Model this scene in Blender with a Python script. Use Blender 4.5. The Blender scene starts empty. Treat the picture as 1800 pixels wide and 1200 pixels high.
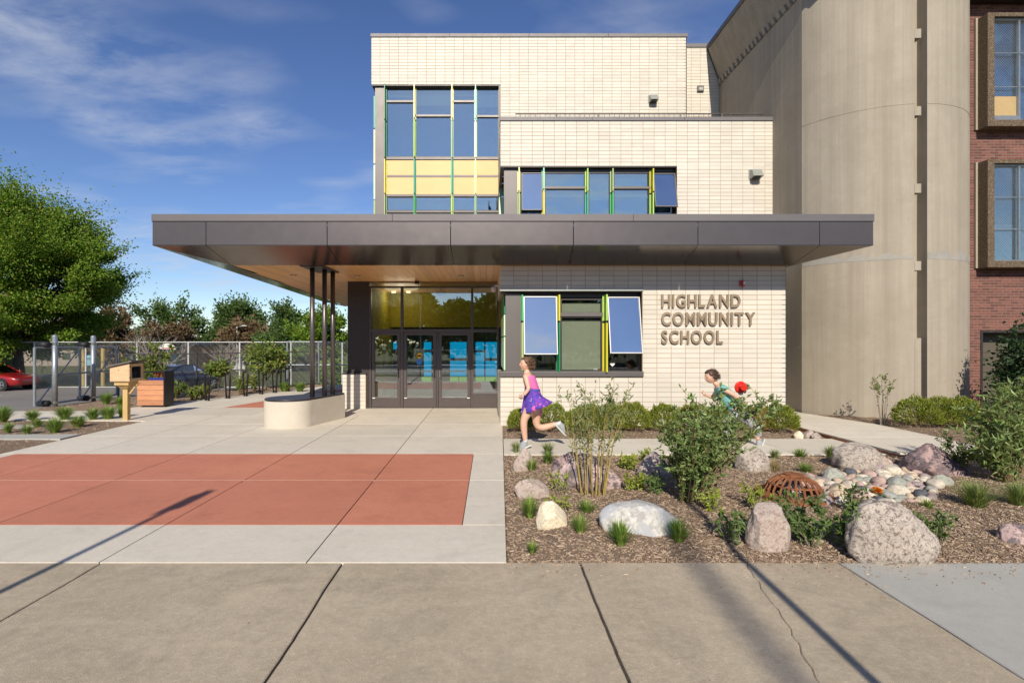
import bpy, math, random
import numpy as np
from mathutils import Vector, Matrix, noise
random.seed(7); RNG = np.random.default_rng(7)
R = math.radians
SC = bpy.context.scene
COL = SC.collection

# ------------------------------------------------------------------ camera
E, F, CX, CY = 1.74, 920.0, 855.0, 603.0      # eye height, focal length and vanishing point measured on the photograph
cam = bpy.data.cameras.new('camera'); camo = bpy.data.objects.new('camera', cam); COL.objects.link(camo)
cam.sensor_width = 36; cam.lens = 36 * F / 1800; cam.shift_x = 45 / 1800; cam.shift_y = 3 / 1800
cam.clip_start = 0.05; cam.clip_end = 3000
camo.location = (0, 0, E); camo.rotation_euler = (R(90), 0, 0)
SC.camera = camo

# ------------------------------------------------------------------ sky and sun
SUN = Vector((-0.05, -1.0, 0.643)).normalized()          # towards the sun
w = bpy.data.worlds.new('World'); SC.world = w; w.use_nodes = True
nt = w.node_tree; N = nt.nodes; L = nt.links; N.clear()
out = N.new('ShaderNodeOutputWorld'); bg = N.new('ShaderNodeBackground'); bg.inputs[1].default_value = 0.12
sky = N.new('ShaderNodeTexSky'); sky.sky_type = 'NISHITA'; sky.sun_disc = False
sky.sun_elevation = math.asin(SUN.z); sky.sun_rotation = math.atan2(SUN.x, SUN.y)
sky.altitude = 900; sky.air_density = 1.0; sky.dust_density = 0.25; sky.ozone_density = 3.0
tc = N.new('ShaderNodeTexCoord'); sep = N.new('ShaderNodeSeparateXYZ'); L.new(tc.outputs['Generated'], sep.inputs[0])
def wmath(op, a, b=None, c=None):
    n = N.new('ShaderNodeMath'); n.operation = op
    for i, v in enumerate((a, b, c)):
        if v is None: continue
        if isinstance(v, (int, float)): n.inputs[i].default_value = v
        else: L.new(v, n.inputs[i])
    return n.outputs[0]
zz = wmath('ADD', wmath('MAXIMUM', sep.outputs[2], 0.0), 0.10)
cmb = N.new('ShaderNodeCombineXYZ')
L.new(wmath('DIVIDE', sep.outputs[0], zz), cmb.inputs[0]); L.new(wmath('DIVIDE', sep.outputs[1], zz), cmb.inputs[1])
def wnoise(scale, rot, sx, sy, detail, dist, off=0.0):
    mp = N.new('ShaderNodeMapping'); mp.inputs['Rotation'].default_value = (0, 0, rot); mp.inputs['Scale'].default_value = (sx, sy, 1)
    mp.inputs['Location'].default_value = (off, off * 0.7, 0)
    L.new(cmb.outputs[0], mp.inputs[0])
    n = N.new('ShaderNodeTexNoise'); n.inputs['Scale'].default_value = scale; n.inputs['Detail'].default_value = detail
    n.inputs['Roughness'].default_value = 0.62; n.inputs['Distortion'].default_value = dist
    L.new(mp.outputs[0], n.inputs['Vector']); return n.outputs[0]
c1 = wnoise(0.62, R(35), 1.0, 1.35, 3, 0.1, 2.2)            # where the cirrus lies
c2 = wnoise(2.6, R(35), 1.0, 1.8, 11, 0.15, 1.7)             # its wisps
mr = N.new('ShaderNodeMapRange'); mr.inputs[1].default_value = 0.46; mr.inputs[2].default_value = 0.64; L.new(c1, mr.inputs[0])
mr2 = N.new('ShaderNodeMapRange'); mr2.inputs[1].default_value = 0.36; mr2.inputs[2].default_value = 0.74; L.new(c2, mr2.inputs[0])
cl = wmath('MULTIPLY', mr.outputs[0], mr2.outputs[0])
cl = wmath('MULTIPLY', cl, 0.92)
mixc = N.new('ShaderNodeMix'); mixc.data_type = 'RGBA'
hs = N.new('ShaderNodeHueSaturation'); hs.inputs['Saturation'].default_value = 1.12; hs.inputs['Hue'].default_value = 0.512; hs.inputs['Value'].default_value = 0.84; L.new(sky.outputs[0], hs.inputs['Color'])
L.new(cl, mixc.inputs[0]); L.new(hs.outputs[0], mixc.inputs[6]); mixc.inputs[7].default_value = (4.3, 4.6, 5.2, 1)
L.new(mixc.outputs[2], bg.inputs[0]); L.new(bg.outputs[0], out.inputs[0])

sl = bpy.data.lights.new('sun', 'SUN'); sl.energy = 4.4; sl.angle = R(0.53); sl.color = (1.0, 0.915, 0.775)
so = bpy.data.objects.new('sun', sl); COL.objects.link(so); so.location = (-4, -30, 25)
so.rotation_euler = (-SUN).to_track_quat('-Z', 'Y').to_euler()

vs = SC.view_settings; vs.view_transform = 'Standard'; vs.look = 'None'; vs.gamma = 1; vs.exposure = 0.27; vs.use_curve_mapping = False
SC.cycles.use_denoising = True; SC.cycles.max_bounces = 8; SC.cycles.transparent_max_bounces = 16
SC.cycles.caustics_reflective = False; SC.cycles.caustics_refractive = False

# ------------------------------------------------------------------ measuring: photograph -> metres
def wx(px, Y): return (px - CX) / F * Y
def wz(py, Y): return E - (py - CY) / F * Y
def gp(px, py, z=0.0):
    Y = (E - z) * F / (py - CY); return (wx(px, Y), Y)

# ------------------------------------------------------------------ mesh helpers
class MB:
    def __init__(s): s.v = []; s.f = []
    def add(s, vs, fs):
        o = len(s.v); s.v.extend(tuple(v) for v in vs); s.f.extend(tuple(i + o for i in f) for f in fs); return s
    def box(s, x0, x1, y0, y1, z0, z1):
        if x0 > x1: x0, x1 = x1, x0
        if y0 > y1: y0, y1 = y1, y0
        if z0 > z1: z0, z1 = z1, z0
        return s.add([(x0,y0,z0),(x1,y0,z0),(x1,y1,z0),(x0,y1,z0),(x0,y0,z1),(x1,y0,z1),(x1,y1,z1),(x0,y1,z1)],
                     [(0,3,2,1),(4,5,6,7),(0,1,5,4),(1,2,6,5),(2,3,7,6),(3,0,4,7)])
    def hexa(s, b, t):      # bottom ring and top ring of 4 points
        return s.add(list(b) + list(t), [(0,3,2,1),(4,5,6,7),(0,1,5,4),(1,2,6,5),(2,3,7,6),(3,0,4,7)])
    def obox(s, c, size, M=None):
        hx, hy, hz = (q / 2 for q in size); M = M or Matrix.Identity(3); c = Vector(c)
        P = [c + M @ Vector((a*hx, b*hy, d*hz)) for d in (-1,1) for a, b in ((-1,-1),(1,-1),(1,1),(-1,1))]
        return s.add(P, [(0,3,2,1),(4,5,6,7),(0,1,5,4),(1,2,6,5),(2,3,7,6),(3,0,4,7)])
    def prism(s, poly, z0, z1, fn=None):
        a = sum(poly[i][0]*poly[(i+1)%len(poly)][1] - poly[(i+1)%len(poly)][0]*poly[i][1] for i in range(len(poly)))
        if a < 0: poly = poly[::-1]
        n = len(poly); fn = fn or (lambda u, v, h: (u, v, h))
        V = [fn(x, y, z0) for x, y in poly] + [fn(x, y, z1) for x, y in poly]
        return s.add(V, [tuple(range(n))[::-1], tuple(range(n, 2*n))] + [(i, (i+1)%n, n+(i+1)%n, n+i) for i in range(n)])
    def tube(s, pts, rad, n=8, cap=True):
        pts = [Vector(p) for p in pts]
        if isinstance(rad, (int, float)): rad = [rad] * len(pts)
        rings = []; up = None
        for i, p in enumerate(pts):
            d = (pts[min(i+1, len(pts)-1)] - pts[max(i-1, 0)])
            d = d.normalized() if d.length > 1e-9 else Vector((0,0,1))
            if up is None: up = d.orthogonal().normalized()
            up = (up - d * up.dot(d)); up = up.normalized() if up.length > 1e-6 else d.orthogonal().normalized()
            sd = d.cross(up)
            rings.append([p + (up*math.cos(2*math.pi*k/n) + sd*math.sin(2*math.pi*k/n)) * rad[i] for k in range(n)])
        V = [q for r in rings for q in r]; fs = []
        for i in range(len(pts)-1):
            for k in range(n):
                fs.append((i*n+k, i*n+(k+1)%n, (i+1)*n+(k+1)%n, (i+1)*n+k))
        if cap: fs += [tuple(range(n))[::-1], tuple(range((len(pts)-1)*n, len(pts)*n))]
        return s.add(V, fs)
    def lathe(s, prof, c=(0,0,0), n=16, M=None):
        M = M or Matrix.Identity(3); c = Vector(c)
        V = [c + M @ Vector((r*math.cos(2*math.pi*k/n), r*math.sin(2*math.pi*k/n), z)) for r, z in prof for k in range(n)]
        fs = [(i*n+k, i*n+(k+1)%n, (i+1)*n+(k+1)%n, (i+1)*n+k) for i in range(len(prof)-1) for k in range(n)]
        return s.add(V, fs)
    def build(s, name, m, parent=None, smooth=False, bevel=0.0, seg=2, angle=None):
        off = Vector(parent['_o']) if parent is not None else Vector((0,0,0))
        me = bpy.data.meshes.new(name); me.from_pydata([Vector(v) - off for v in s.v], [], s.f); me.update()
        me.materials.append(m)
        o = bpy.data.objects.new(name, me); COL.objects.link(o)
        if parent is not None: o.parent = parent; o['_o'] = tuple(parent['_o'])
        else: o['_o'] = (0.0, 0.0, 0.0)
        if smooth:
            for p in me.polygons: p.use_smooth = True
        if bevel:
            b = o.modifiers.new('bevel', 'BEVEL'); b.width = bevel; b.segments = seg; b.limit_method = 'ANGLE'; b.angle_limit = R(40)
        return o

def np_obj(name, V, Q, m, parent=None, smooth=False):
    """V (n,3) array and Q (k,4 or 3) array -> one mesh object"""
    V = np.asarray(V, dtype=np.float32).reshape(-1, 3); Q = np.asarray(Q, dtype=np.int32); k = Q.shape[1]
    if parent is not None: V = V - np.array(parent['_o'], dtype=np.float32)
    me = bpy.data.meshes.new(name); me.vertices.add(len(V)); me.vertices.foreach_set('co', V.ravel())
    me.loops.add(Q.size); me.loops.foreach_set('vertex_index', Q.ravel())
    me.polygons.add(len(Q)); me.polygons.foreach_set('loop_start', np.arange(0, Q.size, k, dtype=np.int32))
    me.polygons.foreach_set('loop_total', np.full(len(Q), k, dtype=np.int32))
    me.polygons.foreach_set('use_smooth', np.full(len(Q), bool(smooth)))
    me.update(calc_edges=True); me.validate(); me.materials.append(m)
    o = bpy.data.objects.new(name, me); COL.objects.link(o)
    if parent is not None: o.parent = parent; o['_o'] = tuple(parent['_o'])
    else: o['_o'] = (0.0, 0.0, 0.0)
    return o

def tag(o, label=None, cat=None, group=None, kind=None):
    if label: o['label'] = label
    if cat: o['category'] = cat
    if group: o['group'] = group
    if kind: o['kind'] = kind
    return o
def thing(name, label, cat, loc=(0,0,0), group=None):
    o = bpy.data.objects.new(name, None); COL.objects.link(o); o.location = loc; o['_o'] = tuple(float(q) for q in loc)
    o.empty_display_size = 0.2
    return tag(o, label, cat, group)
def copy_tree(o, parent=None):
    c = o.copy(); COL.objects.link(c); c.parent = parent
    for ch in o.children: copy_tree(ch, c)
    return c

# ------------------------------------------------------------------ materials
def srgb(h):
    h = h.lstrip('#'); c = [int(h[i:i+2], 16)/255 for i in (0,2,4)]
    return tuple(q/12.92 if q <= 0.04045 else ((q+0.055)/1.055)**2.4 for q in c)
class NT:
    def __init__(s, name):
        s.m = bpy.data.materials.new(name); s.m.use_nodes = True; s.t = s.m.node_tree; s.t.nodes.clear()
        s.out = s.n('ShaderNodeOutputMaterial')
    def n(s, t, **kw):
        q = s.t.nodes.new(t)
        for k, v in kw.items(): setattr(q, k, v)
        return q
    def l(s, a, b): s.t.links.new(a, b)
    def put(s, sock, v):
        if hasattr(v, 'links'): s.l(v, sock)
        else:
            if isinstance(v, (tuple, list)) and len(v) == 3 and sock.type == 'RGBA': v = (*v, 1)
            sock.default_value = v
    def math(s, op, a, b=0.0):
        q = s.n('ShaderNodeMath', operation=op); s.put(q.inputs[0], a); s.put(q.inputs[1], b); return q.outputs[0]
    def mix(s, f, a, b, mode='MIX'):
        q = s.n('ShaderNodeMix', data_type='RGBA', blend_type=mode); s.put(q.inputs[0], f); s.put(q.inputs[6], a); s.put(q.inputs[7], b); return q.outputs[2]
    def ramp(s, f, lo, hi):
        q = s.n('ShaderNodeMapRange'); s.put(q.inputs[0], f); q.inputs[1].default_value = lo; q.inputs[2].default_value = hi; return q.outputs[0]
    def pos(s, scale=(1,1,1)):
        g = s.n('ShaderNodeNewGeometry')
        if tuple(scale) == (1,1,1): return g.outputs['Position']
        m = s.n('ShaderNodeMapping'); m.inputs['Scale'].default_value = scale; s.l(g.outputs['Position'], m.inputs[0]); return m.outputs[0]
    def noise(s, scale, detail=4, rough=0.6, vec=None, dist=0):
        q = s.n('ShaderNodeTexNoise'); q.inputs['Scale'].default_value = scale; q.inputs['Detail'].default_value = detail
        q.inputs['Roughness'].default_value = rough; q.inputs['Distortion'].default_value = dist
        s.l(vec if vec is not None else s.pos(), q.inputs['Vector']); return q.outputs[0]
    def voro(s, scale, vec=None, out='Distance', feature='F1'):
        q = s.n('ShaderNodeTexVoronoi', feature=feature); q.inputs['Scale'].default_value = scale
        s.l(vec if vec is not None else s.pos(), q.inputs['Vector']); return q.outputs[out]
    def rand(s):
        g = s.n('ShaderNodeNewGeometry'); o = s.n('ShaderNodeObjectInfo')
        return s.math('FRACT', s.math('ADD', g.outputs['Random Per Island'], o.outputs['Random']))
    def bump(s, h, strength, dist=0.01):
        q = s.n('ShaderNodeBump'); q.inputs['Strength'].default_value = strength; q.inputs['Distance'].default_value = dist; s.l(h, q.inputs['Height']); return q.outputs[0]
    def bsdf(s, col, rough=0.6, metal=0.0, normal=None, spec=0.5, **kw):
        p = s.n('ShaderNodeBsdfPrincipled'); s.put(p.inputs['Base Color'], col); s.put(p.inputs['Roughness'], rough); s.put(p.inputs['Metallic'], metal)
        p.inputs['Specular IOR Level'].default_value = spec
        if normal is not None: s.l(normal, p.inputs['Normal'])
        for k, v in kw.items(): s.put(p.inputs[k.replace('_', ' ')], v)
        s.l(p.outputs[0], s.out.inputs[0]); return p
def val(col, k): return tuple(min(1, q*k) for q in col)
def plain(name, col, rough=0.5, metal=0.0, grain=0.06, gs=9, bump=0.0, bs=60, var=0.0, spec=0.5, col2=None, **kw):
    t = NT(name); c = t.mix(t.ramp(t.noise(gs, 5), 0.3, 0.7), val(col, 1-grain), col2 or val(col, 1+grain))
    if var:
        k = t.math('ADD', 1-var, t.math('MULTIPLY', t.rand(), 2*var)); q = t.n('ShaderNodeCombineColor')
        for i in range(3): t.l(k, q.inputs[i])
        c = t.mix(1.0, c, q.outputs[0], 'MULTIPLY')
    r = t.math('ADD', rough-0.05, t.math('MULTIPLY', t.noise(gs*2.7, 3), 0.1))
    nm = t.bump(t.noise(bs, 4), bump) if bump else None
    t.bsdf(c, r, metal, nm, spec, **kw); return t.m
def concrete(name, a, b, fine=0.10, rough=0.85, big=0.7, bump=0.12, var=0.05, specks=None, streak=None, stain=0.0):
    t = NT(name); c = t.mix(t.ramp(t.noise(big, 6, 0.65), 0.32, 0.68), a, b)
    if streak is not None:
        sv = t.noise(1.0, 5, 0.6, t.pos((14, 14, 0.22))); c = t.mix(t.ramp(sv, 0.42, 0.70), c, streak)
        sw = t.noise(1.0, 3, 0.6, t.pos((3.2, 3.2, 0.10))); c = t.mix(t.math('MULTIPLY', t.ramp(sw, 0.45, 0.8), 0.6), c, val(streak, 0.85))
    f = t.noise(95, 4, 0.75); k = t.math('ADD', 1-fine, t.math('MULTIPLY', f, 2*fine))
    k = t.math('MULTIPLY', k, t.math('ADD', 1-var, t.math('MULTIPLY', t.rand(), 2*var)))
    q = t.n('ShaderNodeCombineColor')
    for i in range(3): t.l(k, q.inputs[i])
    c = t.mix(1.0, c, q.outputs[0], 'MULTIPLY')
    if stain:
        c = t.mix(t.math('MULTIPLY', t.ramp(t.noise(11, 5, 0.8), 0.42, 0.68), stain*0.9), c, val(a, 0.72))
        c = t.mix(t.math('MULTIPLY', t.ramp(t.noise(28, 4, 0.8), 0.52, 0.70), stain), c, val(b, 1.22))
        s1 = t.ramp(t.noise(1.6, 8, 0.72, None, 0.8), 0.50, 0.72); c = t.mix(t.math('MULTIPLY', s1, stain), c, val(a, 0.55))
        s2 = t.ramp(t.noise(0.9, 5, 0.7, t.pos((1.0, 3.0, 1.0)), 0.5), 0.52, 0.75); c = t.mix(t.math('MULTIPLY', s2, stain*0.8), c, val(b, 1.18))
        sp = t.ramp(t.voro(2.3, t.pos((1,1,0.001))), 0.028, 0.018); c = t.mix(t.math('MULTIPLY', sp, 0.55), c, val(a, 0.35))
        sp2 = t.ramp(t.voro(13.0, t.pos((1,1,0.001))), 0.075, 0.05); c = t.mix(t.math('MULTIPLY', sp2, stain), c, val(a, 0.45))
    if specks is not None:
        c = t.mix(t.math('MULTIPLY', t.ramp(t.noise(38, 2, 0.5), 0.70, 0.76), 0.5), c, specks)
        c = t.mix(t.math('MULTIPLY', t.ramp(t.noise(3.1, 7, 0.75), 0.58, 0.78), 0.35), c, val(specks, 0.6))
    h = t.math('ADD', t.noise(140, 3), t.math('MULTIPLY', t.noise(22, 4), 0.6))
    if streak is not None: h = t.math('ADD', h, t.math('MULTIPLY', t.noise(1.0, 3, 0.5, t.pos((9, 9, 0.05))), 2.0))
    t.bsdf(c, rough, 0, t.bump(h, bump), 0.3); return t.m
def glass(name, tint=(0.75,0.82,0.84), base=0.16, rough=0.0, gloss=(0.9,0.95,1.0), wob=0.02):
    t = NT(name); tr = t.n('ShaderNodeBsdfTransparent'); t.put(tr.inputs[0], tint)
    gl = t.n('ShaderNodeBsdfGlossy'); t.put(gl.inputs[0], gloss); gl.inputs['Roughness'].default_value = rough
    lw = t.n('ShaderNodeLayerWeight'); lw.inputs[0].default_value = 0.25
    if wob: t.l(t.bump(t.noise(1.3, 1, 0.4), wob, 0.05), gl.inputs['Normal'])
    f = t.math('ADD', base, t.math('MULTIPLY', lw.outputs['Fresnel'], 0.8))
    mx = t.n('ShaderNodeMixShader'); t.put(mx.inputs[0], f); t.l(tr.outputs[0], mx.inputs[1]); t.l(gl.outputs[0], mx.inputs[2])
    t.l(mx.outputs[0], t.out.inputs[0]); return t.m
def leaf(name, a, b, trans=0.35, rough=0.55, tip=None):
    t = NT(name); r = t.rand(); c = t.mix(r, a, b)
    if tip is not None: c = t.mix(t.ramp(t.math('FRACT', t.math('MULTIPLY', r, 7.31)), 0.86, 0.88), c, tip)
    c = t.mix(t.math('MULTIPLY', t.ramp(t.noise(1.7, 3), 0.35, 0.7), 0.45), c, val(b, 0.75))
    p = t.bsdf(c, rough, 0, None, 0.35)
    tl = t.n('ShaderNodeBsdfTranslucent'); t.l(t.mix(1.0, c, (1.0, 1.0, 0.55), 'MULTIPLY'), tl.inputs[0])
    mx = t.n('ShaderNodeMixShader'); mx.inputs[0].default_value = trans
    t.l(p.outputs[0], mx.inputs[1]); t.l(tl.outputs[0], mx.inputs[2]); t.l(mx.outputs[0], t.out.inputs[0]); return t.m
def rock(name, a, b, c3=None, scale=26, veins=None, bump=0.6, big=2.2):
    t = NT(name); tcn = t.n('ShaderNodeTexCoord'); ob = t.n('ShaderNodeObjectInfo')
    add = t.n('ShaderNodeVectorMath', operation='ADD'); t.l(t.pos(), add.inputs[0]); t.l(ob.outputs['Random'], add.inputs[1]); v = add.outputs[0]
    c = t.mix(t.ramp(t.noise(big, 5, 0.6, v), 0.35, 0.65), a, b)
    if c3 is not None: c = t.mix(t.ramp(t.noise(scale, 4, 0.75, v), 0.50, 0.60), c, c3)
    c = t.mix(t.math('MULTIPLY', t.ramp(t.noise(scale*3.4, 2, 0.6, v), 0.54, 0.62), 0.55), c, val(c3 or b, 0.8))
    c = t.mix(t.math('MULTIPLY', t.ramp(t.noise(scale*2.6, 2, 0.6, v), 0.58, 0.66), 0.35), c, val(b, 1.35))
    if veins is not None: c = t.mix(t.ramp(t.noise(3.4, 7, 0.72, v, 1.4), 0.50, 0.58), c, veins)
    h = t.math('ADD', t.noise(scale*2, 5, 0.7, v), t.math('MULTIPLY', t.noise(6, 4, 0.6, v), 1.5))
    t.bsdf(c, 0.8, 0, t.bump(h, bump, 0.012), 0.3); return t.m
def wood(name, a, b, axis=(1,1,12), scale=3.0, rough=0.45, var=0.12, coat=0.0):
    t = NT(name); n = t.noise(scale, 6, 0.65, t.pos(axis), 0.6); c = t.mix(t.ramp(n, 0.3, 0.72), a, b)
    k = t.math('ADD', 1-var, t.math('MULTIPLY', t.rand(), 2*var)); q = t.n('ShaderNodeCombineColor')
    for i in range(3): t.l(k, q.inputs[i])
    c = t.mix(1.0, c, q.outputs[0], 'MULTIPLY')
    t.bsdf(c, rough, 0, t.bump(n, 0.1, 0.004), 0.4, Coat_Weight=coat, Coat_Roughness=0.25); return t.m

M = {}
M['cream'] = plain('cream_brick', (0.605,0.56,0.485), 0.55, grain=0.06, gs=1.1, bump=0.10, bs=160, var=0.055)
M['mortar'] = plain('mortar', (0.39,0.30,0.205), 0.9, grain=0.12, gs=14, bump=0.2, bs=200)
M['redbrick'] = plain('red_brick', (0.165,0.064,0.048), 0.85, grain=0.2, gs=22, bump=0.25, bs=180, var=0.30)
M['redmortar'] = plain('grey_mortar', (0.27,0.205,0.17), 0.9, grain=0.12, gs=20, bump=0.2)
M['bronze'] = plain('bronze_metal', (0.115,0.10,0.098), 0.34, 0.55, grain=0.05, gs=2.0)
M['bronze_gloss'] = plain('bronze_soffit_metal', (0.135,0.112,0.098), 0.19, 0.85, grain=0.05, gs=2.5)
M['cap'] = plain('cap_metal', (0.135,0.125,0.13), 0.55, 0.35, grain=0.05, gs=2.0)
M['panel'] = plain('grey_panel', (0.135,0.122,0.118), 0.45, 0.35, grain=0.06, gs=1.6)
M['dark'] = plain('dark_frame', (0.055,0.047,0.047), 0.42, 0.4, grain=0.08)
M['doorframe'] = plain('door_frame', (0.105,0.088,0.086), 0.38, 0.45, grain=0.06)
M['black'] = plain('black', (0.012,0.012,0.013), 0.6, grain=0.1)
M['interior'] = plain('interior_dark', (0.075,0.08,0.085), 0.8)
M['yellow_wall'] = plain('yellow_paint', (0.60,0.50,0.045), 0.6, grain=0.03)
M['ochre'] = plain('ochre_panel', (0.68,0.47,0.20), 0.5, grain=0.05, gs=1.2, var=0.03)
M['shade'] = plain('roller_shade', (0.40,0.39,0.30), 0.85, grain=0.03, bump=0.05, bs=400)
M['white'] = plain('white_paint', (0.78,0.78,0.76), 0.5, grain=0.03)
M['sashframe'] = plain('silver_frame', (0.46,0.45,0.45), 0.4, 0.4, grain=0.04)
M['galv'] = plain('galvanised_steel', (0.34,0.37,0.40), 0.42, 0.6, grain=0.12, gs=18)
M['steel'] = plain('brushed_steel', (0.62,0.62,0.60), 0.28, 1.0, grain=0.05)
M['greygreen'] = plain('light_housing', (0.33,0.34,0.31), 0.45, 0.3)
M['blackmetal'] = plain('black_metal', (0.022,0.018,0.017), 0.38, 0.4, grain=0.1)
M['corten'] = plain('rusted_steel', (0.26,0.095,0.04), 0.75, 0.25, grain=0.35, gs=14, bump=0.25, bs=90, col2=(0.36,0.14,0.06))
M['soffit'] = wood('soffit_wood', (0.70,0.36,0.15), (0.84,0.50,0.24), (14, 0.7, 14), 1.6, 0.33, 0.10)
M['pine'] = wood('pine_board', (0.55,0.36,0.205), (0.68,0.47,0.29), (3, 3, 12), 2.2, 0.55, 0.08)
M['post'] = wood('treated_post', (0.50,0.33,0.13), (0.62,0.43,0.19), (16, 16, 1.2), 1.6, 0.6, 0.05)
M['cedar'] = wood('cedar_board', (0.40,0.17,0.085), (0.55,0.27,0.14), (1.5, 14, 14), 1.8, 0.5, 0.18)
M['bark'] = plain('bark', (0.10,0.075,0.055), 0.9, grain=0.4, gs=9, bump=0.6, bs=30)
M['plaza'] = concrete('plaza_concrete', (0.60,0.545,0.45), (0.68,0.62,0.52), 0.08, 0.8, 0.45, 0.14, 0.07, None, None, 0.30)
M['redcon'] = concrete('red_concrete', (0.475,0.178,0.108), (0.56,0.222,0.138), 0.09, 0.78, 0.5, 0.14, 0.06, None, None, 0.30)
M['walk'] = concrete('old_sidewalk', (0.385,0.318,0.228), (0.51,0.427,0.315), 0.34, 0.9, 0.8, 0.45, 0.06, (0.52,0.45,0.36), None, 0.50)
M['walknew'] = concrete('new_sidewalk', (0.375,0.365,0.33), (0.44,0.43,0.39), 0.14, 0.88, 0.8, 0.22, 0.02, None, None, 0.2)
M['bench'] = concrete('cast_concrete', (0.53,0.47,0.385), (0.62,0.555,0.465), 0.05, 0.7, 2.2, 0.10, 0.0)
t = NT('board_formed_concrete')
c = t.mix(t.ramp(t.noise(0.55, 7, 0.7), 0.3, 0.7), (0.325,0.285,0.225), (0.415,0.365,0.295)); c = t.mix(t.math('MULTIPLY', t.ramp(t.noise(3.0, 6, 0.72), 0.45, 0.75), 0.35), c, (0.47,0.42,0.345))
c = t.mix(t.math('MULTIPLY', t.ramp(t.noise(1.0, 4, 0.6, t.pos((4.5,4.5,0.10))), 0.40, 0.72), 0.55), c, (0.255,0.215,0.165)); c = t.mix(t.math('MULTIPLY', t.ramp(t.noise(1.0, 3, 0.6, t.pos((16,16,0.35))), 0.48, 0.70), 0.34), c, (0.27,0.23,0.175))
c = t.mix(t.math('MULTIPLY', t.ramp(t.noise(1.0, 6, 0.75, t.pos((0.7,0.7,2.4))), 0.55, 0.72), 0.20), c, (0.26,0.22,0.17)); pit = t.ramp(t.voro(16.0), 0.10, 0.05); c = t.mix(t.math('MULTIPLY', pit, 0.55), c, (0.14,0.115,0.085))
c = t.mix(t.math('MULTIPLY', t.ramp(t.noise(70, 3, 0.7), 0.35, 0.7), 0.18), c, (0.22,0.19,0.145))
h = t.math('ADD', t.math('ADD', t.noise(90, 3), t.math('MULTIPLY', t.noise(7, 5), 0.8)), t.math('MULTIPLY', t.noise(1.0, 2, 0.5, t.pos((6,6,0.03))), 1.6)); t.bsdf(c, 0.9, 0, t.bump(h, 0.35, 0.012), 0.3); M['tower'] = t.m
M['patch'] = concrete('grey_patch', (0.28,0.27,0.245), (0.36,0.34,0.30), 0.1, 0.9, 3.0, 0.3, 0.0)
M['asphalt'] = concrete('asphalt', (0.19,0.172,0.155), (0.25,0.228,0.205), 0.18, 0.92, 0.35, 0.3, 0.0, (0.20,0.19,0.17))
M['joint'] = plain('joint_dirt', (0.055,0.045,0.035), 0.95, grain=0.3, gs=30)
M['line'] = plain('road_paint', (0.62,0.60,0.55), 0.7, grain=0.12, gs=6)
M['skin'] = plain('skin', (0.66,0.40,0.285), 0.5, grain=0.04, gs=12, spec=0.4, Subsurface_Weight=0.08)
M['glass_door'] = glass('door_glass', (0.86,0.92,0.88), 0.20)
M['glass_up'] = glass('upper_glass', (0.70,0.80,0.80), 0.40, 0.0, (0.90,1.0,0.98), 0.12)
M['glass_sash'] = glass('sash_glass', (0.6,0.7,0.74), 0.62, 0.03, (1.0,0.99,0.94), 0.15)
M['glass_clear'] = glass('clear_glass', (0.86,0.90,0.88), 0.07)
def tone(name, h, rough=0.4): 
    if name not in M: M[name] = plain(name, srgb(h), rough, grain=0.03, gs=4)
    return M[name]
# ================================================================== THE SETTING
def smooth01(t): t = max(0.0, min(1.0, t)); return t*t*(3-2*t)
def gz(x, y):                       # the car park falls away behind the plaza
    return -0.06 - 0.80 * smooth01((y - 14.0) / 12.0)
def sheet(name, m, xs, ys, fz, smooth=True):
    V = [(x, y, fz(x, y)) for y in ys for x in xs]; nx = len(xs)
    Q = [(j*nx+i, j*nx+i+1, (j+1)*nx+i+1, (j+1)*nx+i) for j in range(len(ys)-1) for i in range(nx-1)]
    return tag(np_obj(name, V, Q, m, None, smooth), kind='structure')
t = NT('grass_ground'); g1 = t.noise(0.25, 6); g2 = t.noise(9, 4)
c = t.mix(t.ramp(g1, 0.35, 0.65), (0.065,0.085,0.028), (0.115,0.12,0.045)); c = t.mix(t.ramp(g2, 0.45, 0.75), c, (0.15,0.135,0.075))
t.bsdf(c, 0.95, 0, t.bump(t.noise(30, 4), 0.6, 0.03), 0.2); M['grassground'] = t.m
far = [-900,-400,-200,-120,-80,-60,-45,-35,-28,-22,-18,-15,-12,-9,-6,-3,0,3,6,9,12,15,20,30,60,120,300,900]
fay = [-900,-300,-120,-60,-35,-20,-10,-4,0,4,8,11,13,14,15,16,17,18,19,20,21,22,23,24,25,26,27,30,36,45,60,90,150,300,900]
sheet('ground', M['grassground'], far, fay, lambda x, y: gz(x, y) - 0.10)
lotx = [-70,-50,-35,-25,-20,-16,-13,-10,-8,-6,-3.9]
sheet('parking_lot', M['asphalt'], lotx, [12.3,13,14,15,16,17,18,19,20,21,22,23,24,25,26,28,31.5], lambda x, y: gz(x, y) - 0.03)
sheet('road', M['asphalt'], [-120,-60,-30,-10,0,10,30,60,120], [-11,-6,-1.4], lambda x, y: -0.13)
for y0, y1, nm in ((-1.4,-1.22,'kerb'), (-11.2,-11.0,'kerb')):
    mb = MB().box(-120, 120, y0, y1, -0.3, 0.0); tag(mb.build(nm, M['walknew']), kind='structure')
tag(MB().box(-120, 120, -14.5, -12.6, -0.3, 0.0).build('pavement', M['walknew']), kind='structure')
for i in range(9):
    x = -24.5 + i*2.75
    if i % 2 == 0: tag(MB().box(x, x+0.10, 22.0, 26.4, -0.9, gz(0,26)-0.024).build('parking_line', M['line']), kind='structure')

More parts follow.
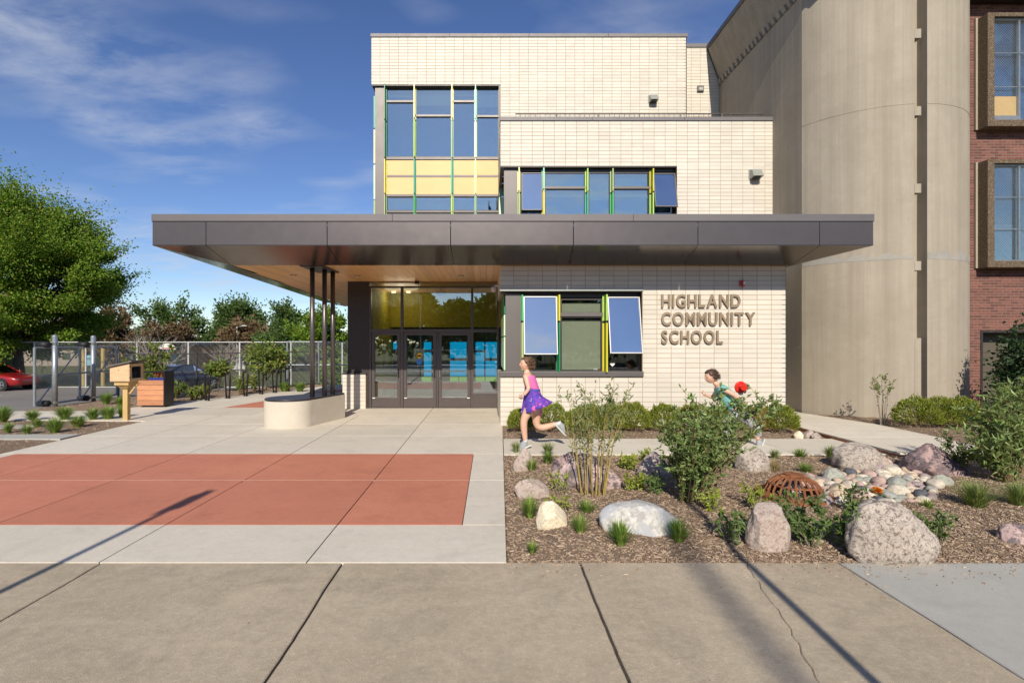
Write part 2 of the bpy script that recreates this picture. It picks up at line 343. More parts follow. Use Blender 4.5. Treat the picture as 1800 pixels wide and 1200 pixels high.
def clip_poly(poly, x0, x1, y0, y1):
    def half(P, ax, lim, keep_less):
        o = []
        for i in range(len(P)):
            a, b = P[i], P[(i+1)%len(P)]
            ia = (a[ax] <= lim) if keep_less else (a[ax] >= lim); ib = (b[ax] <= lim) if keep_less else (b[ax] >= lim)
            if ia: o.append(a)
            if ia != ib:
                k = (lim - a[ax]) / (b[ax] - a[ax]); o.append((a[0]+(b[0]-a[0])*k, a[1]+(b[1]-a[1])*k))
        return o
    for ax, lim, less in ((0,x0,False),(0,x1,True),(1,y0,False),(1,y1,True)):
        if not poly: return []
        poly = half(poly, ax, lim, less)
    return poly
def area(P): return abs(sum(P[i][0]*P[(i+1)%len(P)][1]-P[(i+1)%len(P)][0]*P[i][1] for i in range(len(P))))/2
def slabs(parent, poly, xs, ys, m, gap=0.010, top=0.0, thick=0.12, pick=None, bevel=0.002, skip=None):
    for i in range(len(xs)-1):
        for j in range(len(ys)-1):
            if skip and skip(i, j): continue
            g = gap/2
            P = clip_poly(poly, xs[i]+g, xs[i+1]-g, ys[j]+g, ys[j+1]-g)
            if len(P) < 3 or area(P) < 0.02: continue
            mm = pick(i, j) if pick else m
            MB().prism(P, top-thick, top).build('slab', mm, parent, bevel=bevel, seg=1)

# old sidewalk along the street
sw = tag(MB().box(-40, 40, 1.0, 4.155, -0.16, -0.022).build('sidewalk', M['joint']), kind='structure')
def crack(x, y0, y1, amp, n=48):
    return [(x + ((noise.noise(Vector((x*3, q*2.1, 0.3)))+0.6*noise.noise(Vector((x*3, q*9.0, 1.3))))*amp), q) for q in np.linspace(y0, y1, n)]
def walk_slab(xa, xb, m, la=None, lb=None, top=0.0):
    ys = (1.0, 4.150)
    left = la or [(xa, ys[0]), (xa, ys[1])]; right = lb or [(xb, ys[0]), (xb, ys[1])]
    MB().prism([*left, *right[::-1]], top-0.14, top).build('slab', m, sw, bevel=0.006, seg=1)
JX = [-3.05, -1.14, 0.735, 2.79, 4.65]
rj = lambda x, s, a=0.008: [(px + s, py) for px, py in crack(x, 1.0, 4.15, a)]
prev = None
edges = [-11.4,-9.5,-7.3,-5.2] + JX + [6.5,8.4,10.3]
for a, b in zip(edges[:-1], edges[1:]):
    m = M['walknew'] if a >= 2.78 and a < 6 else M['walk']
    if abs(a - 0.735) < 0.01:      # the slab with a long crack
        ck = [(x-2.02+1.72+(y-2.7)*0.24, y) for x, y in crack(2.02, 1.0, 4.15, 0.035, 90)]
        walk_slab(a, b, m, rj(a, 0.010), [(x-0.001-0.0018*abs(math.sin(y*7)), y) for x, y in ck], top=0.002)
        walk_slab(a, b, m, [(x+0.001, y) for x, y in ck], rj(b, -0.004, 0.004))
    else:
        walk_slab(a, b, m, rj(a, 0.008), rj(b, -0.008))
# plaza of pale and red concrete
PE = lambda y: 0.158 + 0.026*(y-4.16)
pz = tag(MB().prism([(-7.66,4.17),(PE(4.17)-0.005,4.17),(PE(14)-0.01,14.2),(-3.7,14.2),(-3.7,22),(-6.3,22),(-9.45,14.45),(-9.9,13.5),(-13.2,13.35),(-13.2,12.02),(-7.66,11.75)], -0.14, -0.028).build('plaza', M['joint']), kind='structure')
PX = [-7.65,-6.38,-4.73,-3.08,-1.43,-0.22,0.6]
front = [(-7.65,4.157),(PE(4.17),4.157),(PE(12.6),12.6),(-7.65,12.6)]
red = lambda i, j: M['redcon'] if (i <= 4 and j in (1,2)) else M['plaza']
def red2(i, j): return M['plaza']
slabs(pz, [(-7.65,4.157),(PE(4.17),4.157),(PE(5.02),5.02),(-7.65,5.02)], [-7.65,-6.38,-4.73,-3.08,-1.43,0.6], [4.157,5.02], M['plaza'])
rp = [(-7.40,5.02),(-0.235,5.02),(-0.205,8.25),(-7.40,8.25)]
slabs(pz, rp, [-7.40,-6.38,-4.73,-3.08,-1.43,-0.1], [5.02,6.655,8.25], M['redcon'])
slabs(pz, [(-0.228,5.02),(PE(5.02),5.02),(PE(8.25),8.25),(-0.198,8.25)], [-0.3,0.6], [5.02,6.655,8.25], M['plaza'])
slabs(pz, [(-7.65,5.02),(-7.407,5.02),(-7.407,8.25),(-7.65,8.25)], [-7.65,-7.3], [5.02,6.655,8.25], M['plaza'])
slabs(pz, [(-7.65,8.25),(PE(8.25),8.25),(PE(11.15),11.15),(0.28,13.0),(-7.65,13.0)], [-7.65,-6.38,-4.73,-3.08,-1.43,0.6], [8.25,9.85,11.25,12.62], M['plaza'])
slabs(pz, [(-3.72,12.62),(0.28,12.62),(0.28,14.10),(-3.72,14.10)], [-3.72,-1.43,0.6], [12.62,14.10], M['plaza'])
back = [(-7.65,11.75),(-7.65,12.62),(-3.72,12.62),(-3.72,22),(-6.3,22),(-9.45,14.45),(-9.9,13.5),(-13.2,13.35),(-13.2,12.02)]
slabs(pz, back, [-13.2,-11.5,-9.6,-7.65,-5.7,-3.7], [11.7,12.62,14.3,16.0,17.7,19.4,22], M['plaza'])
MB().box(-7.39,-0.235,6.6505,6.6595,-0.03,-0.001).build('joint_filler', M['plaza'], pz)
MB().prism([(-7.1,14.14),(-3.9,14.14),(-3.9,19.6),(-5.75,19.6)], -0.03, 0.004).build('coloured_slab', M['redcon'], pz)
# paths through the planting
p1 = tag(MB().prism([(PE(8.2)+0.012,8.2),(6.30,8.22),(6.30,9.55),(PE(9.5)+0.012,9.55)], -0.16, -0.03).build('path', M['joint']), kind='structure')
slabs(p1, [(PE(8.2)+0.012,8.2),(6.30,8.22),(6.30,9.55),(PE(9.5)+0.012,9.55)], [0.2,1.75,3.3,4.85,6.31], [8.19,9.56], M['plaza'])
P2 = [(6.50,8.22),(6.42,11.0),(6.42,19),(7.80,19),(7.80,12.95),(8.30,11.1),(8.28,9.4),(8.15,8.22)]
p2 = tag(MB().prism(P2, -0.16, -0.03).build('path', M['joint']), kind='structure')
slabs(p2, P2, [6.3,9.0], [8.2,9.6,11.1,12.6,14.1,19.1], M['plaza'], top=0.02)
tag(MB().box(6.30,6.312,8.0,11.4,-0.2,0.035).add([(6.312,8.0,-0.2),(6.50,8.0,-0.2),(6.50,8.012,-0.2),(6.312,8.012,-0.2),(6.312,8.0,0.035),(6.50,8.0,0.035),(6.50,8.012,0.035),(6.312,8.012,0.035)],
    [(0,3,2,1),(4,5,6,7),(0,1,5,4),(1,2,6,5),(2,3,7,6),(3,0,4,7)]).build('edging_plate', M['corten']),
    'rusty brown steel edging plate along the side of the pale path', 'edging')
for q in [(6.314,8.02,6.49,9.1,0.034,0.038)]:
    pass
# mulch beds
t = NT('mulch'); v1 = t.noise(60, 5, 0.75, t.pos((1,2.2,1))); v2 = t.noise(2.2, 4)
c = t.mix(t.ramp(v1, 0.3, 0.72), (0.20,0.135,0.092), (0.47,0.355,0.255)); c = t.mix(t.math('MULTIPLY', t.ramp(v2, 0.35, 0.7), 0.5), c, (0.24,0.155,0.10))
t.bsdf(c, 0.95, 0, t.bump(v1, 1.0, 0.03), 0.2); M['mulch'] = t.m
M['chips'] = None
t = NT('bark_chips'); r = t.rand(); c = t.mix(r, (0.22,0.15,0.102), (0.48,0.365,0.265)); c = t.mix(t.ramp(t.math('FRACT', t.math('MULTIPLY', r, 13.7)), 0.92, 0.94), c, (0.55,0.43,0.31))
t.bsdf(c, 0.9, 0, None, 0.25); M['chips'] = t.m
def bed_h(x, y): return 0.030*noise.noise(Vector((x*1.1, y*1.1, 2.0))) + 0.016*noise.noise(Vector((x*5, y*5, 0)))
def bed(name, quad, nx, ny, nchips, near=True, rise=0.05, base=0.0):
    """quad = 4 corners (x,y): front-left, front-right, back-right, back-left"""
    a, b, c_, d = (Vector(q) for q in quad)
    def at(u, v): return a.lerp(b, u).lerp(d.lerp(c_, u), v)
    def h(x, y, u, v):
        e = min(u*(b-a).length, (1-u)*(b-a).length, v*(d-a).length, (1-v)*(d-a).length)
        return base - 0.02 + (rise + bed_h(x, y)) * min(1, e/0.5)
    V = []; 
    for j in range(ny+1):
        for i in range(nx+1):
            p = at(i/nx, j/ny); V.append((p.x, p.y, h(p.x, p.y, i/nx, j/ny)))
    Q = [(j*(nx+1)+i, j*(nx+1)+i+1, (j+1)*(nx+1)+i+1, (j+1)*(nx+1)+i) for j in range(ny) for i in range(nx)]
    o = tag(np_obj(name, V, Q, M['mulch'], None, True), kind='structure')
    # shredded bark lying on it
    u = RNG.random(nchips); v = RNG.random(nchips)**(1.35 if near else 1.0)
    T = np.array([(-.5,-.5,-.5),(.5,-.5,-.5),(.5,.5,-.5),(-.5,.5,-.5),(-.42,-.4,.5),(.42,-.4,.5),(.42,.4,.5),(-.42,.4,.5)])
    FQ = np.array([(4,5,6,7),(0,1,5,4),(1,2,6,5),(2,3,7,6),(3,0,4,7)])
    Ls = RNG.uniform(0.012, 0.042, nchips)*np.where(RNG.random(nchips) > 0.93, 1.8, 1); Ws = RNG.uniform(0.0025, 0.008, nchips); Hs = RNG.uniform(0.003, 0.008, nchips)
    ang = RNG.random(nchips)*math.pi*2; tilt = RNG.normal(0, 0.22, nchips); rows = []
    for k in range(nchips):
        p = at(u[k], v[k]); z = h(p.x, p.y, u[k], v[k]) + 0.004 + abs(math.sin(tilt[k]))*Ls[k]*0.4
        ca, sa, ct, st = math.cos(ang[k]), math.sin(ang[k]), math.cos(tilt[k]), math.sin(tilt[k])
        X = T[:,0]*Ls[k]; Y = T[:,1]*Ws[k]; Z = T[:,2]*Hs[k]
        X2 = X*ct - Z*st; Z2 = X*st + Z*ct
        rows.append(np.stack([p.x + X2*ca - Y*sa, p.y + X2*sa + Y*ca, z + Z2], 1))
    VV = np.concatenate(rows); QQ = (FQ[None] + np.arange(nchips)[:,None,None]*8).reshape(-1, 4)
    ch = np_obj('bark_chips', VV, QQ, M['chips'], o); ch['kind'] = 'stuff'
    o['_h'] = 1
    return at, h
bed('planting_bed', [(PE(4.17)+0.01,4.16),(14,4.16),(14,8.2),(PE(8.2)+0.01,8.2)], 150, 60, 70000, True, 0.05)
bed('planting_bed', [(PE(9.56)+0.01,9.56),(6.29,9.56),(6.29,11.2),(0.30,11.2)], 60, 18, 3500, False, 0.05)
bed('planting_bed', [(8.16,8.2),(14,8.2),(14,13.1),(7.85,13.1)], 50, 40, 5000, False, 0.06)
bed('planting_bed', [(-13.2,6.2),(-7.66,6.2),(-7.66,11.75),(-13.2,12.0)], 50, 50, 6000, False, 0.03)
bed('planting_bed', [(-12.1,13.5),(-9.9,13.52),(-9.46,14.5),(-11.9,16.8)], 24, 24, 1500, False, 0.03)
bed('planting_bed', [(-9.5,14.5),(-6.35,21.9),(-7.6,22.2),(-11.9,16.9)], 40, 24, 3000, False, 0.03)
def stripe(poly): tag(MB().prism(poly, -0.1, 0.018).build('paving_strip', M['walknew'], bevel=0.006), kind='structure')
stripe([(-12.9,10.55),(-9.3,10.7),(-9.3,11.05),(-12.9,11.0)]); stripe([(-12.9,9.25),(-7.7,9.45),(-7.7,9.95),(-12.9,9.75)])
# bark and grit strayed onto the paving
def stray(n, fx, fy, name):
    V = []; Q = []
    T = [(-.5,-.5,0),(.5,-.5,0),(.5,.5,0),(-.5,.5,0),(-.4,-.4,1),(.4,-.4,1),(.4,.4,1),(-.4,.4,1)]
    for k in range(n):
        x, y = fx(), fy(); l_ = random.uniform(0.006,0.035); w_ = random.uniform(0.003,0.009); h_ = random.uniform(0.002,0.006); a = random.uniform(0,6.28); o = len(V)
        V += [(x+(u*l_)*math.cos(a)-(v*w_)*math.sin(a), y+(u*l_)*math.sin(a)+(v*w_)*math.cos(a), 0.001+q*h_) for u, v, q in T]; Q += [(o+4,o+5,o+6,o+7),(o,o+1,o+5,o+4),(o+1,o+2,o+6,o+5),(o+2,o+3,o+7,o+6),(o+3,o,o+4,o+7)]
    tag(np_obj(name, V, Q, M['chips']), 'bark bits strayed onto the paving beside the mulch bed', 'litter', None, 'stuff')
VV_ = random.random
stray(420, lambda: 0.16+VV_()*7, lambda: 4.14-abs(random.gauss(0,0.16)), 'bark_litter')
# grass verge by the street
sheet('verge', M['grassground'], [-60,-30,-10,0,10,30,60], [-1.22,0.0,0.99], lambda x, y: -0.012)

# ================================================================== SCHOOL BUILDING
SB = thing('school_building', 'three storey school building of cream stacked brick with green and yellow window fins', 'building', (0.0, 11.15, 0.0))
BW, BH = 0.3048, 0.1035
YA, YB, YC, YD, YDOOR = 11.15, 14.40, 17.20, 17.70, 14.05
def brick_face(name, regions, parent, origin, fn, single=0, mat='cream', pw=BW, ph=BH, joint=0.009, proud=0.0045, depth=0.08, mm='mortar', bond=False, backing=True):
    """regions: rects (u0,u1,v0,v1) on a wall; fn(u,v,d) -> world with d the distance out of the wall"""
    wall = None
    mb = MB()
    for u0, u1, v0, v1 in regions:
        mb.hexa([fn(u0,v0,-depth),fn(u1,v0,-depth),fn(u1,v0,0),fn(u0,v0,0)], [fn(u0,v1,-depth),fn(u1,v1,-depth),fn(u1,v1,0),fn(u0,v1,0)])
    wall = mb.build(name, M[mm], parent)
    cells = []
    for u0, u1, v0, v1 in regions:
        j0 = math.floor((v0-origin[1])/ph); j1 = math.ceil((v1-origin[1])/ph)
        for j in range(j0, j1):
            sh = (pw/2 if (bond and j % 2) else 0)
            i0 = math.floor((u0-origin[0]-sh)/pw); i1 = math.ceil((u1-origin[0]-sh)/pw)
            for i in range(i0, i1):
                a = max(u0, origin[0]+sh+i*pw); b = min(u1, origin[0]+sh+(i+1)*pw); c = max(v0, origin[1]+j*ph); d = min(v1, origin[1]+(j+1)*ph)
                if a > u0 + 1e-6: a += joint/2
                if b < u1 - 1e-6: b -= joint/2
                if c > v0 + 1e-6: c += joint/2
                if d < v1 - 1e-6: d -= joint/2
                if b-a > 0.02 and d-c > 0.012: cells.append((a,b,c,d))
    cells.sort(key=lambda q: -(q[1]-q[0])*(q[3]-q[2]))
    full = [q for q in cells if abs((q[1]-q[0])-(pw-joint)) < 1e-4 and abs((q[3]-q[2])-(ph-joint)) < 1e-4 and q[2] > 0.45]
    chosen = set(full[:single])
    if single:
        e = 0.004
        def brk(w_, h_):
            b = MB(); b.hexa([(-w_,proud-0.02+0,-h_),(w_,proud-0.02,-h_),(w_,-proud,-h_),(-w_,-proud,-h_)], [(-w_,proud-0.02,h_),(w_,proud-0.02,h_),(w_,-proud,h_),(-w_,-proud,h_)]); return b
        me = None
        for a, b, c, d in full[:single]:
            if me is None:
                bb = MB(); W_, H_ = (b-a)/2, (d-c)/2
                bb.add([(-W_,0,-H_),(W_,0,-H_),(W_,0,H_),(-W_,0,H_),(-W_+.003,-proud,-H_+.003),(W_-.003,-proud,-H_+.003),(W_-.003,-proud,H_-.003),(-W_+.003,-proud,H_-.003)],
                       [(4,5,6,7),(0,1,5,4),(1,2,6,5),(2,3,7,6),(3,0,4,7)])
                me = bpy.data.meshes.new('brick'); me.from_pydata(bb.v, [], bb.f); me.materials.append(M[mat])
            o = bpy.data.objects.new('brick', me); COL.objects.link(o); o.parent = wall
            p = Vector(fn((a+b)/2, (c+d)/2, random.uniform(-0.0012, 0.0012))) - Vector(parent['_o']); o.location = p; o['_o'] = (0,0,0)
    V = []; Q = []
    for q in cells:
        if q in chosen: continue
        a, b, c, d = q; e = 0.003; k = len(V); pr = proud + random.uniform(-0.0012, 0.0012)
        V += [fn(a,c,0),fn(b,c,0),fn(b,d,0),fn(a,d,0),fn(a+e,c+e,pr),fn(b-e,c+e,pr),fn(b-e,d-e,pr),fn(a+e,d-e,pr)]
        Q += [(k+4,k+5,k+6,k+7),(k,k+1,k+5,k+4),(k+1,k+2,k+6,k+5),(k+2,k+3,k+7,k+6),(k+3,k,k+4,k+7)]
    if V:
        o = np_obj('bricks', V, Q, M[mat], wall); o['kind'] = 'stuff'
    return wall
def frontal(Y): return lambda u, v, d: (u, Y-d, v)
def leftside(X): return lambda u, v, d: (X-d, u, v)
# wall with the school's name
XA0, XA1 = wx(880,YA), wx(1381,YA); WA0, WA1 = wz(661,YA), wz(510,YA); XW = wx(1129,YA)
ZS = 3.39                                   # soffit level
oA = (wx(1129.5,YA)+0.0, WA1)
brick_face('brick_wall', [(XA0,XA1,-0.1,WA0),(XW,XA1,WA0,WA1),(XA0,XA1,WA1,ZS+0.4)], SB, oA, frontal(YA), 300)
brick_face('brick_wall', [(YA+0.001,YDOOR,-0.1,WA0),(YA+0.001,YDOOR,WA1,ZS+0.4)], SB, (YA, WA1), leftside(XA0))
brick_face('brick_wall', [(YA+0.001,YA+2.6,-0.1,ZS+0.4)], SB, (YA, WA1), lambda u, v, d: (XA1+d, 2*YA+2.6-u, v))
# middle storey wall
XB0, XB1 = wx(880,YB), wx(1364.5,YB); ZB1 = wz(213,YB); WB0, WB1 = 3.6, wz(292,YB); XBW = wx(1190,YB)
brick_face('brick_wall', [(XBW,XB1,3.3,WB1),(XB0,XB1,WB1,ZB1)], SB, (wx(1364,YB), WB1), frontal(YB))
brick_face('brick_wall', [(YB+0.001,YC,WB1,ZB1)], SB, (YB, WB1), leftside(XB0))
brick_face('brick_wall', [(YB+0.001,YC+0.8,4.2,ZB1)], SB, (YB, WB1), lambda u, v, d: (XB1+d, 2*YB+YC-YB+0.8-u, v))
# top storey walls
XC0, XC1 = wx(653,YC), wx(1207,YC); ZC1 = wz(66,YC); WC1 = wz(149,YC); XCW = wx(880,YC)
brick_face('brick_wall', [(XCW,XC1,ZB1-0.6,WC1),(XC0,XC1,WC1,ZC1)], SB, (wx(880,YC), WC1), frontal(YC))
brick_face('brick_wall', [(YC+0.001,YC+12,WC1,ZC1)], SB, (YC, WC1), leftside(XC0))
XD1 = 8.3; ZD1 = wz(84,YD)
brick_face('brick_wall', [(XC1-0.3,XD1,ZB1-0.6,ZD1)], SB, (wx(1215,YD), WC1), frontal(YD))
brick_face('brick_wall', [(YC+0.001,YD,ZB1-0.6,ZC1)], SB, (YC, WC1), lambda u, v, d: (XC1+d, YC+YD-u, v))
# copings
def cope(name, x0, x1, y0, y1, z0, h, m='cap'): return MB().box(x0,x1,y0,y1,z0,z0+h).build(name, M[m], SB, bevel=0.006)
nseg = 4
for k in range(nseg):
    a = XC0-0.03 + (XC1-XC0+0.06)*k/nseg; b = XC0-0.03 + (XC1-XC0+0.06)*(k+1)/nseg
    cope('coping', a+(0.002 if k else 0), b-0.002, YC-0.035, YC+0.45, ZC1, 0.115)
for k in range(3): cope('coping', XB0-0.02+(XB1-XB0+0.02)*k/3+0.002, XB0-0.02+(XB1-XB0+0.02)*(k+1)/3-0.002, YB-0.035, YB+0.42, ZB1, 0.105)
cope('coping', XC1+0.012, XD1, YD-0.035, YD+0.45, ZD1, 0.125)
cope('coping', XC0-0.03, XC0+0.4, YC+0.452, YC+12, ZC1, 0.115)
# hollow shells behind the windows so that rooms are dark boxes
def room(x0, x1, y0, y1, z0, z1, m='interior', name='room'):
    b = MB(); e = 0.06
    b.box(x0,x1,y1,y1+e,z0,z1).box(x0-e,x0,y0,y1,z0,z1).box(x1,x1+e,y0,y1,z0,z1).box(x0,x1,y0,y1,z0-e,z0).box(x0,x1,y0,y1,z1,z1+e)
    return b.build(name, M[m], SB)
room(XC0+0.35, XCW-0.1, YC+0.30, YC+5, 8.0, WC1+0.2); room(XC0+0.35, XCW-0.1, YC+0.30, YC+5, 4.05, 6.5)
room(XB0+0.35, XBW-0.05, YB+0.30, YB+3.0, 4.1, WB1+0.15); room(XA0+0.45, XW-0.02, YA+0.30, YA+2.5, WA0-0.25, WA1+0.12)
# roofs
MB().box(XB0+0.05, XB1-0.02, YB+0.1, YC+0.4, ZB1-0.5, ZB1-0.42).build('roof', M['panel'], SB)
MB().box(XC0+0.1, XD1, YD+0.1, YC+12, ZC1-0.5, ZC1-0.4).build('roof', M['panel'], SB)

FIN = dict(dg='#1f7a4e', teal='#35a58b', mint='#9fdcb8', lime='#a9cf5e', yel='#dcd25a', pyel='#e9e6a6', olv='#9fb377', grn='#3fae66', gg='#86ad8b', ye2='#c9c32e', mnt2='#cfeec4')
def fin(px, Y, segs, proj=0.27, th=0.034, side=1):
    """a vertical sun fin; segs = (py_top, py_bottom, tone)"""
    x = wx(px, Y)
    for k, (a, b, tn) in enumerate(segs):
        o = MB().box(x-th/2, x+th/2, Y-proj*0.55, Y+0.10, wz(b,Y)+0.012, wz(a,Y)-0.012)
        o.box(x-th/2-0.028, x+th/2+0.028, Y+0.02, Y+0.05, wz(b,Y)+0.012, wz(a,Y)-0.012)
        f_ = o.build('fin', tone('fin_'+tn, FIN[tn]), SB, bevel=0.004)
        MB().tube([(x,Y+0.0,wz(b,Y)-0.014),(x,Y+0.0,wz(b,Y)+0.014)], 0.018, 8).build('fin_bracket', M['black'], f_)
def pane(px0, px1, py0, py1, Y, m='glass_up', frame=0.03, name='window', fm='dark'):
    """fixed light: frame with a glass pane"""
    x0, x1, z0, z1 = wx(px0,Y), wx(px1,Y), wz(py1,Y), wz(py0,Y)
    b = MB(); f = frame
    b.box(x0,x0+f,Y-0.02,Y+0.06,z0,z1).box(x1-f,x1,Y-0.02,Y+0.06,z0,z1).box(x0+f,x1-f,Y-0.02,Y+0.06,z0,z0+f).box(x0+f,x1-f,Y-0.02,Y+0.06,z1-f,z1)
    o = b.build(name, M[fm], SB)
    MB().box(x0+f,x1-f,Y+0.012,Y+0.022,z0+f,z1-f).build('pane', M[m], o); return o
def sash(px0, px1, py0, py1, Y, ang, m='glass_sash', fm='sashframe', f=0.024):
    """awning window hinged at the top, pushed open"""
    x0, x1, z0, z1 = wx(px0,Y), wx(px1,Y), wz(py1,Y), wz(py0,Y); h = z1 - z0; rot = Matrix.Rotation(-R(ang), 3, 'X')
    P = lambda u, w_, d: tuple(Vector((x0+u, Y, z1)) + rot @ Vector((0, d, -w_)))
    W_ = x1-x0
    def bx(u0,u1,w0,w1,d0,d1): return ([P(u0,w1,d0),P(u1,w1,d0),P(u1,w1,d1),P(u0,w1,d1)],[P(u0,w0,d0),P(u1,w0,d0),P(u1,w0,d1),P(u0,w0,d1)])
    b = MB()
    for q in ((0,f,0,h),(W_-f,W_,0,h),(f,W_-f,0,f),(f,W_-f,h-f,h)): b.hexa(*bx(*q,-0.02,0.03))
    o = b.build('sash', M[fm], SB, bevel=0.004)
    MB().hexa(*bx(f,W_-f,f,h-f,0.0,0.008)).build('pane', M[m], o)
    lo = Vector(P(W_/2,h,0)); MB().tube([lo, (lo.x, Y+0.05, z0+0.0)], 0.012, 6).build('stay', M['dark'], o)
    return o
def mull(px0, px1, py0, py1, Y, d0=-0.04, d1=0.07, m='panel', name='mullion'):
    return MB().box(wx(px0,Y), wx(px1,Y), Y+d0, Y+d1, wz(py1,Y), wz(py0,Y)).build(name, M[m], SB)

# --- top glazed corner
G = YC+0.16
mull(660,676,149,470,G-0.02,-0.06,0.1,'panel','corner_panel'); mull(876.5,880.6,149,470,G,-0.14,0.07,'dark','jamb')
MB().box(XC0+0.10, XC0+0.16, G+0.08, YC+9, 4.0, WC1).build('side_cladding', M['panel'], SB)
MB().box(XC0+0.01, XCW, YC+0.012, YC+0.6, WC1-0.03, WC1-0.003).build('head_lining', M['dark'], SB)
cols = [(678,728,(178,)),(730,794,(203,)),(796,835,(178,)),(837,877,(204,))]
for a, b, tr in cols:
    e = tr[0]
    MB().box(wx(a+.5,G+.14),wx(b-.5,G+.14),G+0.13,G+0.14,wz((172,186,170,189)[cols.index((a,b,tr))],G+.14),wz(153,G+.14)).build('roller_shade', M['shade'], SB)
    pane(a, b, 153, e+0.5, G); pane(a, b, e+2.0, 277, G); mull(a, b, e-0.4, e+3, G, -0.05, 0.0, 'panel')
    mull(a, b, 277, 281.2, G, -0.05, 0.02, 'panel')
    for y0, y1 in ((281.5,308),(312,342)):
        MB().box(wx(a+.6,G),wx(b-.6,G),G-0.015,G+0.05,wz(y1,G),wz(y0,G)).build('spandrel_panel', M['ochre'], SB, bevel=0.004)
    mull(a, b, 308.2, 311.8, G, -0.03, 0.02, 'panel'); mull(a, b, 342.2, 346, G, -0.05, 0.02, 'panel')
    pane(a, b, 346, 371, G); mull(a, b, 371.2, 374, G, -0.05, 0.02, 'panel'); pane(a, b, 374.2, 460, G)
fin(677.5, G-0.06, [(150,213,'dg'),(214,280,'dg'),(281,342,'yel'),(343,440,'olv')])
fin(729, G-0.06, [(150,211,'pyel'),(212,278,'lime'),(281,342,'teal'),(343,440,'grn')])
fin(795, G-0.06, [(150,211,'pyel'),(212,280,'gg'),(281,342,'teal'),(343,440,'lime')])
fin(836, G-0.06, [(150,212,'mint'),(213,280,'mnt2'),(281,342,'pyel'),(343,440,'gg')])
for y0, y1, tn in ((169,225,'teal'),(228,287,'pyel'),(290,350,'mnt2'),(352,440,'olv')):   # fins on the left side
    for dy in (0.35, 2.2, 4.2):
        MB().box(XC0-0.04, XC0+0.095, G+dy, G+dy+0.05, wz(y1,G+0.35), wz(y0,G+0.35)).build('fin', tone('fin_'+tn, FIN[tn]), SB)
# strip of panels between the two fronts
for y0, y1, tn in ((312,322,'dg'),(324,345,'gg'),(347,460,'mnt2')):
    MB().box(wx(877,YB+2.0), wx(888,YB+2.0), YB+1.95, YB+2.0, wz(y1,YB+2.0), wz(y0,YB+2.0)).build('side_panel', tone('fin_'+tn, FIN[tn]), SB)
# --- middle window band
G = YB+0.17
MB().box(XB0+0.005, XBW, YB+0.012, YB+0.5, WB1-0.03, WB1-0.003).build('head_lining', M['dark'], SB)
mull(886,909.5,297,470,G-0.03,-0.03,0.2,'panel','corner_panel'); mull(1186.5,1190.3,296,470,G,-0.14,0.07,'panel','jamb')
mull(914,1187,298,302.5,G,-0.03,0.06,'dark'); MB().box(wx(909,G),XBW,G+0.02,G+0.06,3.6,4.18).build('window_apron', M['dark'], SB)
for a, b in ((957,1029),(1078,1142)):
    MB().box(wx(a+.5,G+.14),wx(b-.5,G+.14),G+0.13,G+0.14,wz(346,G+.14),wz(309,G+.14)).build('roller_shade', M['shade'], SB)
    pane(a, b, 303, 330, G); mull(a, b, 328.6, 332.6, G, -0.05, 0.02, 'panel'); pane(a, b, 332, 450, G)
pane(1034, 1073, 303, 450, G); MB().box(wx(1035,G+.14),wx(1072,G+.14),G+0.13,G+0.14,wz(352,G+.14),wz(303,G+.14)).build('roller_shade', M['shade'], SB)
for a, b in ((1029,1034),(1073,1078),(1142,1147),(952,957)): mull(a, b, 300, 450, G+0.01, -0.02, 0.05, 'dark')
pane(916, 953, 303, 450, G+0.03, 'glass_clear'); sash(916.5, 953, 304, 371, G-0.03, 4, fm='panel')
pane(1147, 1187, 303, 450, G+0.03, 'glass_clear'); sash(1147.5, 1186.5, 305, 369, G-0.04, 13, fm='panel')
GF = G-0.06
fin(912, GF, [(296,338,'pyel'),(339,430,'olv')]); fin(955, GF, [(297,335,'mint'),(336,430,'yel')])
fin(1031.5, GF, [(298,339,'lime'),(340,430,'teal')]); fin(1075.5, GF, [(298,339,'olv'),(340,430,'grn')]); fin(1145, GF, [(299,340,'ye2'),(341,430,'lime')], 0.34)
# --- ground floor window band
G = YA+0.17
MB().box(XA0-0.03, wx(1130.5,YA), YA-0.05, YA+0.25, WA0-0.005, WA0+0.10).build('sill', M['panel'], SB, bevel=0.006)
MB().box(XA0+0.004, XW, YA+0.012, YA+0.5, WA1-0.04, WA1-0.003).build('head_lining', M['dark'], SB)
MB().box(XA0-0.015, XW+0.02, YA-0.025, YA+0.0105, WA1-0.02, WA1+0.035).build('lintel', M['greygreen'], SB)
mull(888.5,915.5,516,661,G-0.03,-0.03,0.15,'panel','corner_panel')
MB().box(XA0+0.13, XA0+0.17, G+0.0, YDOOR, WA0+0.1, WA1-0.04).build('side_cladding', M['dark'], SB)
for y0, y1, tn in ((0,0.42,'dg'),(0.44,0.9,'mnt2'),(0.93,1.68,'mnt2')):
    for q in range(3):
        MB().box(XA0+0.085, XA0+0.128, G+0.25+q*0.8, G+1.02+q*0.8, max(WA0+0.11, WA1-0.06-y1), WA1-0.06-y0).build('side_panel', tone('fin_'+tn, FIN[tn]), SB)
mull(1127,1129.6,516,654,G,-0.12,0.07,'panel','jamb'); mull(916,1128,515,523,G,0.0,0.07,'dark'); mull(916,1128,652,660.5,G,-0.05,0.07,'panel')
pane(985, 1059, 525, 551, G, 'glass_clear'); mull(985,1059,549,556,G,-0.05,0.02,'panel'); pane(985, 1059, 556, 653, G, 'glass_clear')
MB().box(wx(986,G),wx(1058,G),G+0.09,G+0.095,wz(549,G),wz(531,G)).build('roller_shade', M['shade'], SB)
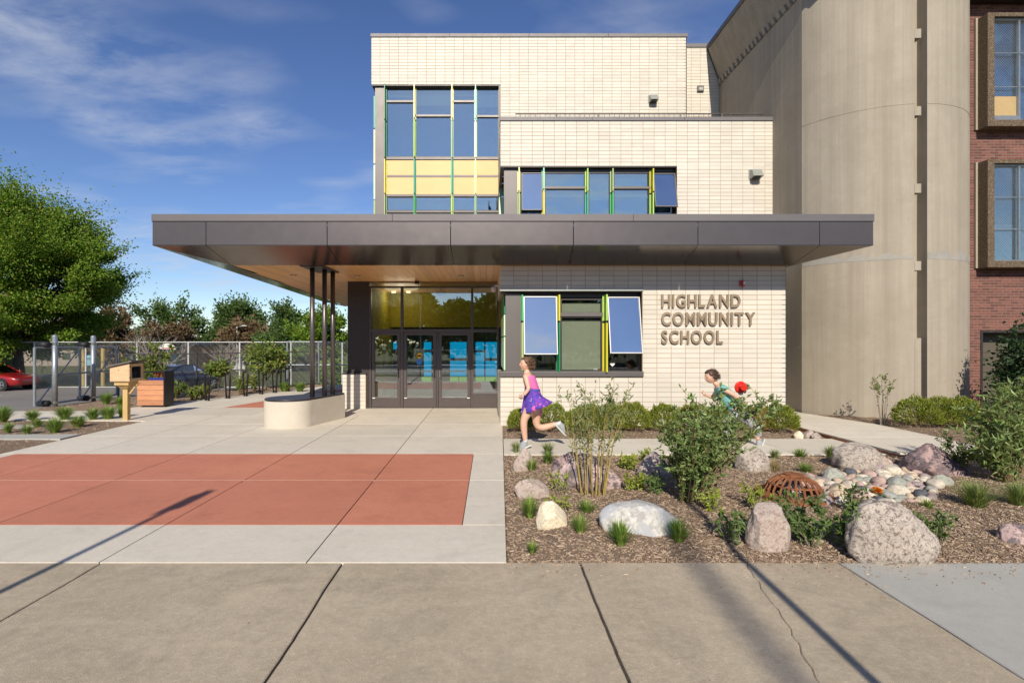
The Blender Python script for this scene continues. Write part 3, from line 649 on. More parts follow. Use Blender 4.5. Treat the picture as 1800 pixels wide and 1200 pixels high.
MB().box(wx(986,G),wx(1058,G),G+0.09,G+0.095,wz(650,G),wz(561,G)).build('roller_shade', M['shade'], SB)
MB().box(wx(1044,G),wx(1051,G),G+0.026,G+0.028,wz(650,G),wz(647.5,G)).build('sticker', M['white'], SB)
MB().box(wx(1051.2,G),wx(1055,G),G+0.026,G+0.028,wz(650,G),wz(647.5,G)).build('sticker', tone('red_print', '#c0402c'), SB)
for a, b in ((917,979),(1066,1127)): pane(a, b, 522, 653, G+0.03, 'glass_clear', 0.035)
sash(920, 978.5, 521, 624, G-0.05, 9); sash(1067.5, 1124, 522, 623, G-0.05, 12)
for a, b in ((979,985),(1059,1066)): mull(a, b, 520, 653, G+0.01, -0.02, 0.05, 'dark')
GF = G-0.06
fin(917.5, GF, [(518,565,'grn'),(566,652,'olv')], 0.26); fin(981.5, GF, [(518,565,'ye2'),(566,654,'dg')], 0.30); fin(1063, GF, [(518,565,'lime'),(567,654,'ye2')], 0.40)
# heart cut-out hung in the right window and things on the sill inside
hp = []
for k in range(28):
    a = 2*math.pi*k/28; hp.append((16*math.sin(a)**3, 13*math.cos(a)-5*math.cos(2*a)-2*math.cos(3*a)-math.cos(4*a)))
hx, hz = wx(1076,G+0.06), wz(640,G+0.06)
MB().prism([(hx+u*0.0032, hz+v*0.0032) for u, v in hp], 0, 0.006, lambda u, v, h: (u, G+0.028+h, v)).build('paper_heart', M['white'], SB)

# --- entrance: storefront with three doors
D = YDOOR
x_ = lambda p: wx(p, D); z_ = lambda p: wz(p, D)
MB().box(x_(612), x_(650), D-0.05, D+0.3, -0.02, ZS+0.3).build('entrance_panel', M['dark'], SB, bevel=0.004)
MB().box(x_(612)+0.02, x_(612)+0.30, D+0.3, D+8, 0.0, ZS+0.4).build('side_wall', M['dark'], SB)
for y0, y1, tn in ((500,595,'dg'),(597,655,'ye2')):
    MB().box(x_(612)-0.10, x_(612)+0.018, D+0.32, D+0.37, z_(y1), z_(y0)).build('fin', tone('fin_'+tn, FIN[tn]), SB)
# brick pier below the dark panel
PXa, PXb = x_(604.5), x_(645); PZ = z_(657)
brick_face('brick_pier', [(PXa,PXb,-0.05,PZ)], SB, (PXa, PZ), frontal(D-0.12), depth=0.22)
brick_face('brick_pier', [(D-0.119,D+0.5,-0.05,PZ)], SB, (D-0.12, PZ), leftside(PXa), depth=0.22)
MB().box(PXa-0.02,PXb+0.01,D-0.15,D+0.5,PZ,PZ+0.03).build('pier_cap', M['dark'], SB, bevel=0.004)
for k in (0.12, 0.30, 0.47):
    MB().tube([(PXa+k,D-0.10,PZ+0.03),(PXa+k,D-0.10,PZ+0.075),(PXa+k+0.03,D-0.12,PZ+0.09)], 0.012, 8).build('cap_stud', M['blackmetal'], SB)
def stile(p0, p1, y0, y1, m='doorframe', d0=-0.045, d1=0.075, name='mullion'):
    return MB().box(x_(p0), x_(p1), D+d0, D+d1, z_(y1), z_(y0)).build(name, M[m], SB)
stile(650,653,503,716.6); stile(873.5,876.5,503,716.6); stile(704.5,708.8,503,716.6); stile(828,832,503,716.6); stile(767.6,770.2,584,716.6)
for a, b in ((653,704.5),(708.8,828),(832,873.5)): stile(a,b,503,506); stile(a,b,578.5,583.8)
def lite(p0, p1, y0, y1, parent=None, m='glass_door'):
    return MB().box(x_(p0), x_(p1), D+0.010, D+0.020, z_(y1), z_(y0)).build('pane', M[m], parent or SB)
lite(653,704.5,506,578.5); lite(708.8,828,506,578.5); lite(832,873.5,506,578.5); lite(832,873.5,583.8,688)
stile(832,873.5,688,692,'cap'); MB().box(x_(832),x_(873.5),D-0.02,D+0.05,z_(716),z_(692)).build('kick_panel', M['doorframe'], SB)
def door(p0, p1, hinge_left, bar):
    b = MB(); s = 7.0/ F * D; zt, zb = z_(584), z_(715.8); gt, gb = z_(589), z_(698); x0, x1 = x_(p0), x_(p1); a0, a1 = x0+0.085, x1-0.085
    b.box(x0,a0,D-0.03,D+0.05,zb,zt).box(a1,x1,D-0.03,D+0.05,zb,zt).box(a0,a1,D-0.03,D+0.05,gt,zt).box(a0,a1,D-0.03,D+0.05,zb,gb)
    o = b.build('door', M['doorframe'], SB, bevel=0.004)
    MB().box(a0,a1,D+0.010,D+0.020,gb,gt).build('pane', M['glass_door'], o)
    MB().box(a0,a1,D+0.055,D+0.085,z_(653.5),z_(651)).build('push_bar', M['steel'], o)
    hx_ = x1-0.045 if hinge_left else x0+0.045
    MB().tube([(hx_,D-0.03,z_(663)),(hx_,D-0.085,z_(662)),(hx_,D-0.085,z_(650)),(hx_,D-0.03,z_(649))], 0.013, 8).build('handle', M['steel'] if bar else M['blackmetal'], o)
    MB().obox((x0+0.06 if hinge_left else x1-0.06, D-0.034, z_(699)), (0.07,0.008,0.022)).build('label_plate', M['white'], o)
    MB().box(x0+0.02,x1-0.02,D-0.036,D-0.03,zb+0.01,zb+0.2).build('kick_plate', M['doorframe'], o)
    return o
d1 = door(653.6,704,True,False); d2 = door(709.4,767,True,False); d3 = door(770.8,827.4,False,True)
for yy, tn, h in ((625,'sticker_yellow','#e0b428'),(636,'sticker_blue','#3f7fcf')):
    MB().lathe([(0.0,-0.002),(0.078,-0.002),(0.078,0.001),(0.0,0.001)], (x_(737),D+0.008,z_(yy)), 24, Matrix.Rotation(R(90),3,'X')).build('sticker', tone(tn,h), d2)
MB().box(x_(733),x_(741),D+0.0045,D+0.0055,z_(626.4),z_(624)).build('sticker', M['black'], d2)
# lobby inside the glass
def glow(name, col, e):
    t = NT(name); t.bsdf(col, 0.3, 0, None, 0.5, Emission_Color=col, Emission_Strength=e); return t.m
M['blue'] = glow('blue_glow_panel', (0.0,0.32,0.66), 0.95); M['limeglow'] = glow('lime_glow_panel', (0.24,0.62,0.10), 0.55)  # inner panels, no lamps: emission added to stand in for daylight on them
V2 = D+3.2; v_ = lambda p: wx(p, V2); w_ = lambda p: wz(p, V2)
MB().box(x_(650),x_(880),D+0.1,V2+3.0,-0.12,-0.02).build('lobby_floor', M['walk'], SB)
MB().box(x_(646),x_(648),D+0.1,V2+3.0,0,3.6).box(x_(890),x_(893),D+0.1,V2+3.0,0,3.6).box(x_(646),x_(893),V2+2.9,V2+3.0,0,3.6).build('lobby_wall', M['yellow_wall'], SB)
b = MB()
yy0 = D+0.1; n_ = 22
MB().box(x_(646),x_(893),D+0.08,V2+3.0,3.36,3.46).build('lobby_ceiling', M['soffit'], SB)
MB().box(v_(640),v_(905),V2,V2+0.05,w_(575),3.36).build('lobby_upper_wall', M['yellow_wall'], SB)
MB().box(v_(640),v_(755),V2+0.5,V2+0.55,-0.02,w_(575)).build('lobby_partition', M['interior'], SB)
MB().box(v_(668),v_(688),V2-1.2,V2-1.1,-0.02,w_(598)).build('lobby_column', M['cream'], SB)
LW = MB().box(v_(755),v_(905),V2+0.06,V2+0.10,-0.02,w_(575)).build('inner_screen', M['interior'], SB)
def bl(p0,p1,y0,y1,m): MB().box(v_(p0),v_(p1),V2+0.02,V2+0.058,w_(y1),w_(y0)).build('pane', M[m], LW)
for p0,p1,y0,y1 in ((691,697,601,614),(745,758,601,614.5),(745,758,619,661),(791,820,601,629),(791,820,634,661),(836,851,601,615),(836,851,619,661),(853.5,876,601,629),(853.5,876,634,661)): bl(p0,p1,y0,y1,'blue')
for p0,p1 in ((741,758),(791,805.5),(807,820),(836,852),(853.5,876)): bl(p0,p1,662.5,670,'limeglow')
for k_, xx in enumerate((692,718)):      # lit lobby lamps, two of them visible through the doors
    px_ = wx(xx, V2-1.0); lm_ = MB().lathe([(0.0,-0.03),(0.07,-0.03),(0.07,0.03),(0.0,0.03)], (px_,V2-1.0,3.325), 18).build('lobby_lamp', glow('lamp_glow%d' % k_, (1.0,0.86,0.62), 1.3), SB)
    ld = bpy.data.lights.new('lobby_light', 'POINT'); ld.energy = 8; ld.color = (1.0,0.84,0.60); ld.shadow_soft_size = 0.35; lo_ = bpy.data.objects.new('lobby_light', ld); COL.objects.link(lo_); lo_.parent = lm_; lo_.location = Vector((px_,V2-1.0,3.22))-Vector(SB['_o'])
# desk and planter in the lobby
MB().box(v_(658),v_(686),V2-1.9,V2-1.3,0,0.62).build('lobby_desk', M['black'], SB)
MB().box(v_(766),v_(790),V2-0.15,V2-0.1,0,1.9).build('inner_door', M['interior'], SB)
es = thing('exit_light', 'yellow box sign hanging from the lobby ceiling behind the transom', 'sign', (x_(770),D+0.5,3.08)); 
MB().box(x_(762.5),x_(781),D+0.48,D+0.54,z_(517),z_(506.5)).build('sign_box', tone('sign_amber','#d8971c'), es, bevel=0.004); MB().tube([(x_(771.5),D+0.51,z_(507)),(x_(771.5),D+0.51,3.355)],0.01,6).build('hanger', M['dark'], es)

# roof railing, louvre
RY = YB+0.5
rl = MB(); zt = wz(200.5,RY); x0, x1 = wx(906,RY), wx(1342,RY)
rl.tube([(x0,RY,ZB1+0.0),(x0,RY,zt),(x1,RY,zt)], 0.018, 8)
for k in range(1, 7): rl.tube([(x0+(x1-x0)*k/6,RY,ZB1-0.4),(x0+(x1-x0)*k/6,RY,zt)], 0.016, 8)
RO = rl.build('railing', M['panel'], SB)
for k in range(1, 50):
    x = x0+(x1-x0)*k/50
    MB().tube([(x,RY+0.01,ZB1-0.4),(x,RY+0.01,zt)], 0.006, 5).build('baluster', M['panel'], RO)
for k in range(7):
    a = wx(1208.5+k*6.7,YD); MB().box(a,a+0.085,YD-0.02,YD+0.0,wz(211,YD),wz(206,YD)).build('louvre_slot', M['black'], SB)

# ================================================================== CANOPY
CN = thing('entrance_canopy', 'long dark bronze metal entrance canopy with timber soffit on three slim posts', 'canopy', (0.5, 12.0, 0.0))
YF = 10.0; YI = 11.02; ZF = wz(430.5,YF); ZT = wz(389,YF); ZTT = wz(376.5,YF); ZI = ZS
XL, XR = wx(268,YF), wx(1535,YF); XLi, XRi = wx(407,YI), wx(1391,YI)
joints = [wx(q,YF) for q in (362,575,792,1008,1227,1441)]
jin = [wx(q,YI) for q in (407,601,798,1000.5,1199,1391)]
xs = [XL]+joints+[XR]; xi = [XLi]+jin+[XRi]; g = 0.006
YBK = 23.4; XLb, XLbi = XL-0.95, XLi-0.93         # back end of the left edge
for k in range(len(xs)-1):
    a, b = xs[k]+(g if k else 0), xs[k+1]-(g if k < len(xs)-2 else 0)
    MB().box(a,b,YF,YF+0.03,ZF,ZT-0.008).build('fascia_panel', M['bronze'], CN, bevel=0.003)
for k in range(1, len(xs)-2):
    a, b, c, d = xs[k]+g, xs[k+1]-g, xi[k]+g*0.9, xi[k+1]-g*0.9
    if True: MB().hexa([(a,YF+0.001,ZF-0.012),(b,YF+0.001,ZF-0.012),(d,YI,ZI-0.012),(c,YI,ZI-0.012)],[(a,YF+0.001,ZF-0.002),(b,YF+0.001,ZF-0.002),(d,YI,ZI-0.002),(c,YI,ZI-0.002)]).build('sloped_panel', M['bronze_gloss'], CN)
def tri(pts, name='sloped_panel', m='bronze_gloss'):
    n = len(pts); b = MB(); b.add([(x,y,z-0.012) for x,y,z in pts]+[(x,y,z-0.002) for x,y,z in pts], [tuple(range(n)), tuple(range(n,2*n))[::-1]]+[(i,n+i,n+(i+1)%n,(i+1)%n) for i in range(n)])
    return b.build(name, M[m], CN)
tri([(XL,YF+0.001,ZF),(joints[0]-g,YF+0.001,ZF),(jin[0]-g,YI,ZI)]); tri([(joints[-1]+g,YF+0.001,ZF),(XR,YF+0.001,ZF),(jin[-1]+g,YI,ZI)])
tri([(XL,YF+0.01,ZF),(XLi,YI,ZI),(XLbi,YBK,ZI),(XLb,YBK,ZF)]); tri([(XR,YF+0.01,ZF),(XR,12.9,ZF),(XRi,12.9,ZI),(XRi,YI,ZI)])
MB().hexa([(XL-0.0,YF+0.031,ZF),(XL+0.03,YF+0.031,ZF),(XLb+0.03,YBK,ZF),(XLb,YBK,ZF)],[(XL,YF+0.031,ZT-0.008),(XL+0.03,YF+0.031,ZT-0.008),(XLb+0.03,YBK,ZT-0.008),(XLb,YBK,ZT-0.008)]).build('fascia_panel', M['bronze'], CN)
MB().box(XR-0.03,XR,YF+0.031,12.9,ZF,ZT-0.008).build('fascia_panel', M['bronze'], CN)
for k in range(3):
    a, b = XL-0.012+(XR-XL+0.024)*k/3, XL-0.012+(XR-XL+0.024)*(k+1)/3
    MB().box(a+0.002,b-0.002,YF-0.018,YF+0.25,ZT,ZTT).build('fascia_cap', M['cap'], CN, bevel=0.004)
MB().box(XL-0.004,XR+0.004,YF-0.004,YF+0.02,ZT-0.009,ZT-0.001).build('shadow_gap', M['black'], CN)
MB().prism([(XL+0.05,YF+0.26),(XR-0.05,YF+0.26),(XR-0.05,12.8),(XB0,YB-0.01),(-3.75,17.3),(-3.75,YBK),(XLb+0.05,YBK)], ZT-0.12, ZT-0.03).build('roof', M['panel'], CN)
MB().prism([(XLi+0.02,YI+0.02),(XRi-0.02,YI+0.02),(XRi-0.02,12.8),(XA1-0.3,12.8),(XA0+0.1,YDOOR),(-3.7,YDOOR+0.2),(-3.7,YBK),(XLbi+0.05,YBK)], ZI+0.05, ZI+0.09).build('soffit_backing', M['black'], CN)
pwid = 0.15; x = XLbi
k = 0
while x < XRi - 0.02:
    a, b = x+0.0025, min(x+pwid-0.0025, XRi)
    mid = (a+b)/2
    ye = YBK if mid < -3.72 else (YDOOR-0.052 if mid < XA0-0.01 else (YA-0.012 if mid < XA1+0.01 else 12.85))
    ys = YI+0.004
    if mid < XLi: ys = YI + (XLi-mid)/(XLi-XLbi)*(YBK-YI)
    if ye - ys > 0.05: MB().box(a,b,ys,ye,ZI,ZI+0.022).build('soffit_plank', M['soffit'], CN)
    x += pwid
for p, q in ((516,483),(628,484),(810,484)):
    Y = (ZI-E)*F/(CY-q); X = wx(p,Y)
    o = MB().lathe([(0.075,-0.004),(0.075,0.004),(0.055,0.004),(0.055,-0.001)], (X,Y,ZI-0.005), 20).build('downlight', M['dark'], CN)
    MB().lathe([(0.0,0),(0.055,0)], (X,Y,ZI-0.003), 20).build('lens', M['white'], o)
cols_ = [(wx(549,11.4),11.4),(wx(570.5,11.62),11.62),(wx(585,11.95),11.95)]
for X, Y in cols_:
    MB().tube([(X,Y,0.55),(X,Y,ZI)], 0.052, 20).build('post', M['bronze'], CN, True)
MB().prism([(wx(526,11.05),11.06),(wx(570,11.05),11.06),(wx(597,12.2),12.15),(wx(560,12.2),12.15)], ZI-0.025, ZI-0.002).build('post_plate', M['dark'], CN)
# ================================================================== SEAT
BN = thing('concrete_bench', 'rounded cast concrete bench with dark top around the canopy posts', 'bench', (-3.9,11.4,0))
arc = [( -4.17+0.52*math.cos(R(a)), 11.13+0.52*math.sin(R(a))) for a in range(-17,-241,-4)]
pl = arc + [(-3.62,12.50),(-3.30,12.22)]
MB().prism(pl, -0.02, 0.545).build('base', M['bench'], BN, True).modifiers.new('n','EDGE_SPLIT').split_angle = R(35)
cxy = (-3.9,11.5)
MB().prism([(cxy[0]+(x-cxy[0])*0.985, cxy[1]+(y-cxy[1])*0.985) for x, y in pl], 0.546, 0.585).build('seat_top', M['dark'], BN, bevel=0.008)
# ================================================================== CONCRETE STAIR TOWER
TW = thing('concrete_tower', 'old board formed concrete stair tower with rounded front and vertical slot', 'tower', (9.9, 14.0, 0))
TC = (9.9, 14.05); TR = 2.26; TH = 13.5
def tp(a, r=TR): return (TC[0]+r*math.cos(a), TC[1]+r*math.sin(a))
aL = math.atan2(-math.sqrt(TR**2-(7.87-TC[0])**2), 7.87-TC[0]); aS0 = math.atan2(-1, (9.66-9.9)/2.26*1.0); aS0 = -math.acos((9.655-9.9)/TR); aS1 = -math.acos((9.93-9.9)/TR); aR = -math.acos((11.93-9.9)/TR)
ring = lambda a, b, n, r=TR: [tp(a+(b-a)*k/n, r) for k in range(n+1)]
def wallstrip(a, b, n, z0, z1, name='shaft', th=0.30):
    return MB().prism(ring(a,b,n)+ring(a,b,n,TR-th)[::-1], z0, z1).build(name, M['tower'], TW, False)
wallstrip(aL, aS0, 30, -0.1, TH); wallstrip(aS1, aR, 26, -0.1, TH)
MB().prism(ring(aS0-0.05,aS1+0.05,6,TR-0.28)+ring(aS0-0.05,aS1+0.05,6,TR-0.45)[::-1], -0.1, TH).build('slot_back', M['tower'], TW)
amid = aS0+(aS1-aS0)*0.52
for z0, z1 in ((-0.1, wz(594,TC[1]-TR)), *[(wz(q+16,11.8), wz(q,11.8)) for q in (459,323,187,51,-85)]):
    MB().prism(ring(aS0+0.002,amid,4,TR-0.002)+ring(aS0+0.002,amid,4,TR-0.27)[::-1], z0, z1).build('concrete_block', M['tower'], TW)
# construction joints: a thin ledge high up, a grey patched one lower
def joint_ring(a, b, z, h, n, m, rag, out_=0.004):
    V = []; Q = []
    for k in range(n+1):
        t_ = a+(b-a)*k/n; zt_ = z + h*(0.5+rag*noise.noise(Vector((t_*9, z, 0)))+0.6*rag*noise.noise(Vector((t_*31, z, 4)))); zb_ = z - h*0.5 + 0.1*h*noise.noise(Vector((t_*14, z, 7)))
        for r_, q in ((TR-0.005,zb_),(TR+out_,zb_+0.004),(TR+out_,zt_-0.004),(TR-0.005,zt_)): p = tp(t_, r_); V.append((p[0],p[1],q))
    for k in range(n):
        for j in range(3): Q.append((k*4+j,(k+1)*4+j,(k+1)*4+j+1,k*4+j+1))
    np_obj('joint_band', V, Q, m, TW)
for a, b in ((aL+0.003,aS0-0.003),(aS1+0.003,aR)):
    joint_ring(a, b, 7.14, 0.022, 60, M['tower'], 0.9, 0.006); joint_ring(a, b, 3.70, 0.13, 90, M['patch'], 1.1, 0.004)
# flat flank and its flared parapet
FX = 7.87; YK = 17.66
MB().box(FX, FX+0.3, tp(aL)[1]+0.0, 30, -0.1, 10.42).build('flank_wall', M['tower'], TW)
MB().box(FX+0.02, TC[0]+0.6, tp(aL)[1]+0.02, 15.0, 11.0, TH).build('upper_core', M['tower'], TW)
pf = [(FX+0.05,10.42),(FX-0.03,10.62),(FX-0.40,11.66),(FX-0.34,11.76),(FX+0.4,11.76),(FX+0.4,10.42)]
MB().prism(pf, 12.2, YK-0.02, lambda u, v, h: (u, h, v)).build('parapet', M['tower'], TW)
MB().prism([(FX-0.44,11.64),(FX-0.44,11.78),(FX+0.42,11.78),(FX+0.42,11.765),(FX-0.36,11.765),(FX-0.41,11.64)], 12.15, YK-0.015, lambda u, v, h: (u, h, v)).build('parapet_cap', M['cap'], TW)
MB().prism([(u-0.012 if i in (1,2) else u, v) for i,(u,v) in enumerate(pf)], YK-0.018, YK+0.02, lambda u, v, h: (u, h, v)).build('parapet_end', M['dark'], TW)
rgh = random.Random(4); y = 12.4; kk = 0
while y < YK-0.15:      # hammered rib along the foot of the parapet
    l_ = rgh.uniform(0.16,0.24)
    MB().hexa([(FX-0.05,y,10.42),(FX-0.05,y+l_*0.72,10.44),(FX+0.1,y+l_,10.42),(FX+0.1,y,10.42)], [(FX-0.09,y+0.05,10.60),(FX-0.07,y+l_*0.9,10.63),(FX+0.1,y+l_*0.9,10.62),(FX+0.1,y,10.62)]).build('rough_block', M['tower'], TW, bevel=0.015)
    y += l_+0.035
# ================================================================== RED BRICK WING
AX = thing('brick_wing', 'old red brick school wing with projecting pebbled window surrounds at the right', 'building', (13.5, 13.0, 0))
YR = 13.0; RX0 = 11.80; RX1 = 17.5; DX0 = wx(1723,YR); DZ = wz(581,YR); BX0 = wx(1715,YR)
bays = [(wz(222,12.68), wz(22,12.68)), (wz(470,12.68), wz(280,12.68))]
BX1 = BX0+1.75
regs = [(RX0,DX0,-0.1,DZ),(DX0+2.2,RX1,-0.1,DZ)]
zl = DZ
for z0, z1 in sorted(bays): regs += [(RX0,RX1,zl,z0),(RX0,BX0,z0,z1),(BX1,RX1,z0,z1)]; zl = z1
regs.append((RX0,RX1,zl,10.15))
brick_face('brick_wall', regs, AX, (RX0,0.0), frontal(YR), 0, 'redbrick', 0.2032, 0.0677, 0.010, 0.006, 0.25, 'redmortar', True)
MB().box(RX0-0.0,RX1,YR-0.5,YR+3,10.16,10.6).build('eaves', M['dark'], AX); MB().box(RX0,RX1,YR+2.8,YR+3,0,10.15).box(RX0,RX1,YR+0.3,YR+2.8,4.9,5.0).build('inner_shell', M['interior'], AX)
t = NT('pebbled_concrete'); vv = t.voro(75); c = t.mix(t.ramp(vv, 0.1, 0.6), (0.33,0.25,0.165), (0.10,0.07,0.045)); c = t.mix(t.ramp(t.noise(45,3), 0.5, 0.7), c, (0.38,0.31,0.23))
t.bsdf(c, 0.95, 0, t.bump(vv, 1.0, 0.02), 0.2); M['pebble'] = t.m
def screen_wires(x0, x1, z0, z1, Y, pitch, r, m, parent, name='wire_mesh', P=None):
    """diagonal wire mesh as thin three sided rods"""
    b = MB(); W_, H_ = x1-x0, z1-z0
    P = P or (lambda u, v: (x0+u, Y, z0+v))
    s = -H_
    while s < W_:
        u0 = max(0, s); v0 = u0 - s; u1 = min(W_, s+H_); v1 = u1 - s
        if u1-u0 > 0.01:
            b.tube([P(u0,v0),P(u1,v1)], r, 3, False); b.tube([P(u0,H_-v0),P(u1,H_-v1)], r, 3, False)
        s += pitch
    o = b.build(name, m, parent); o['kind'] = 'stuff'; return o
M['wire'] = plain('zinc_wire', (0.34,0.36,0.36), 0.5, 0.5, grain=0.1)
for i, (z0, z1) in enumerate(bays):
    yf = 12.68; f = 0.165; b = MB()
    bo = [(BX0,z0),(BX1,z0),(BX1,z1),(BX0,z1)]
    b.box(BX0,BX0+f,yf,YR+0.2,z0,z1).box(BX1-f,BX1,yf,YR+0.2,z0,z1).box(BX0+f,BX1-f,yf,YR+0.2,z0,z0+f).box(BX0+f,BX1-f,yf,YR+0.2,z1-f*0.6,z1)
    o = b.build('window_surround', M['pebble'], AX, bevel=0.012)
    MB().box(BX0-0.05,BX0-0.002,YR-0.06,YR+0.1,z0+0.02,z1+0.02).build('surround_trim', M['tower'], o)
    a0, a1, c0, c1 = BX0+f, BX1-f, z0+f, z1-f*0.6; yg = yf+0.10
    fr = MB().box(a0,a0+0.03,yg-0.03,yg+0.03,c0,c1).box(a1-0.03,a1,yg-0.03,yg+0.03,c0,c1).box(a0+0.03,a1-0.03,yg-0.03,yg+0.03,c0,c0+0.03).box(a0+0.03,a1-0.03,yg-0.03,yg+0.03,c1-0.03,c1)
    for q in (0.33,0.66): fr.box(a0+0.03,a1-0.03,yg-0.035,yg-0.02,c0+(c1-c0)*q-0.008,c0+(c1-c0)*q+0.008)
    fr.box(a0+0.66,a0+0.70,yg-0.02,yg+0.03,c0+0.03,c1-0.03)
    w2 = fr.build('window', M['galv'], AX)
    MB().box(a0+0.03,a1-0.03,yg+0.06,yg+0.07,c0+0.03,c1-0.03).build('pane', M['glass_up'], w2)
    screen_wires(a0+0.03,a1-0.03,c0+0.03,c1-0.03,yg-0.045,0.062,0.0026,M['wire'],w2)
    if i == 0:
        MB().box(a0+0.05,a0+0.58,yg+0.12,yg+0.13,c0+1.40,c1-0.30).build('blind', M['shade'], w2)
        MB().box(a0+0.03,a0+0.66,yg+0.04,yg+0.055,c0+0.14,c0+0.62).build('boarded_panel', M['ochre'], w2)
        MB().box(a0+0.03,a0+0.66,yg-0.01,yg+0.05,c0+0.03,c0+0.13).build('vent_strip', M['galv'], w2)
    else:
        MB().box(a0+0.03,a0+0.66,yg+0.12,yg+0.13,c0+0.80,c0+0.92).build('blind', M['shade'], w2)
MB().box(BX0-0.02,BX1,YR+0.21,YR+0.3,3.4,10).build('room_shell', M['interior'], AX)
MB().box(DX0,DX0+0.05,YR-0.02,YR+0.3,0,DZ).box(DX0+0.05,DX0+2.15,YR-0.02,YR+0.3,DZ-0.05,DZ).box(DX0+2.15,DX0+2.2,YR-0.02,YR+0.3,0,DZ).build('door_frame', M['dark'], AX)
M['olivepaint'] = plain('olive_paint', (0.10,0.085,0.06), 0.5, grain=0.1)
for k in range(4):
    MB().box(DX0+0.05,DX0+2.15,YR+0.36,YR+0.40,0.0+k*0.5+0.004,0.5+k*0.5-0.004).build('garage_door_panel', M['olivepaint'], AX, bevel=0.006)
MB().lathe([(0.0,0),(0.035,0),(0.035,0.05),(0.0,0.05)], (wx(1767,YR+0.36),YR+0.36,wz(667,YR+0.36)), 14, Matrix.Rotation(R(90),3,'X')).build('door_knob', M['steel'], AX)

# ================================================================== SIGN LETTERS
SG = thing('school_sign', 'raised bronze letters reading HIGHLAND COMMUNITY SCHOOL on the cream brick wall', 'sign', (3.75, YA-0.03, 1.9))
M['letter'] = plain('letter_bronze', (0.30,0.225,0.155), 0.45, 0.35, grain=0.05)
def letter_curve(ch, size):
    cu = bpy.data.curves.new('letter', 'FONT'); cu.body = ch; cu.size = size; cu.extrude = 0.016; cu.offset = 0.0085; cu.align_x = 'LEFT'; cu.resolution_u = 4
    o = bpy.data.objects.new('letter_tmp', cu); COL.objects.link(o); dg = bpy.context.evaluated_depsgraph_get(); dg.update()
    me = bpy.data.meshes.new_from_object(o.evaluated_get(dg)); bpy.data.objects.remove(o); return me
cache = {}
for txt, ytop, ybot, x1px in (('HIGHLAND',517.5,540.5,1300),('COMMUNITY',549,572,1326),('SCHOOL',581,604,1269)):
    z0, z1 = wz(ybot,YA), wz(ytop,YA); cap = z1-z0; size = cap/0.729
    ws = []
    for ch in txt:
        if ch not in cache:
            me = letter_curve(ch, size); xs_ = [v.co.x for v in me.vertices]; ys_ = [v.co.y for v in me.vertices]
            me.materials.clear(); me.materials.append(M['letter']); cache[ch] = (me, min(xs_), max(xs_), min(ys_), max(ys_))
        ws.append(cache[ch][2]-cache[ch][1])
    X0, X1 = wx(1161.5,YA), wx(x1px,YA); gapl = cap*0.15; k = (X1-X0-gapl*(len(txt)-1))/sum(ws); x = X0
    for ch, w0 in zip(txt, ws):
        me, a, b, c0, c1 = cache[ch]; h0 = cap/ (cache['H'][4]-cache['H'][3])
        o = bpy.data.objects.new('letter', me); COL.objects.link(o); o.parent = SG; o['_o'] = (0,0,0)
        o.rotation_euler = (R(90),0,0); o.scale = (k, h0, 1); o.location = Vector((x-a*k, YA-0.040, z0 - cache['H'][3]*h0)) - Vector(SG['_o'])
        MB().tube([(x+w0*k*0.5, YA-0.036, z0+cap*0.5),(x+w0*k*0.5, YA-0.005, z0+cap*0.5)], 0.006, 6).build('mounting_pin', M['dark'], SG) if ch in 'HI' else None
        x += w0*k + gapl

# ================================================================== SMALL FITTINGS ON THE WALLS
def wall_light(px, py, Y, s, label):
    x, z = wx(px,Y), wz(py,Y); o = thing('wall_light', label, 'light', (x,Y,z), 'box lights on the upper walls')
    MB().hexa([(x-s,Y-0.012,z-s*0.8),(x+s,Y-0.012,z-s*0.8),(x+s,Y-0.01,z-s*0.8),(x-s,Y-0.01,z-s*0.8)],[(x-s,Y-0.05,z+s*0.9),(x+s,Y-0.05,z+s*0.9),(x+s,Y-0.01,z+s*0.9),(x-s,Y-0.01,z+s*0.9)]).build('back_plate', M['greygreen'], o)
    MB().hexa([(x-s*0.85,Y-0.26,z-s*0.55),(x+s*0.85,Y-0.26,z-s*0.55),(x+s*0.85,Y-0.02,z-s*0.75),(x-s*0.85,Y-0.02,z-s*0.75)],[(x-s*0.8,Y-0.14,z+s*0.75),(x+s*0.8,Y-0.14,z+s*0.75),(x+s*0.8,Y-0.02,z+s*0.8),(x-s*0.8,Y-0.02,z+s*0.8)]).build('hood', M['greygreen'], o, bevel=0.01)
    MB().box(x-s*0.6,x+s*0.6,Y-0.22,Y-0.05,z-s*0.80,z-s*0.76).build('lens', M['black'], o)
wall_light(1326,308,YB,0.16,'grey hooded wall light on the middle storey above the canopy end')
wall_light(1147,176,YC,0.15,'grey hooded wall light on the top storey above the roof railing')
x, z = wx(1230.5,YD), wz(157,YD); o = thing('wall_light', 'small square bronze light on the set back top wall near the tower', 'light', (x,YD,z), 'box lights on the upper walls')
MB().box(x-0.11,x+0.11,YD-0.07,YD-0.008,z-0.1,z+0.1).build('housing', M['panel'], o, bevel=0.012); MB().box(x-0.06,x+0.07,YD-0.078,YD-0.071,z-0.06,z+0.03).build('lens', M['greygreen'], o)
x, z = wx(1303.5,YA), wz(498,YA); o = thing('fire_alarm', 'small red fire alarm strobe high on the cream wall under the canopy', 'alarm', (x,YA,z))
M['redpaint'] = plain('red_paint', (0.42,0.018,0.014), 0.3, grain=0.05); M['redgloss'] = plain('red_gloss', (0.62,0.025,0.016), 0.22, grain=0.05)
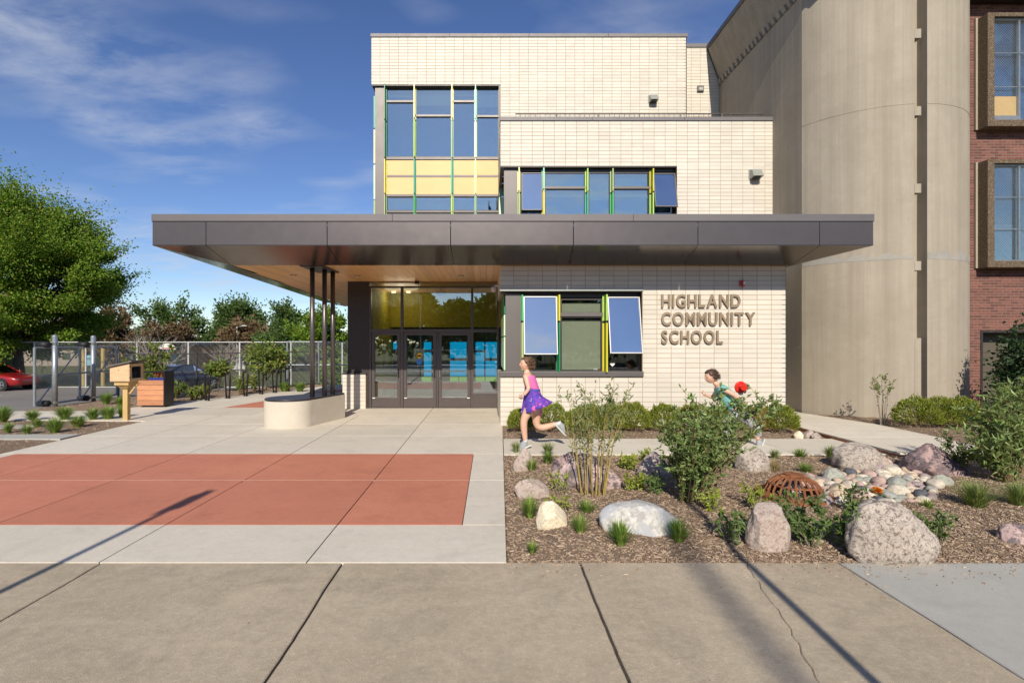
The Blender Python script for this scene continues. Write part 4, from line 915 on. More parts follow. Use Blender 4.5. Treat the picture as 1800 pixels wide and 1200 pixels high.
MB().box(x-0.055,x+0.055,YA-0.055,YA-0.011,z-0.06,z+0.06).build('housing', M['redpaint'], o, bevel=0.01); MB().box(x+0.005,x+0.04,YA-0.085,YA-0.056,z-0.035,z+0.04).build('strobe_lens', M['white'], o, bevel=0.006)
MB().lathe([(0.0,-0.02),(0.022,-0.02),(0.012,0.0),(0.0,0.0)], (x-0.01,YA-0.05,z-0.075), 10).build('bell', M['redpaint'], o)
x, z = wx(1301,YA), wz(680,YA); o = thing('fire_hose_inlet', 'round red fire hose inlet with brass cap low on the cream wall', 'fire hose inlet', (x,YA,z)); RX = Matrix.Rotation(R(90),3,'X')
MB().lathe([(0.0,0.0),(0.125,0.0),(0.125,0.02),(0.10,0.035),(0.0,0.035)], (x,YA-0.008,z), 28, RX).build('plate', M['redgloss'], o)
MB().lathe([(0.055,0.03),(0.055,0.13),(0.062,0.13),(0.062,0.17),(0.0,0.17)], (x,YA-0.01,z), 20, RX).build('cap', M['redgloss'], o)
M['brass'] = plain('brass', (0.45,0.30,0.14), 0.35, 0.9, grain=0.1)
MB().tube([(x+0.03,YA-0.10,z+0.01),(x+0.11,YA-0.15,z+0.0)], [0.036,0.036], 12).build('coupling', M['brass'], o); MB().tube([(x+0.075,YA-0.13,z+0.055),(x+0.09,YA-0.13,z-0.05)], 0.012, 8).build('lug', M['brass'], o)
x, z = wx(870,YDOOR-2.6), wz(508,YDOOR-2.6); Yc = YDOOR-2.75; o = thing('security_camera', 'small beige dome camera on the brick corner beside the doors', 'camera', (x,Yc,z)); M['beige'] = plain('beige_plastic', (0.55,0.46,0.38), 0.45)
MB().box(x-0.02,XA0-0.012,Yc-0.03,Yc+0.03,z+0.03,z+0.075).build('arm', M['beige'], o, bevel=0.008); MB().lathe([(0.0,0.06),(0.06,0.05),(0.06,0.0),(0.045,-0.05),(0.0,-0.07)], (x-0.03,Yc,z-0.02), 18).build('dome', M['beige'], o, True)
Y = 13.95; x, z = wx(733,Y), 3.33; o = thing('security_camera', 'little black camera on the timber soffit above the doors', 'camera', (x,Y,z)); MB().box(x-0.05,x+0.05,Y-0.08,Y+0.03,z-0.03,z+0.058).build('housing', M['black'], o, bevel=0.01); MB().box(x-0.045,x+0.045,Y-0.085,Y-0.079,z-0.035,z-0.015).build('lens_ring', M['white'], o)

# ================================================================== THINGS OUT OF VIEW THAT CAST THE LONG SHADOWS
def pole_sign(x, y, h, label, panel):
    o = thing('street_sign', label, 'sign', (x,y,0)); MB().tube([(x,y,-0.2),(x,y,h)], 0.032, 10).build('pole', M['galv'], o)
    if panel: MB().prism([(-0.15,0),(0.15,0),(0.15,0.45),(-0.15,0.45)], -0.003, 0.003, lambda u, v, hh: (x+0.55*u+hh, y-0.04+0.83*u, h-0.48+v)).build('panel', M['steel'], o)
pole_sign(-3.62, -0.6, 4.37, 'street sign whose long shadow crosses the red paving', True)
pole_sign(1.83, -0.6, 4.25, 'thin post whose crisp shadow crosses the sidewalk and mulch', False)
o = thing('utility_pole', 'wooden pole across the verge whose soft shadow crosses the sidewalk', 'pole', (0.4,-21.0,0)); MB().tube([(0.4,-21.0,-0.3),(0.4,-21.0,17.2)], [0.085,0.06], 14).build('shaft', M['bark'], o)
# ================================================================== VEGETATION HELPERS
M['leaf_maple'] = leaf('maple_leaf', (0.070,0.165,0.016), (0.255,0.385,0.040), 0.40, 0.5, (0.312,0.297,0.059))
M['leaf_far'] = leaf('far_leaf', (0.060,0.120,0.028), (0.140,0.215,0.055), 0.30)
M['leaf_dark'] = leaf('dark_leaf', (0.016,0.042,0.016), (0.039,0.081,0.023), 0.2)
M['leaf_brown'] = leaf('brown_twig_leaf', (0.140,0.091,0.049), (0.238,0.161,0.084), 0.2)
M['leaf_dogwood'] = leaf('dogwood_leaf', (0.112,0.185,0.045), (0.302,0.386,0.146), 0.35, 0.42, (0.365,0.521,0.174))
M['leaf_willow'] = leaf('willow_leaf', (0.150,0.200,0.060), (0.300,0.350,0.150), 0.35, 0.5)
M['leaf_yew'] = leaf('yew_needle', (0.102,0.144,0.017), (0.300,0.342,0.048), 0.25, 0.5, (0.432,0.468,0.090))
M['leaf_yew_brown'] = leaf('brown_yew_needle', (0.360,0.180,0.048), (0.576,0.312,0.108), 0.2)
M['leaf_gold'] = leaf('golden_leaf', (0.208,0.286,0.026), (0.390,0.442,0.065), 0.35)
M['leaf_weed'] = leaf('weed_leaf', (0.080,0.150,0.038), (0.180,0.260,0.075), 0.3)
M['leaf_left'] = leaf('bed_shrub_leaf', (0.112,0.188,0.030), (0.240,0.300,0.068), 0.35, 0.5, (0.375,0.330,0.090))
M['grass'] = leaf('grass_blade', (0.100,0.210,0.030), (0.250,0.390,0.070), 0.3, 0.5, (0.500,0.440,0.160))
M['grass_dry'] = leaf('dry_grass_blade', (0.336,0.264,0.120), (0.504,0.408,0.216), 0.3)
M['grass_soft'] = leaf('soft_grass_blade', (0.168,0.238,0.063), (0.294,0.350,0.112), 0.3)
M['stem_y'] = plain('yellow_stem', (0.36,0.27,0.07), 0.55, grain=0.2, gs=30)
M['stem_b'] = plain('brown_stem', (0.16,0.10,0.05), 0.7, grain=0.2, gs=30)
M['stem_g'] = plain('grey_twig', (0.24,0.20,0.165), 0.8, grain=0.2, gs=30)
def unit(a): return a/np.maximum(np.linalg.norm(a, axis=1, keepdims=True), 1e-9)
def leaves(name, P, D_, L_, W_, m, parent, fold=0.25):
    """P base points, D_ directions, lengths, widths -> folded leaf blades"""
    n = len(P); D_ = unit(D_); rv = RNG.normal(size=(n,3)); S = unit(np.cross(D_, rv)); Nn = np.cross(S, D_)
    L_ = np.broadcast_to(L_, n)[:,None]; W_ = np.broadcast_to(W_, n)[:,None]
    v0 = P; v1 = P + D_*L_*0.45 + S*W_*0.5 + Nn*W_*fold; v2 = P + D_*L_ - Nn*L_*0.12; v3 = P + D_*L_*0.45 - S*W_*0.5 + Nn*W_*fold
    V = np.stack([v0,v1,v2,v3], 1).reshape(-1,3); k = np.arange(n)*4
    Q = np.concatenate([np.stack([k,k+1,k+2],1), np.stack([k,k+2,k+3],1)])
    return np_obj(name, V, Q, m, parent)
def blob_tree(name, label, x, y, z, h, crown, n, lsize, lm, group=None, clumps=60, trunk_r=0.25, seed=1, bark='bark', cat='tree', trunk_h=None, limb=10, taper=0.0, csz=0.30, rag=0.3, flatc=0.55, sprig=0.0):
    """crown = (cx,cy,cz offset from base, rx,ry,rz)"""
    o = thing(name, label, cat, (x,y,z), group); rg = np.random.default_rng(seed); rd = random.Random(seed)
    cx, cy, cz, rx, ry, rz = crown; C = np.array([x+cx,y+cy,z+cz]); Rr = np.array([rx,ry,rz])
    d = unit(rg.normal(size=(clumps,3))); rr = rg.uniform(0.35,1.0,clumps)**0.55
    K = d*Rr*rr[:,None]*0.86
    if rag: K *= (1+rag*np.array([noise.noise(Vector((q[0]*2.3+seed,q[1]*2.3,q[2]*2.3))) for q in d]))[:,None]
    K[:,:2] *= (1-taper*(K[:,2:3]/rz))
    K = C + K
    tb = MB(); top = Vector((x+cx*0.8, y+cy*0.8, z+cz+rz*0.35)); tp_ = [Vector((x,y,z-0.2)).lerp(top, k/6)+Vector((rd.uniform(-.1,.1)*trunk_r*4,rd.uniform(-.1,.1)*trunk_r*4,0))*(0 if k == 0 else 1) for k in range(7)]
    tb.tube(tp_, [trunk_r*(1.25 if k == 0 else 1-0.13*k) for k in range(7)], 10); tk = tb.build('trunk', M[bark], o, True)
    lb = MB()
    for k in range(min(limb, clumps)):
        s = tp_[rd.randint(2,5)]; e = Vector(K[k]); mid = s.lerp(e, 0.5)+Vector((0,0,-0.12*(e-s).length)); lb.tube([s,mid,e], [trunk_r*0.4,trunk_r*0.24,trunk_r*0.06], 6)
    if limb: lb.build('limbs', M[bark], o, True)
    per = n//clumps; P = []; Dd = []
    sc = (rx*ry*rz)**(1/3)*csz
    for k in range(clumps):
        q = rg.normal(size=(per,3))*np.array([1.0,1.0,flatc])*sc*rg.uniform(0.55,1.0)
        if sprig:
            axs = (K[k]-C)/Rr; axs = axs/max(np.linalg.norm(axs),1e-6)*0.7+np.array([0,0,0.55])+rg.normal(size=3)*0.25; q = q*0.8 + axs[None]*np.abs(rg.normal(size=(per,1)))*sc*sprig
        P.append(K[k]+q)
        Dd.append(unit(q)*0.6 + rg.normal(size=(per,3))*0.6 + np.array([0,0,-0.15]) + (K[k]-C)/np.max(Rr)*0.5)
    P = np.concatenate(P); Dd = np.concatenate(Dd)
    ls = lsize*rg.uniform(0.6,1.3,len(P)); cr = leaves('crown', P, Dd, ls, ls*0.75, M[lm], o); return o
def shrub(name, label, x, y, z, nst, h, spread, lean, n_leaf, ll, lw, lm, sm, group=None, seed=1, bare=0.35, rad=0.012, cat='shrub', droop=0.0, tops=None, twigs=3, r0m=0.10):
    o = thing(name, label, cat, (x,y,z), group); rd = random.Random(seed); rg = np.random.default_rng(seed); st = MB(); P = []; Dd = []
    for k in range(nst):
        a = rd.uniform(0,2*math.pi); r0 = rd.uniform(0,r0m); hh = h*rd.uniform(0.65,1.0); sp = spread*math.sqrt(rd.random())
        b0 = Vector((x+r0*math.cos(a), y+r0*math.sin(a), z-0.03)); e = Vector((x+sp*math.cos(a)+lean[0]*hh, y+sp*math.sin(a)+lean[1]*hh, z+hh*(1-droop*sp/max(spread,0.01))))
        if tops and k < len(tops): e = Vector(tops[k]); b0 = Vector((x+r0m*0.9*(e.x-x)+rd.uniform(-.03,.03), y+r0m*0.9*(e.y-y)+rd.uniform(-.04,.04), z-0.03))
        pull = 0.07 if tops else 0.22; c1 = b0.lerp(e, 0.45)+Vector((-(e.x-b0.x)*pull+rd.uniform(-.03,.03), -(e.y-b0.y)*pull+rd.uniform(-.03,.03), 0.06*hh))
        pts = [b0, b0.lerp(c1,0.6), c1, c1.lerp(e,0.5)+Vector((rd.uniform(-.02,.02),rd.uniform(-.02,.02),0.015)), e]
        st.tube(pts, [rad, rad*0.85, rad*0.7, rad*0.45, rad*0.2], 6, False)
        seg = [(pts[i], pts[i+1]) for i in range(4)]
        for q in range(twigs):
            f = rd.uniform(max(bare,0.3),0.95); i = min(3,int(f*4)); p = pts[i].lerp(pts[i+1], f*4-i); dv = Vector((rd.uniform(-1,1),rd.uniform(-1,1),rd.uniform(0.3,1.1))).normalized()*h*rd.uniform(0.10,0.22)
            st.tube([p, p+dv], [rad*0.4, rad*0.15], 4, False); seg.append((p, p+dv))
        per = max(1, n_leaf//(nst*(1+twigs)))
        for (s, t_), wgt in zip(seg, [1]*4+[1.4]*twigs):
            for q in range(int(per*wgt*(1+twigs)/ (4+1.4*twigs))+1):
                f = rd.random(); p = s.lerp(t_, f)
                if (p.z-z)/max(hh,0.01) < bare*rd.uniform(0.6,1.2): continue
                dv = (t_-s).normalized(); P.append(p); Dd.append(np.array(dv)*0.7 + rg.normal(size=3)*0.75 + np.array([0,0,-0.05]))
    st.build('stems', M[sm], o, True)
    P = np.array([tuple(p) for p in P]); ls = ll*rg.uniform(0.6,1.25,len(P)); leaves('foliage', P, np.array(Dd), ls, ls*lw, M[lm], o); return o
def mound(name, label, x, y, z, rx, ry, rz, n, m, group=None, seed=1, nl=0.05, cat='shrub', stem='stem_b'):
    """clipped yew: short upright sprigs over a lumpy mound"""
    o = thing(name, label, cat, (x,y,z), group); rg = np.random.default_rng(seed)
    d = unit(rg.normal(size=(n,3))); d[:,2] = np.abs(d[:,2])*1.1-0.12; d = unit(d)
    lump = np.array([noise.noise(Vector((q[0]*2.6+seed, q[1]*2.6, q[2]*2.6))) for q in d])*0.22 + np.array([noise.noise(Vector((q[0]*7+seed, q[1]*7, q[2]*7))) for q in d])*0.12
    r_ = (1+lump)*rg.uniform(0.70,1.0,n)**0.5
    P = np.array([x,y,z+rz*0.25]) + d*np.array([rx,ry,rz*0.75])*r_[:,None]; P[:,2] = np.maximum(P[:,2], z+0.01)
    D_ = d*0.8 + np.array([0,0,0.7]) + rg.normal(size=(n,3))*0.5
    ls = nl*rg.uniform(0.6,1.4,n); leaves('foliage', P, D_, ls, ls*0.30, M[m], o)
    st = MB(); rd = random.Random(seed)
    for k in range(9):
        a = rd.uniform(0,6.28); st.tube([(x,y,z-0.02),(x+rx*0.35*math.cos(a),y+ry*0.35*math.sin(a),z+rz*0.35),(x+rx*0.75*math.cos(a),y+ry*0.75*math.sin(a),z+rz*rd.uniform(0.3,0.75))], [0.014,0.01,0.004], 5, False)
    st.build('stems', M[stem], o); return o
def tuft(label, x, y, z, h, r, n, m='grass', group='grass tufts', seed=1, wid=0.006, name='grass_tuft'):
    rg = np.random.default_rng(seed); a = rg.uniform(0,2*math.pi,n); lean = rg.uniform(0.05,1.0,n)**0.8*r; hh = h*rg.uniform(0.55,1.05,n)*(1-0.35*(lean/r)**2); b0 = rg.uniform(0,0.22,n)*r
    ca, sa = np.cos(a), np.sin(a); px, py = -sa, ca; V = []
    for f, wf in ((0,1.0),(0.45,0.85),(0.8,0.55)):
        ox = (b0+lean*f**1.7); zz_ = hh*(f if f < 0.5 else f*0.97)
        for s in (-1,1): V.append(np.stack([x+ca*ox+px*s*wid*0.5*wf, y+sa*ox+py*s*wid*0.5*wf, z-0.01+zz_],1))
    V.append(np.stack([x+ca*(b0+lean), y+sa*(b0+lean), z+hh*0.92],1))
    A = np.stack(V,1).reshape(-1,3); k = np.arange(n)[:,None]*7
    T = np.array([(0,1,3),(0,3,2),(2,3,5),(2,5,4),(4,5,6)]); Q = (T[None]+k[:,:,None]).reshape(-1,3)
    A0 = A - np.array([x,y,z]); o = np_obj(name, A0, Q, M[m]); o.location = (x,y,z); return tag(o, label, 'grass', group)

# ================================================================== BOULDERS
M['r_pink'] = rock('pink_granite', (0.40,0.33,0.28), (0.52,0.445,0.385), (0.307,0.218,0.186))
M['r_grey'] = rock('grey_granite', (0.40,0.345,0.29), (0.52,0.46,0.395), (0.166,0.128,0.115), 30)
M['r_white'] = rock('white_stone', (0.50,0.485,0.45), (0.62,0.60,0.56), (0.38,0.37,0.355), 9, (0.400,0.410,0.430), 0.3, 1.5)
M['r_cream'] = rock('cream_limestone', (0.704,0.614,0.448), (0.819,0.730,0.563), (0.589,0.499,0.346), 18)
M['r_dark'] = rock('dark_gneiss', (0.149,0.115,0.127), (0.299,0.218,0.213), (0.069,0.057,0.063), 14, (0.414,0.287,0.265), 0.5)
M['r_gneiss'] = rock('pink_and_black_gneiss', (0.461,0.333,0.314), (0.576,0.435,0.410), (0.128,0.102,0.109), 10, (0.166,0.134,0.141), 0.5)
M['r_green'] = rock('green_grey_stone', (0.333,0.346,0.288), (0.422,0.422,0.358), (0.282,0.282,0.243), 20)
import bmesh
def boulder(label, px0, px1, py0, py1, m, seed, depth=0.8, sink=0.22, ang=0.0, name='boulder', group='boulders in the planting', z=0.03, tw=0.0, lump=0.22, flat=0.0, slope=0.0):
    X, Yf = gp((px0+px1)/2, py1, z); W_ = (px1-px0)/F*Yf; ry = W_/2*depth; Y = Yf+ry*0.75; X = wx((px0+px1)/2, Y); W_ = (px1-px0)/F*Y
    Ht = max(0.08, (wz(py0,Y)-z)); cz = Ht*(0.34-sink); rz = Ht-cz
    bm = bmesh.new(); bmesh.ops.create_icosphere(bm, subdivisions=5, radius=1.0); rd = random.Random(seed)
    cuts = [(Vector((rd.uniform(-1,1),rd.uniform(-1,0.4),rd.uniform(-0.2,1))).normalized(), rd.uniform(0.62,0.86)) for _ in range(3+int(ang*10))]
    for v in bm.verts:
        p = v.co.normalized()
        n_ = noise.noise(p*1.1+Vector((seed*3.1,0,0)))*lump + noise.noise(p*2.7+Vector((0,seed*1.7,0)))*lump*0.36 + noise.noise(p*8+Vector((0,0,seed)))*0.02 - abs(noise.noise(p*3.3+Vector((seed,0,seed))))*0.07+ noise.noise(p*22+Vector((0,0,seed)))*0.008
        q = p*(1+n_)
        for nn, lim in cuts:
            d_ = q.dot(nn)
            if d_ > lim: q = q - nn*(d_-lim)*0.88
        if slope: q.z *= 1-slope*q.x
        if flat and q.z > flat: q.z = flat+(q.z-flat)*0.35
        v.co = q
    xs_ = [v.co.x for v in bm.verts]; zs_ = [v.co.z for v in bm.verts]; sx = W_/(max(xs_)-min(xs_)); mx = (max(xs_)+min(xs_))/2; sz = rz/max(zs_)
    for v in bm.verts: v.co = Vector(((v.co.x-mx)*sx, v.co.y*ry, cz+v.co.z*sz))
    me = bpy.data.meshes.new(name); bm.to_mesh(me); bm.free(); me.materials.append(M[m])
    for p in me.polygons: p.use_smooth = True
    o = bpy.data.objects.new(name, me); COL.objects.link(o); o.location = (X,Y,z); o['_o'] = (0,0,0); return tag(o, label, 'boulder', group)
boulder('small rounded pink boulder at the plaza corner below the running girl', 901,940,787,824,'r_pink',1,0.8)
boulder('flat topped pinkish boulder second from the plaza corner', 904,968,842,873,'r_pink',2,0.6,0.1,0.3)
boulder('blocky pale yellow boulder beside a grass tuft', 942,997,880,927,'r_cream',3,0.8,0.1,0.2,lump=0.12)
boulder('large flat white boulder in the front of the mulch bed', 1054,1199,882,941,'r_white',4,0.55,0.1,0.35,flat=0.55)
boulder('big black and pink striped boulder behind the yellow stemmed shrub', 972,1092,796,858,'r_gneiss',5,0.6,0.12,0.6)
boulder('dark lump of boulder left behind the striped one', 968,1040,793,846,'r_dark',15,0.6,0.12,0.4)
boulder('pinkish boulder half hidden behind the left of the leafy bush', 1118,1182,795,842,'r_pink',6,0.7,0.1,0.2)
boulder('rounded tan boulder right of the leafy bush near the path', 1296,1354,786,830,'r_grey',7,0.8)
boulder('big smooth rounded boulder beside the cobbles and rusty edging', 1466,1549,778,829,'r_grey',8,0.8,0.2,-0.3)
boulder('low pink boulder leaning on the big smooth rounded one', 1528,1568,799,828,'r_pink',9,0.8)
boulder('dark purple rounded boulder beside the path at the right', 1590,1692,780,836,'r_dark',10,0.75)
boulder('upright pink granite boulder in front of the drain grate', 1312,1385,885,963,'r_pink',11,0.75,0.1,0.0,lump=0.16)
boulder('largest grey speckled boulder at the front right of the bed', 1487,1642,876,986,'r_grey',12,0.6,0.12,-0.3,slope=0.30,lump=0.16)
boulder('pale pink boulder lying behind the drain grate', 1372,1410,844,866,'r_pink',13,0.7)
boulder('flat green grey stone at the left edge of the cobbles', 1447,1483,822,845,'r_green',14,0.8)
boulder('flat grey stone right of the cobbles below the dark boulder', 1637,1674,833,853,'r_green',16,0.7,0.1,0.1)
boulder('brown stone half buried at the far right of the mulch', 1758,1815,918,952,'r_gneiss',17,0.7)
for i, (a, b, c, d) in enumerate(((1396,1412,757,770),(1411,1432,755,769),(1426,1444,759,771))): boulder(['cream stone at the left of three between path and edging','pink stone in the middle of three between path and edging','tan stone at the right of three between path and edging'][i], a,b,c,d,['r_cream','r_pink','r_grey'][i],20+i,0.8,name='stone',group='stones between path and edging',z=0.0)
# river cobbles
kinds = [('pale cream',(0.56,0.50,0.40)),('pinkish',(0.45,0.32,0.28)),('grey green',(0.30,0.31,0.27)),('mauve grey',(0.31,0.25,0.245)),('sandy tan',(0.50,0.39,0.28)),('dark slate',(0.10,0.105,0.12))]
cm = []
for nm, c in kinds: M['cob_'+nm] = rock('cobble_'+nm.replace(' ','_'), c, val(c,1.18), val(c,0.8), 30, None, 0.12); cm.append('cob_'+nm)
base_me = []
for s in range(5):
    bm = bmesh.new(); bmesh.ops.create_icosphere(bm, subdivisions=3, radius=1.0)
    for v in bm.verts:
        p = v.co.normalized(); v.co = p*(1+0.22*noise.noise(p*1.2+Vector((s*5,1,2)))+0.05*noise.noise(p*3+Vector((s,0,9)))); v.co.z *= 0.62; v.co.y *= 0.8
    base_me.append(bm)
cme = {}
for s, bm in enumerate(base_me):
    for k, q in enumerate(cm):
        me = bpy.data.meshes.new('river_stone'); bm.to_mesh(me); me.materials.append(M[q])
        for p in me.polygons: p.use_smooth = True
        cme[(s,k)] = me
rd = random.Random(11); placed = []
outline = [(1392,842),(1445,845),(1480,836),(1540,828),(1600,826),(1640,848),(1650,872),(1630,886),(1560,890),(1505,880),(1470,892),(1445,890),(1440,872),(1405,868)]
def inside(x, y, P):
    r_ = False; j = len(P)-1
    for i in range(len(P)):
        if (P[i][1] > y) != (P[j][1] > y) and x < (P[j][0]-P[i][0])*(y-P[i][1])/(P[j][1]-P[i][1])+P[i][0]: r_ = not r_
        j = i
    return r_
GO = [gp(*q) for q in outline]; tries = 0
gx0, gx1 = min(q[0] for q in GO), max(q[0] for q in GO); gy0, gy1 = min(q[1] for q in GO), max(q[1] for q in GO)
while len(placed) < 185 and tries < 40000:
    tries += 1; x = rd.uniform(gx0,gx1); y = rd.uniform(gy0,gy1)
    if not inside(x,y,GO): continue
    r_ = rd.choice((0.040,0.05,0.058,0.068,0.085,0.105)) if tries < 6000 else rd.uniform(0.022,0.042)
    if any((x-a)**2+(y-b)**2 < (0.80*(r_+c_))**2 for a,b,c_ in placed): continue
    placed.append((x,y,r_)); k = rd.choices(range(6), (5,4,3,3,4,1))[0]
    o = bpy.data.objects.new('river_stone', cme[(rd.randrange(5),k)]); COL.objects.link(o); o.location = (x,y,0.02+r_*0.45); o.scale = (r_*1.15,r_*1.1,r_*rd.uniform(0.9,1.25)); o.rotation_euler = (rd.uniform(-.3,.3),rd.uniform(-.3,.3),rd.uniform(0,6.28)); o['_o'] = (0,0,0)
    fx = (x-gx0)/(gx1-gx0); sz_ = 'large' if r_ > 0.08 else ('middling' if r_ > 0.05 else 'small')
    zone = 'next to the drain grate' if fx < 0.22 else ('in front of the big smooth boulder' if fx < 0.5 and y > (gy0+gy1)/2 else ('behind the largest grey boulder' if fx < 0.55 else ('below the dark purple boulder' if y > (gy0+gy1)/2 else 'at the right end of the cobbles')))
    tag(o, '%s smooth %s river stone %s' % (sz_, kinds[k][0], zone), 'stone', 'river stones in the cobble bed')
# ================================================================== DRAIN GRATE
gx, gy = gp(1393,897); gy += 0.42; gx = wx(1395,gy)
DG = thing('drain_grate', 'rusty domed drain grate at the edge of the cobbles', 'grate', (gx,gy,0.03)); r0 = 0.29; Hd = 0.235
MB().lathe([(r0+0.10,0.0),(r0+0.10,0.035),(r0-0.02,0.05),(r0-0.02,0.0)], (gx,gy,0.03), 40).build('flange', M['corten'], DG)
MB().lathe([(0.0,Hd),(0.10,Hd-0.006),(0.10,Hd-0.03),(0.0,Hd-0.025)], (gx,gy,0.05), 24).build('crown_plate', M['corten'], DG)
for k in range(22):
    a = 2*math.pi*k/22; pts = []
    for s in range(7):
        q = s/6*math.pi/2*0.96; pts.append((gx+math.cos(a)*r0*math.cos(q)*1.0, gy+math.sin(a)*r0*math.cos(q), 0.05+(Hd-0.015)*math.sin(q)))
    MB().tube(pts, 0.0125, 5).build('rib', M['corten'], DG)
for f in (0.35,0.68):
    q = f*math.pi/2; rr_ = r0*math.cos(q); zz_ = 0.05+(Hd-0.015)*math.sin(q); MB().tube([(gx+rr_*math.cos(2*math.pi*k/40), gy+rr_*math.sin(2*math.pi*k/40), zz_) for k in range(41)], 0.011, 5, False).build('hoop', M['corten'], DG)
MB().lathe([(0.0,0.0),(r0-0.02,0.0)], (gx,gy,0.026), 30).build('pit', M['black'], DG)

# ================================================================== SHRUBS AND GRASSES, RIGHT
def Z0(): return 0.02
hx_ = [(914,20,22,'first clipped yew shrub at the left end of the row by the wall'),(966,34,33,'large clipped yew shrub behind the legs of the running girl'),(1030,34,28,'clipped yew shrub under the ground floor window, behind the yellow stems'),(1075,28,30,'clipped yew shrub right of the yellow stemmed shrub'),(1112,30,33,'clipped yew shrub below the right end of the window sill'),(1168,30,30,'clipped yew shrub just left of the leafy bush'),(1222,34,30,'clipped yew shrub behind the leafy bush'),(1278,30,28,'clipped yew shrub behind the child in the teal shirt')]
for i, (p, hw, hp, lb) in enumerate(hx_):
    Y = 10.25; k = Y/F; mound('yew_shrub', lb, wx(p,Y), Y, 0.03, hw*k, hw*k*0.9, (hp+14)*k, 3600, 'leaf_yew', 'yew shrubs along the wall', 30+i, 0.055)
mound('yew_shrub', 'dark green clipped yew shrub at the right end of the row', wx(1367,10.2), 10.2, 0.03, 0.36, 0.34, 0.48, 4200, 'leaf_yew', 'yew shrubs along the wall', 50, 0.055)
mound('yew_shrub', 'dead orange brown yew shrub beside the last green one', wx(1330,10.3), 10.3, 0.03, 0.30, 0.28, 0.44, 2400, 'leaf_yew_brown', 'yew shrubs along the wall', 51, 0.055)
for i, (p, hw, lb) in enumerate(((1612,36,'first low yew shrub in front of the tower slot'),(1655,34,'low yew shrub in front of the tower, second of three'),(1690,30,'low yew shrub beside the brick corner, third of three'))):
    Y = 10.6; k = Y/F; mound('yew_shrub', lb, wx(p,Y), Y, 0.05, hw*k, hw*k*0.9, 50*k, 3200, 'leaf_yew', 'yew shrubs by the tower', 60+i, 0.055)
bx_, by_ = gp(1040,872)
tops = [(wx(p,by_+d), by_+d, wz(q,by_+d)) for p, q, d in ((985,700,0.1),(998,690,-0.1),(1010,682,0.2),(1025,675,0.0),(1035,690,0.3),(1048,668,-0.1),(1060,690,0.1),(1075,664,0.2),(1088,672,-0.05),(1102,684,0.1),(1110,695,0.25),(1015,720,-0.15),(1030,715,-0.2),(1066,712,-0.2),(1090,708,0.3),(992,730,0.25),(1078,690,0.0))]
shrub('stem_shrub', 'sparse shrub with upright yellow stems and thin pale leaves', bx_, by_, 0.03, 17, 1.25, 0.36, (0,0), 1500, 0.062, 0.26, 'leaf_willow', 'stem_y', None, 3, 0.50, 0.0062, tops=tops, twigs=4, r0m=0.34)
bx_, by_ = gp(1212,896); by_ += 0.15
tops = [(wx(p,by_+d), by_+d, wz(q,by_+d)) for p, q, d in ((1180,745,0.2),(1190,715,0.0),(1208,700,0.2),(1225,698,-0.2),(1240,706,0.3),(1255,712,0.0),(1268,700,0.2),(1285,705,-0.1),(1300,700,0.3),(1318,712,0.1),(1335,705,0.2),(1352,700,0.0),(1368,696,0.1),(1378,712,0.25),(1300,745,-0.2),(1260,760,-0.4),(1185,790,-0.2),(1172,760,0.1),(1320,755,0.1),(1290,790,-0.3),(1275,770,0.5),(1240,790,0.5),(1200,735,0.4),(1222,740,-0.45),(1250,735,-0.35),(1210,800,-0.3),(1228,770,0.1),(1215,755,-0.1),(1245,745,0.2),(1262,742,0.0),(1235,815,-0.2),(1282,735,0.2))]
shrub('leafy_bush', 'large green dogwood bush in front of the child in the teal shirt', bx_, by_, 0.03, 32, 1.2, 0.5, (0.12,0), 5400, 0.066, 0.40, 'leaf_dogwood', 'stem_b', None, 5, 0.04, 0.009, tops=tops, twigs=8, r0m=0.18)
bx_, by_ = gp(1775,850)
tops = [(wx(p,by_+d), by_+d, wz(q,by_+d)) for p, q, d in ((1700,760,0.1),(1712,730,0.3),(1725,705,0.0),(1740,715,0.2),(1752,690,-0.1),(1765,672,0.3),(1778,690,0.0),(1790,660,0.2),(1800,680,0.1),(1815,670,0.2),(1830,690,0.1),(1715,780,-0.2),(1740,790,-0.3),(1760,770,-0.3),(1790,740,-0.3),(1735,750,0.4),(1760,730,0.4),(1780,720,0.4),(1700,800,0.2),(1805,730,0.3),(1840,720,0.3),(1820,760,-0.2))]
shrub('leafy_bush', 'tall willowy green bush at the right edge of the picture', bx_, by_, 0.03, 22, 1.5, 0.5, (0,0), 3600, 0.10, 0.25, 'leaf_dogwood', 'stem_b', None, 8, 0.05, 0.010, tops=tops, twigs=8, r0m=0.18)
bx_, by_ = gp(1688,838)
shrub('leafy_bush', 'small bright green upright plant beside the dark purple boulder', bx_, by_, 0.03, 12, 0.55, 0.25, (0,0), 520, 0.06, 0.35, 'leaf_weed', 'stem_b', None, 12, 0.1, 0.006, twigs=3)
cx_, cyy = wx(1800,10.9), 10.9
blob_tree('conifer', 'dark evergreen in front of the brick wing at the right edge', cx_+0.25, cyy, 0.0, 2.2, (0,0,1.05,0.62,0.6,1.15), 5200, 0.09, 'leaf_dark', None, 46, 0.06, 21, limb=8)
bx_, by_ = wx(1552,11.0), 11.0
tops = [(wx(p,by_+d), by_+d, wz(q,by_+d)) for p, q, d in ((1534,672,0.1),(1542,665,-0.1),(1550,660,0.0),(1558,664,0.1),(1566,672,0.0),(1545,680,0.15),(1560,682,-0.15),(1580,712,0.0))]
shrub('young_tree', 'thin young shrub with a small leafy head before the concrete tower', bx_, by_, 0.03, 8, 1.0, 0.2, (0,0), 420, 0.055, 0.45, 'leaf_left', 'stem_g', None, 14, 0.70, 0.009, tops=tops, twigs=3)
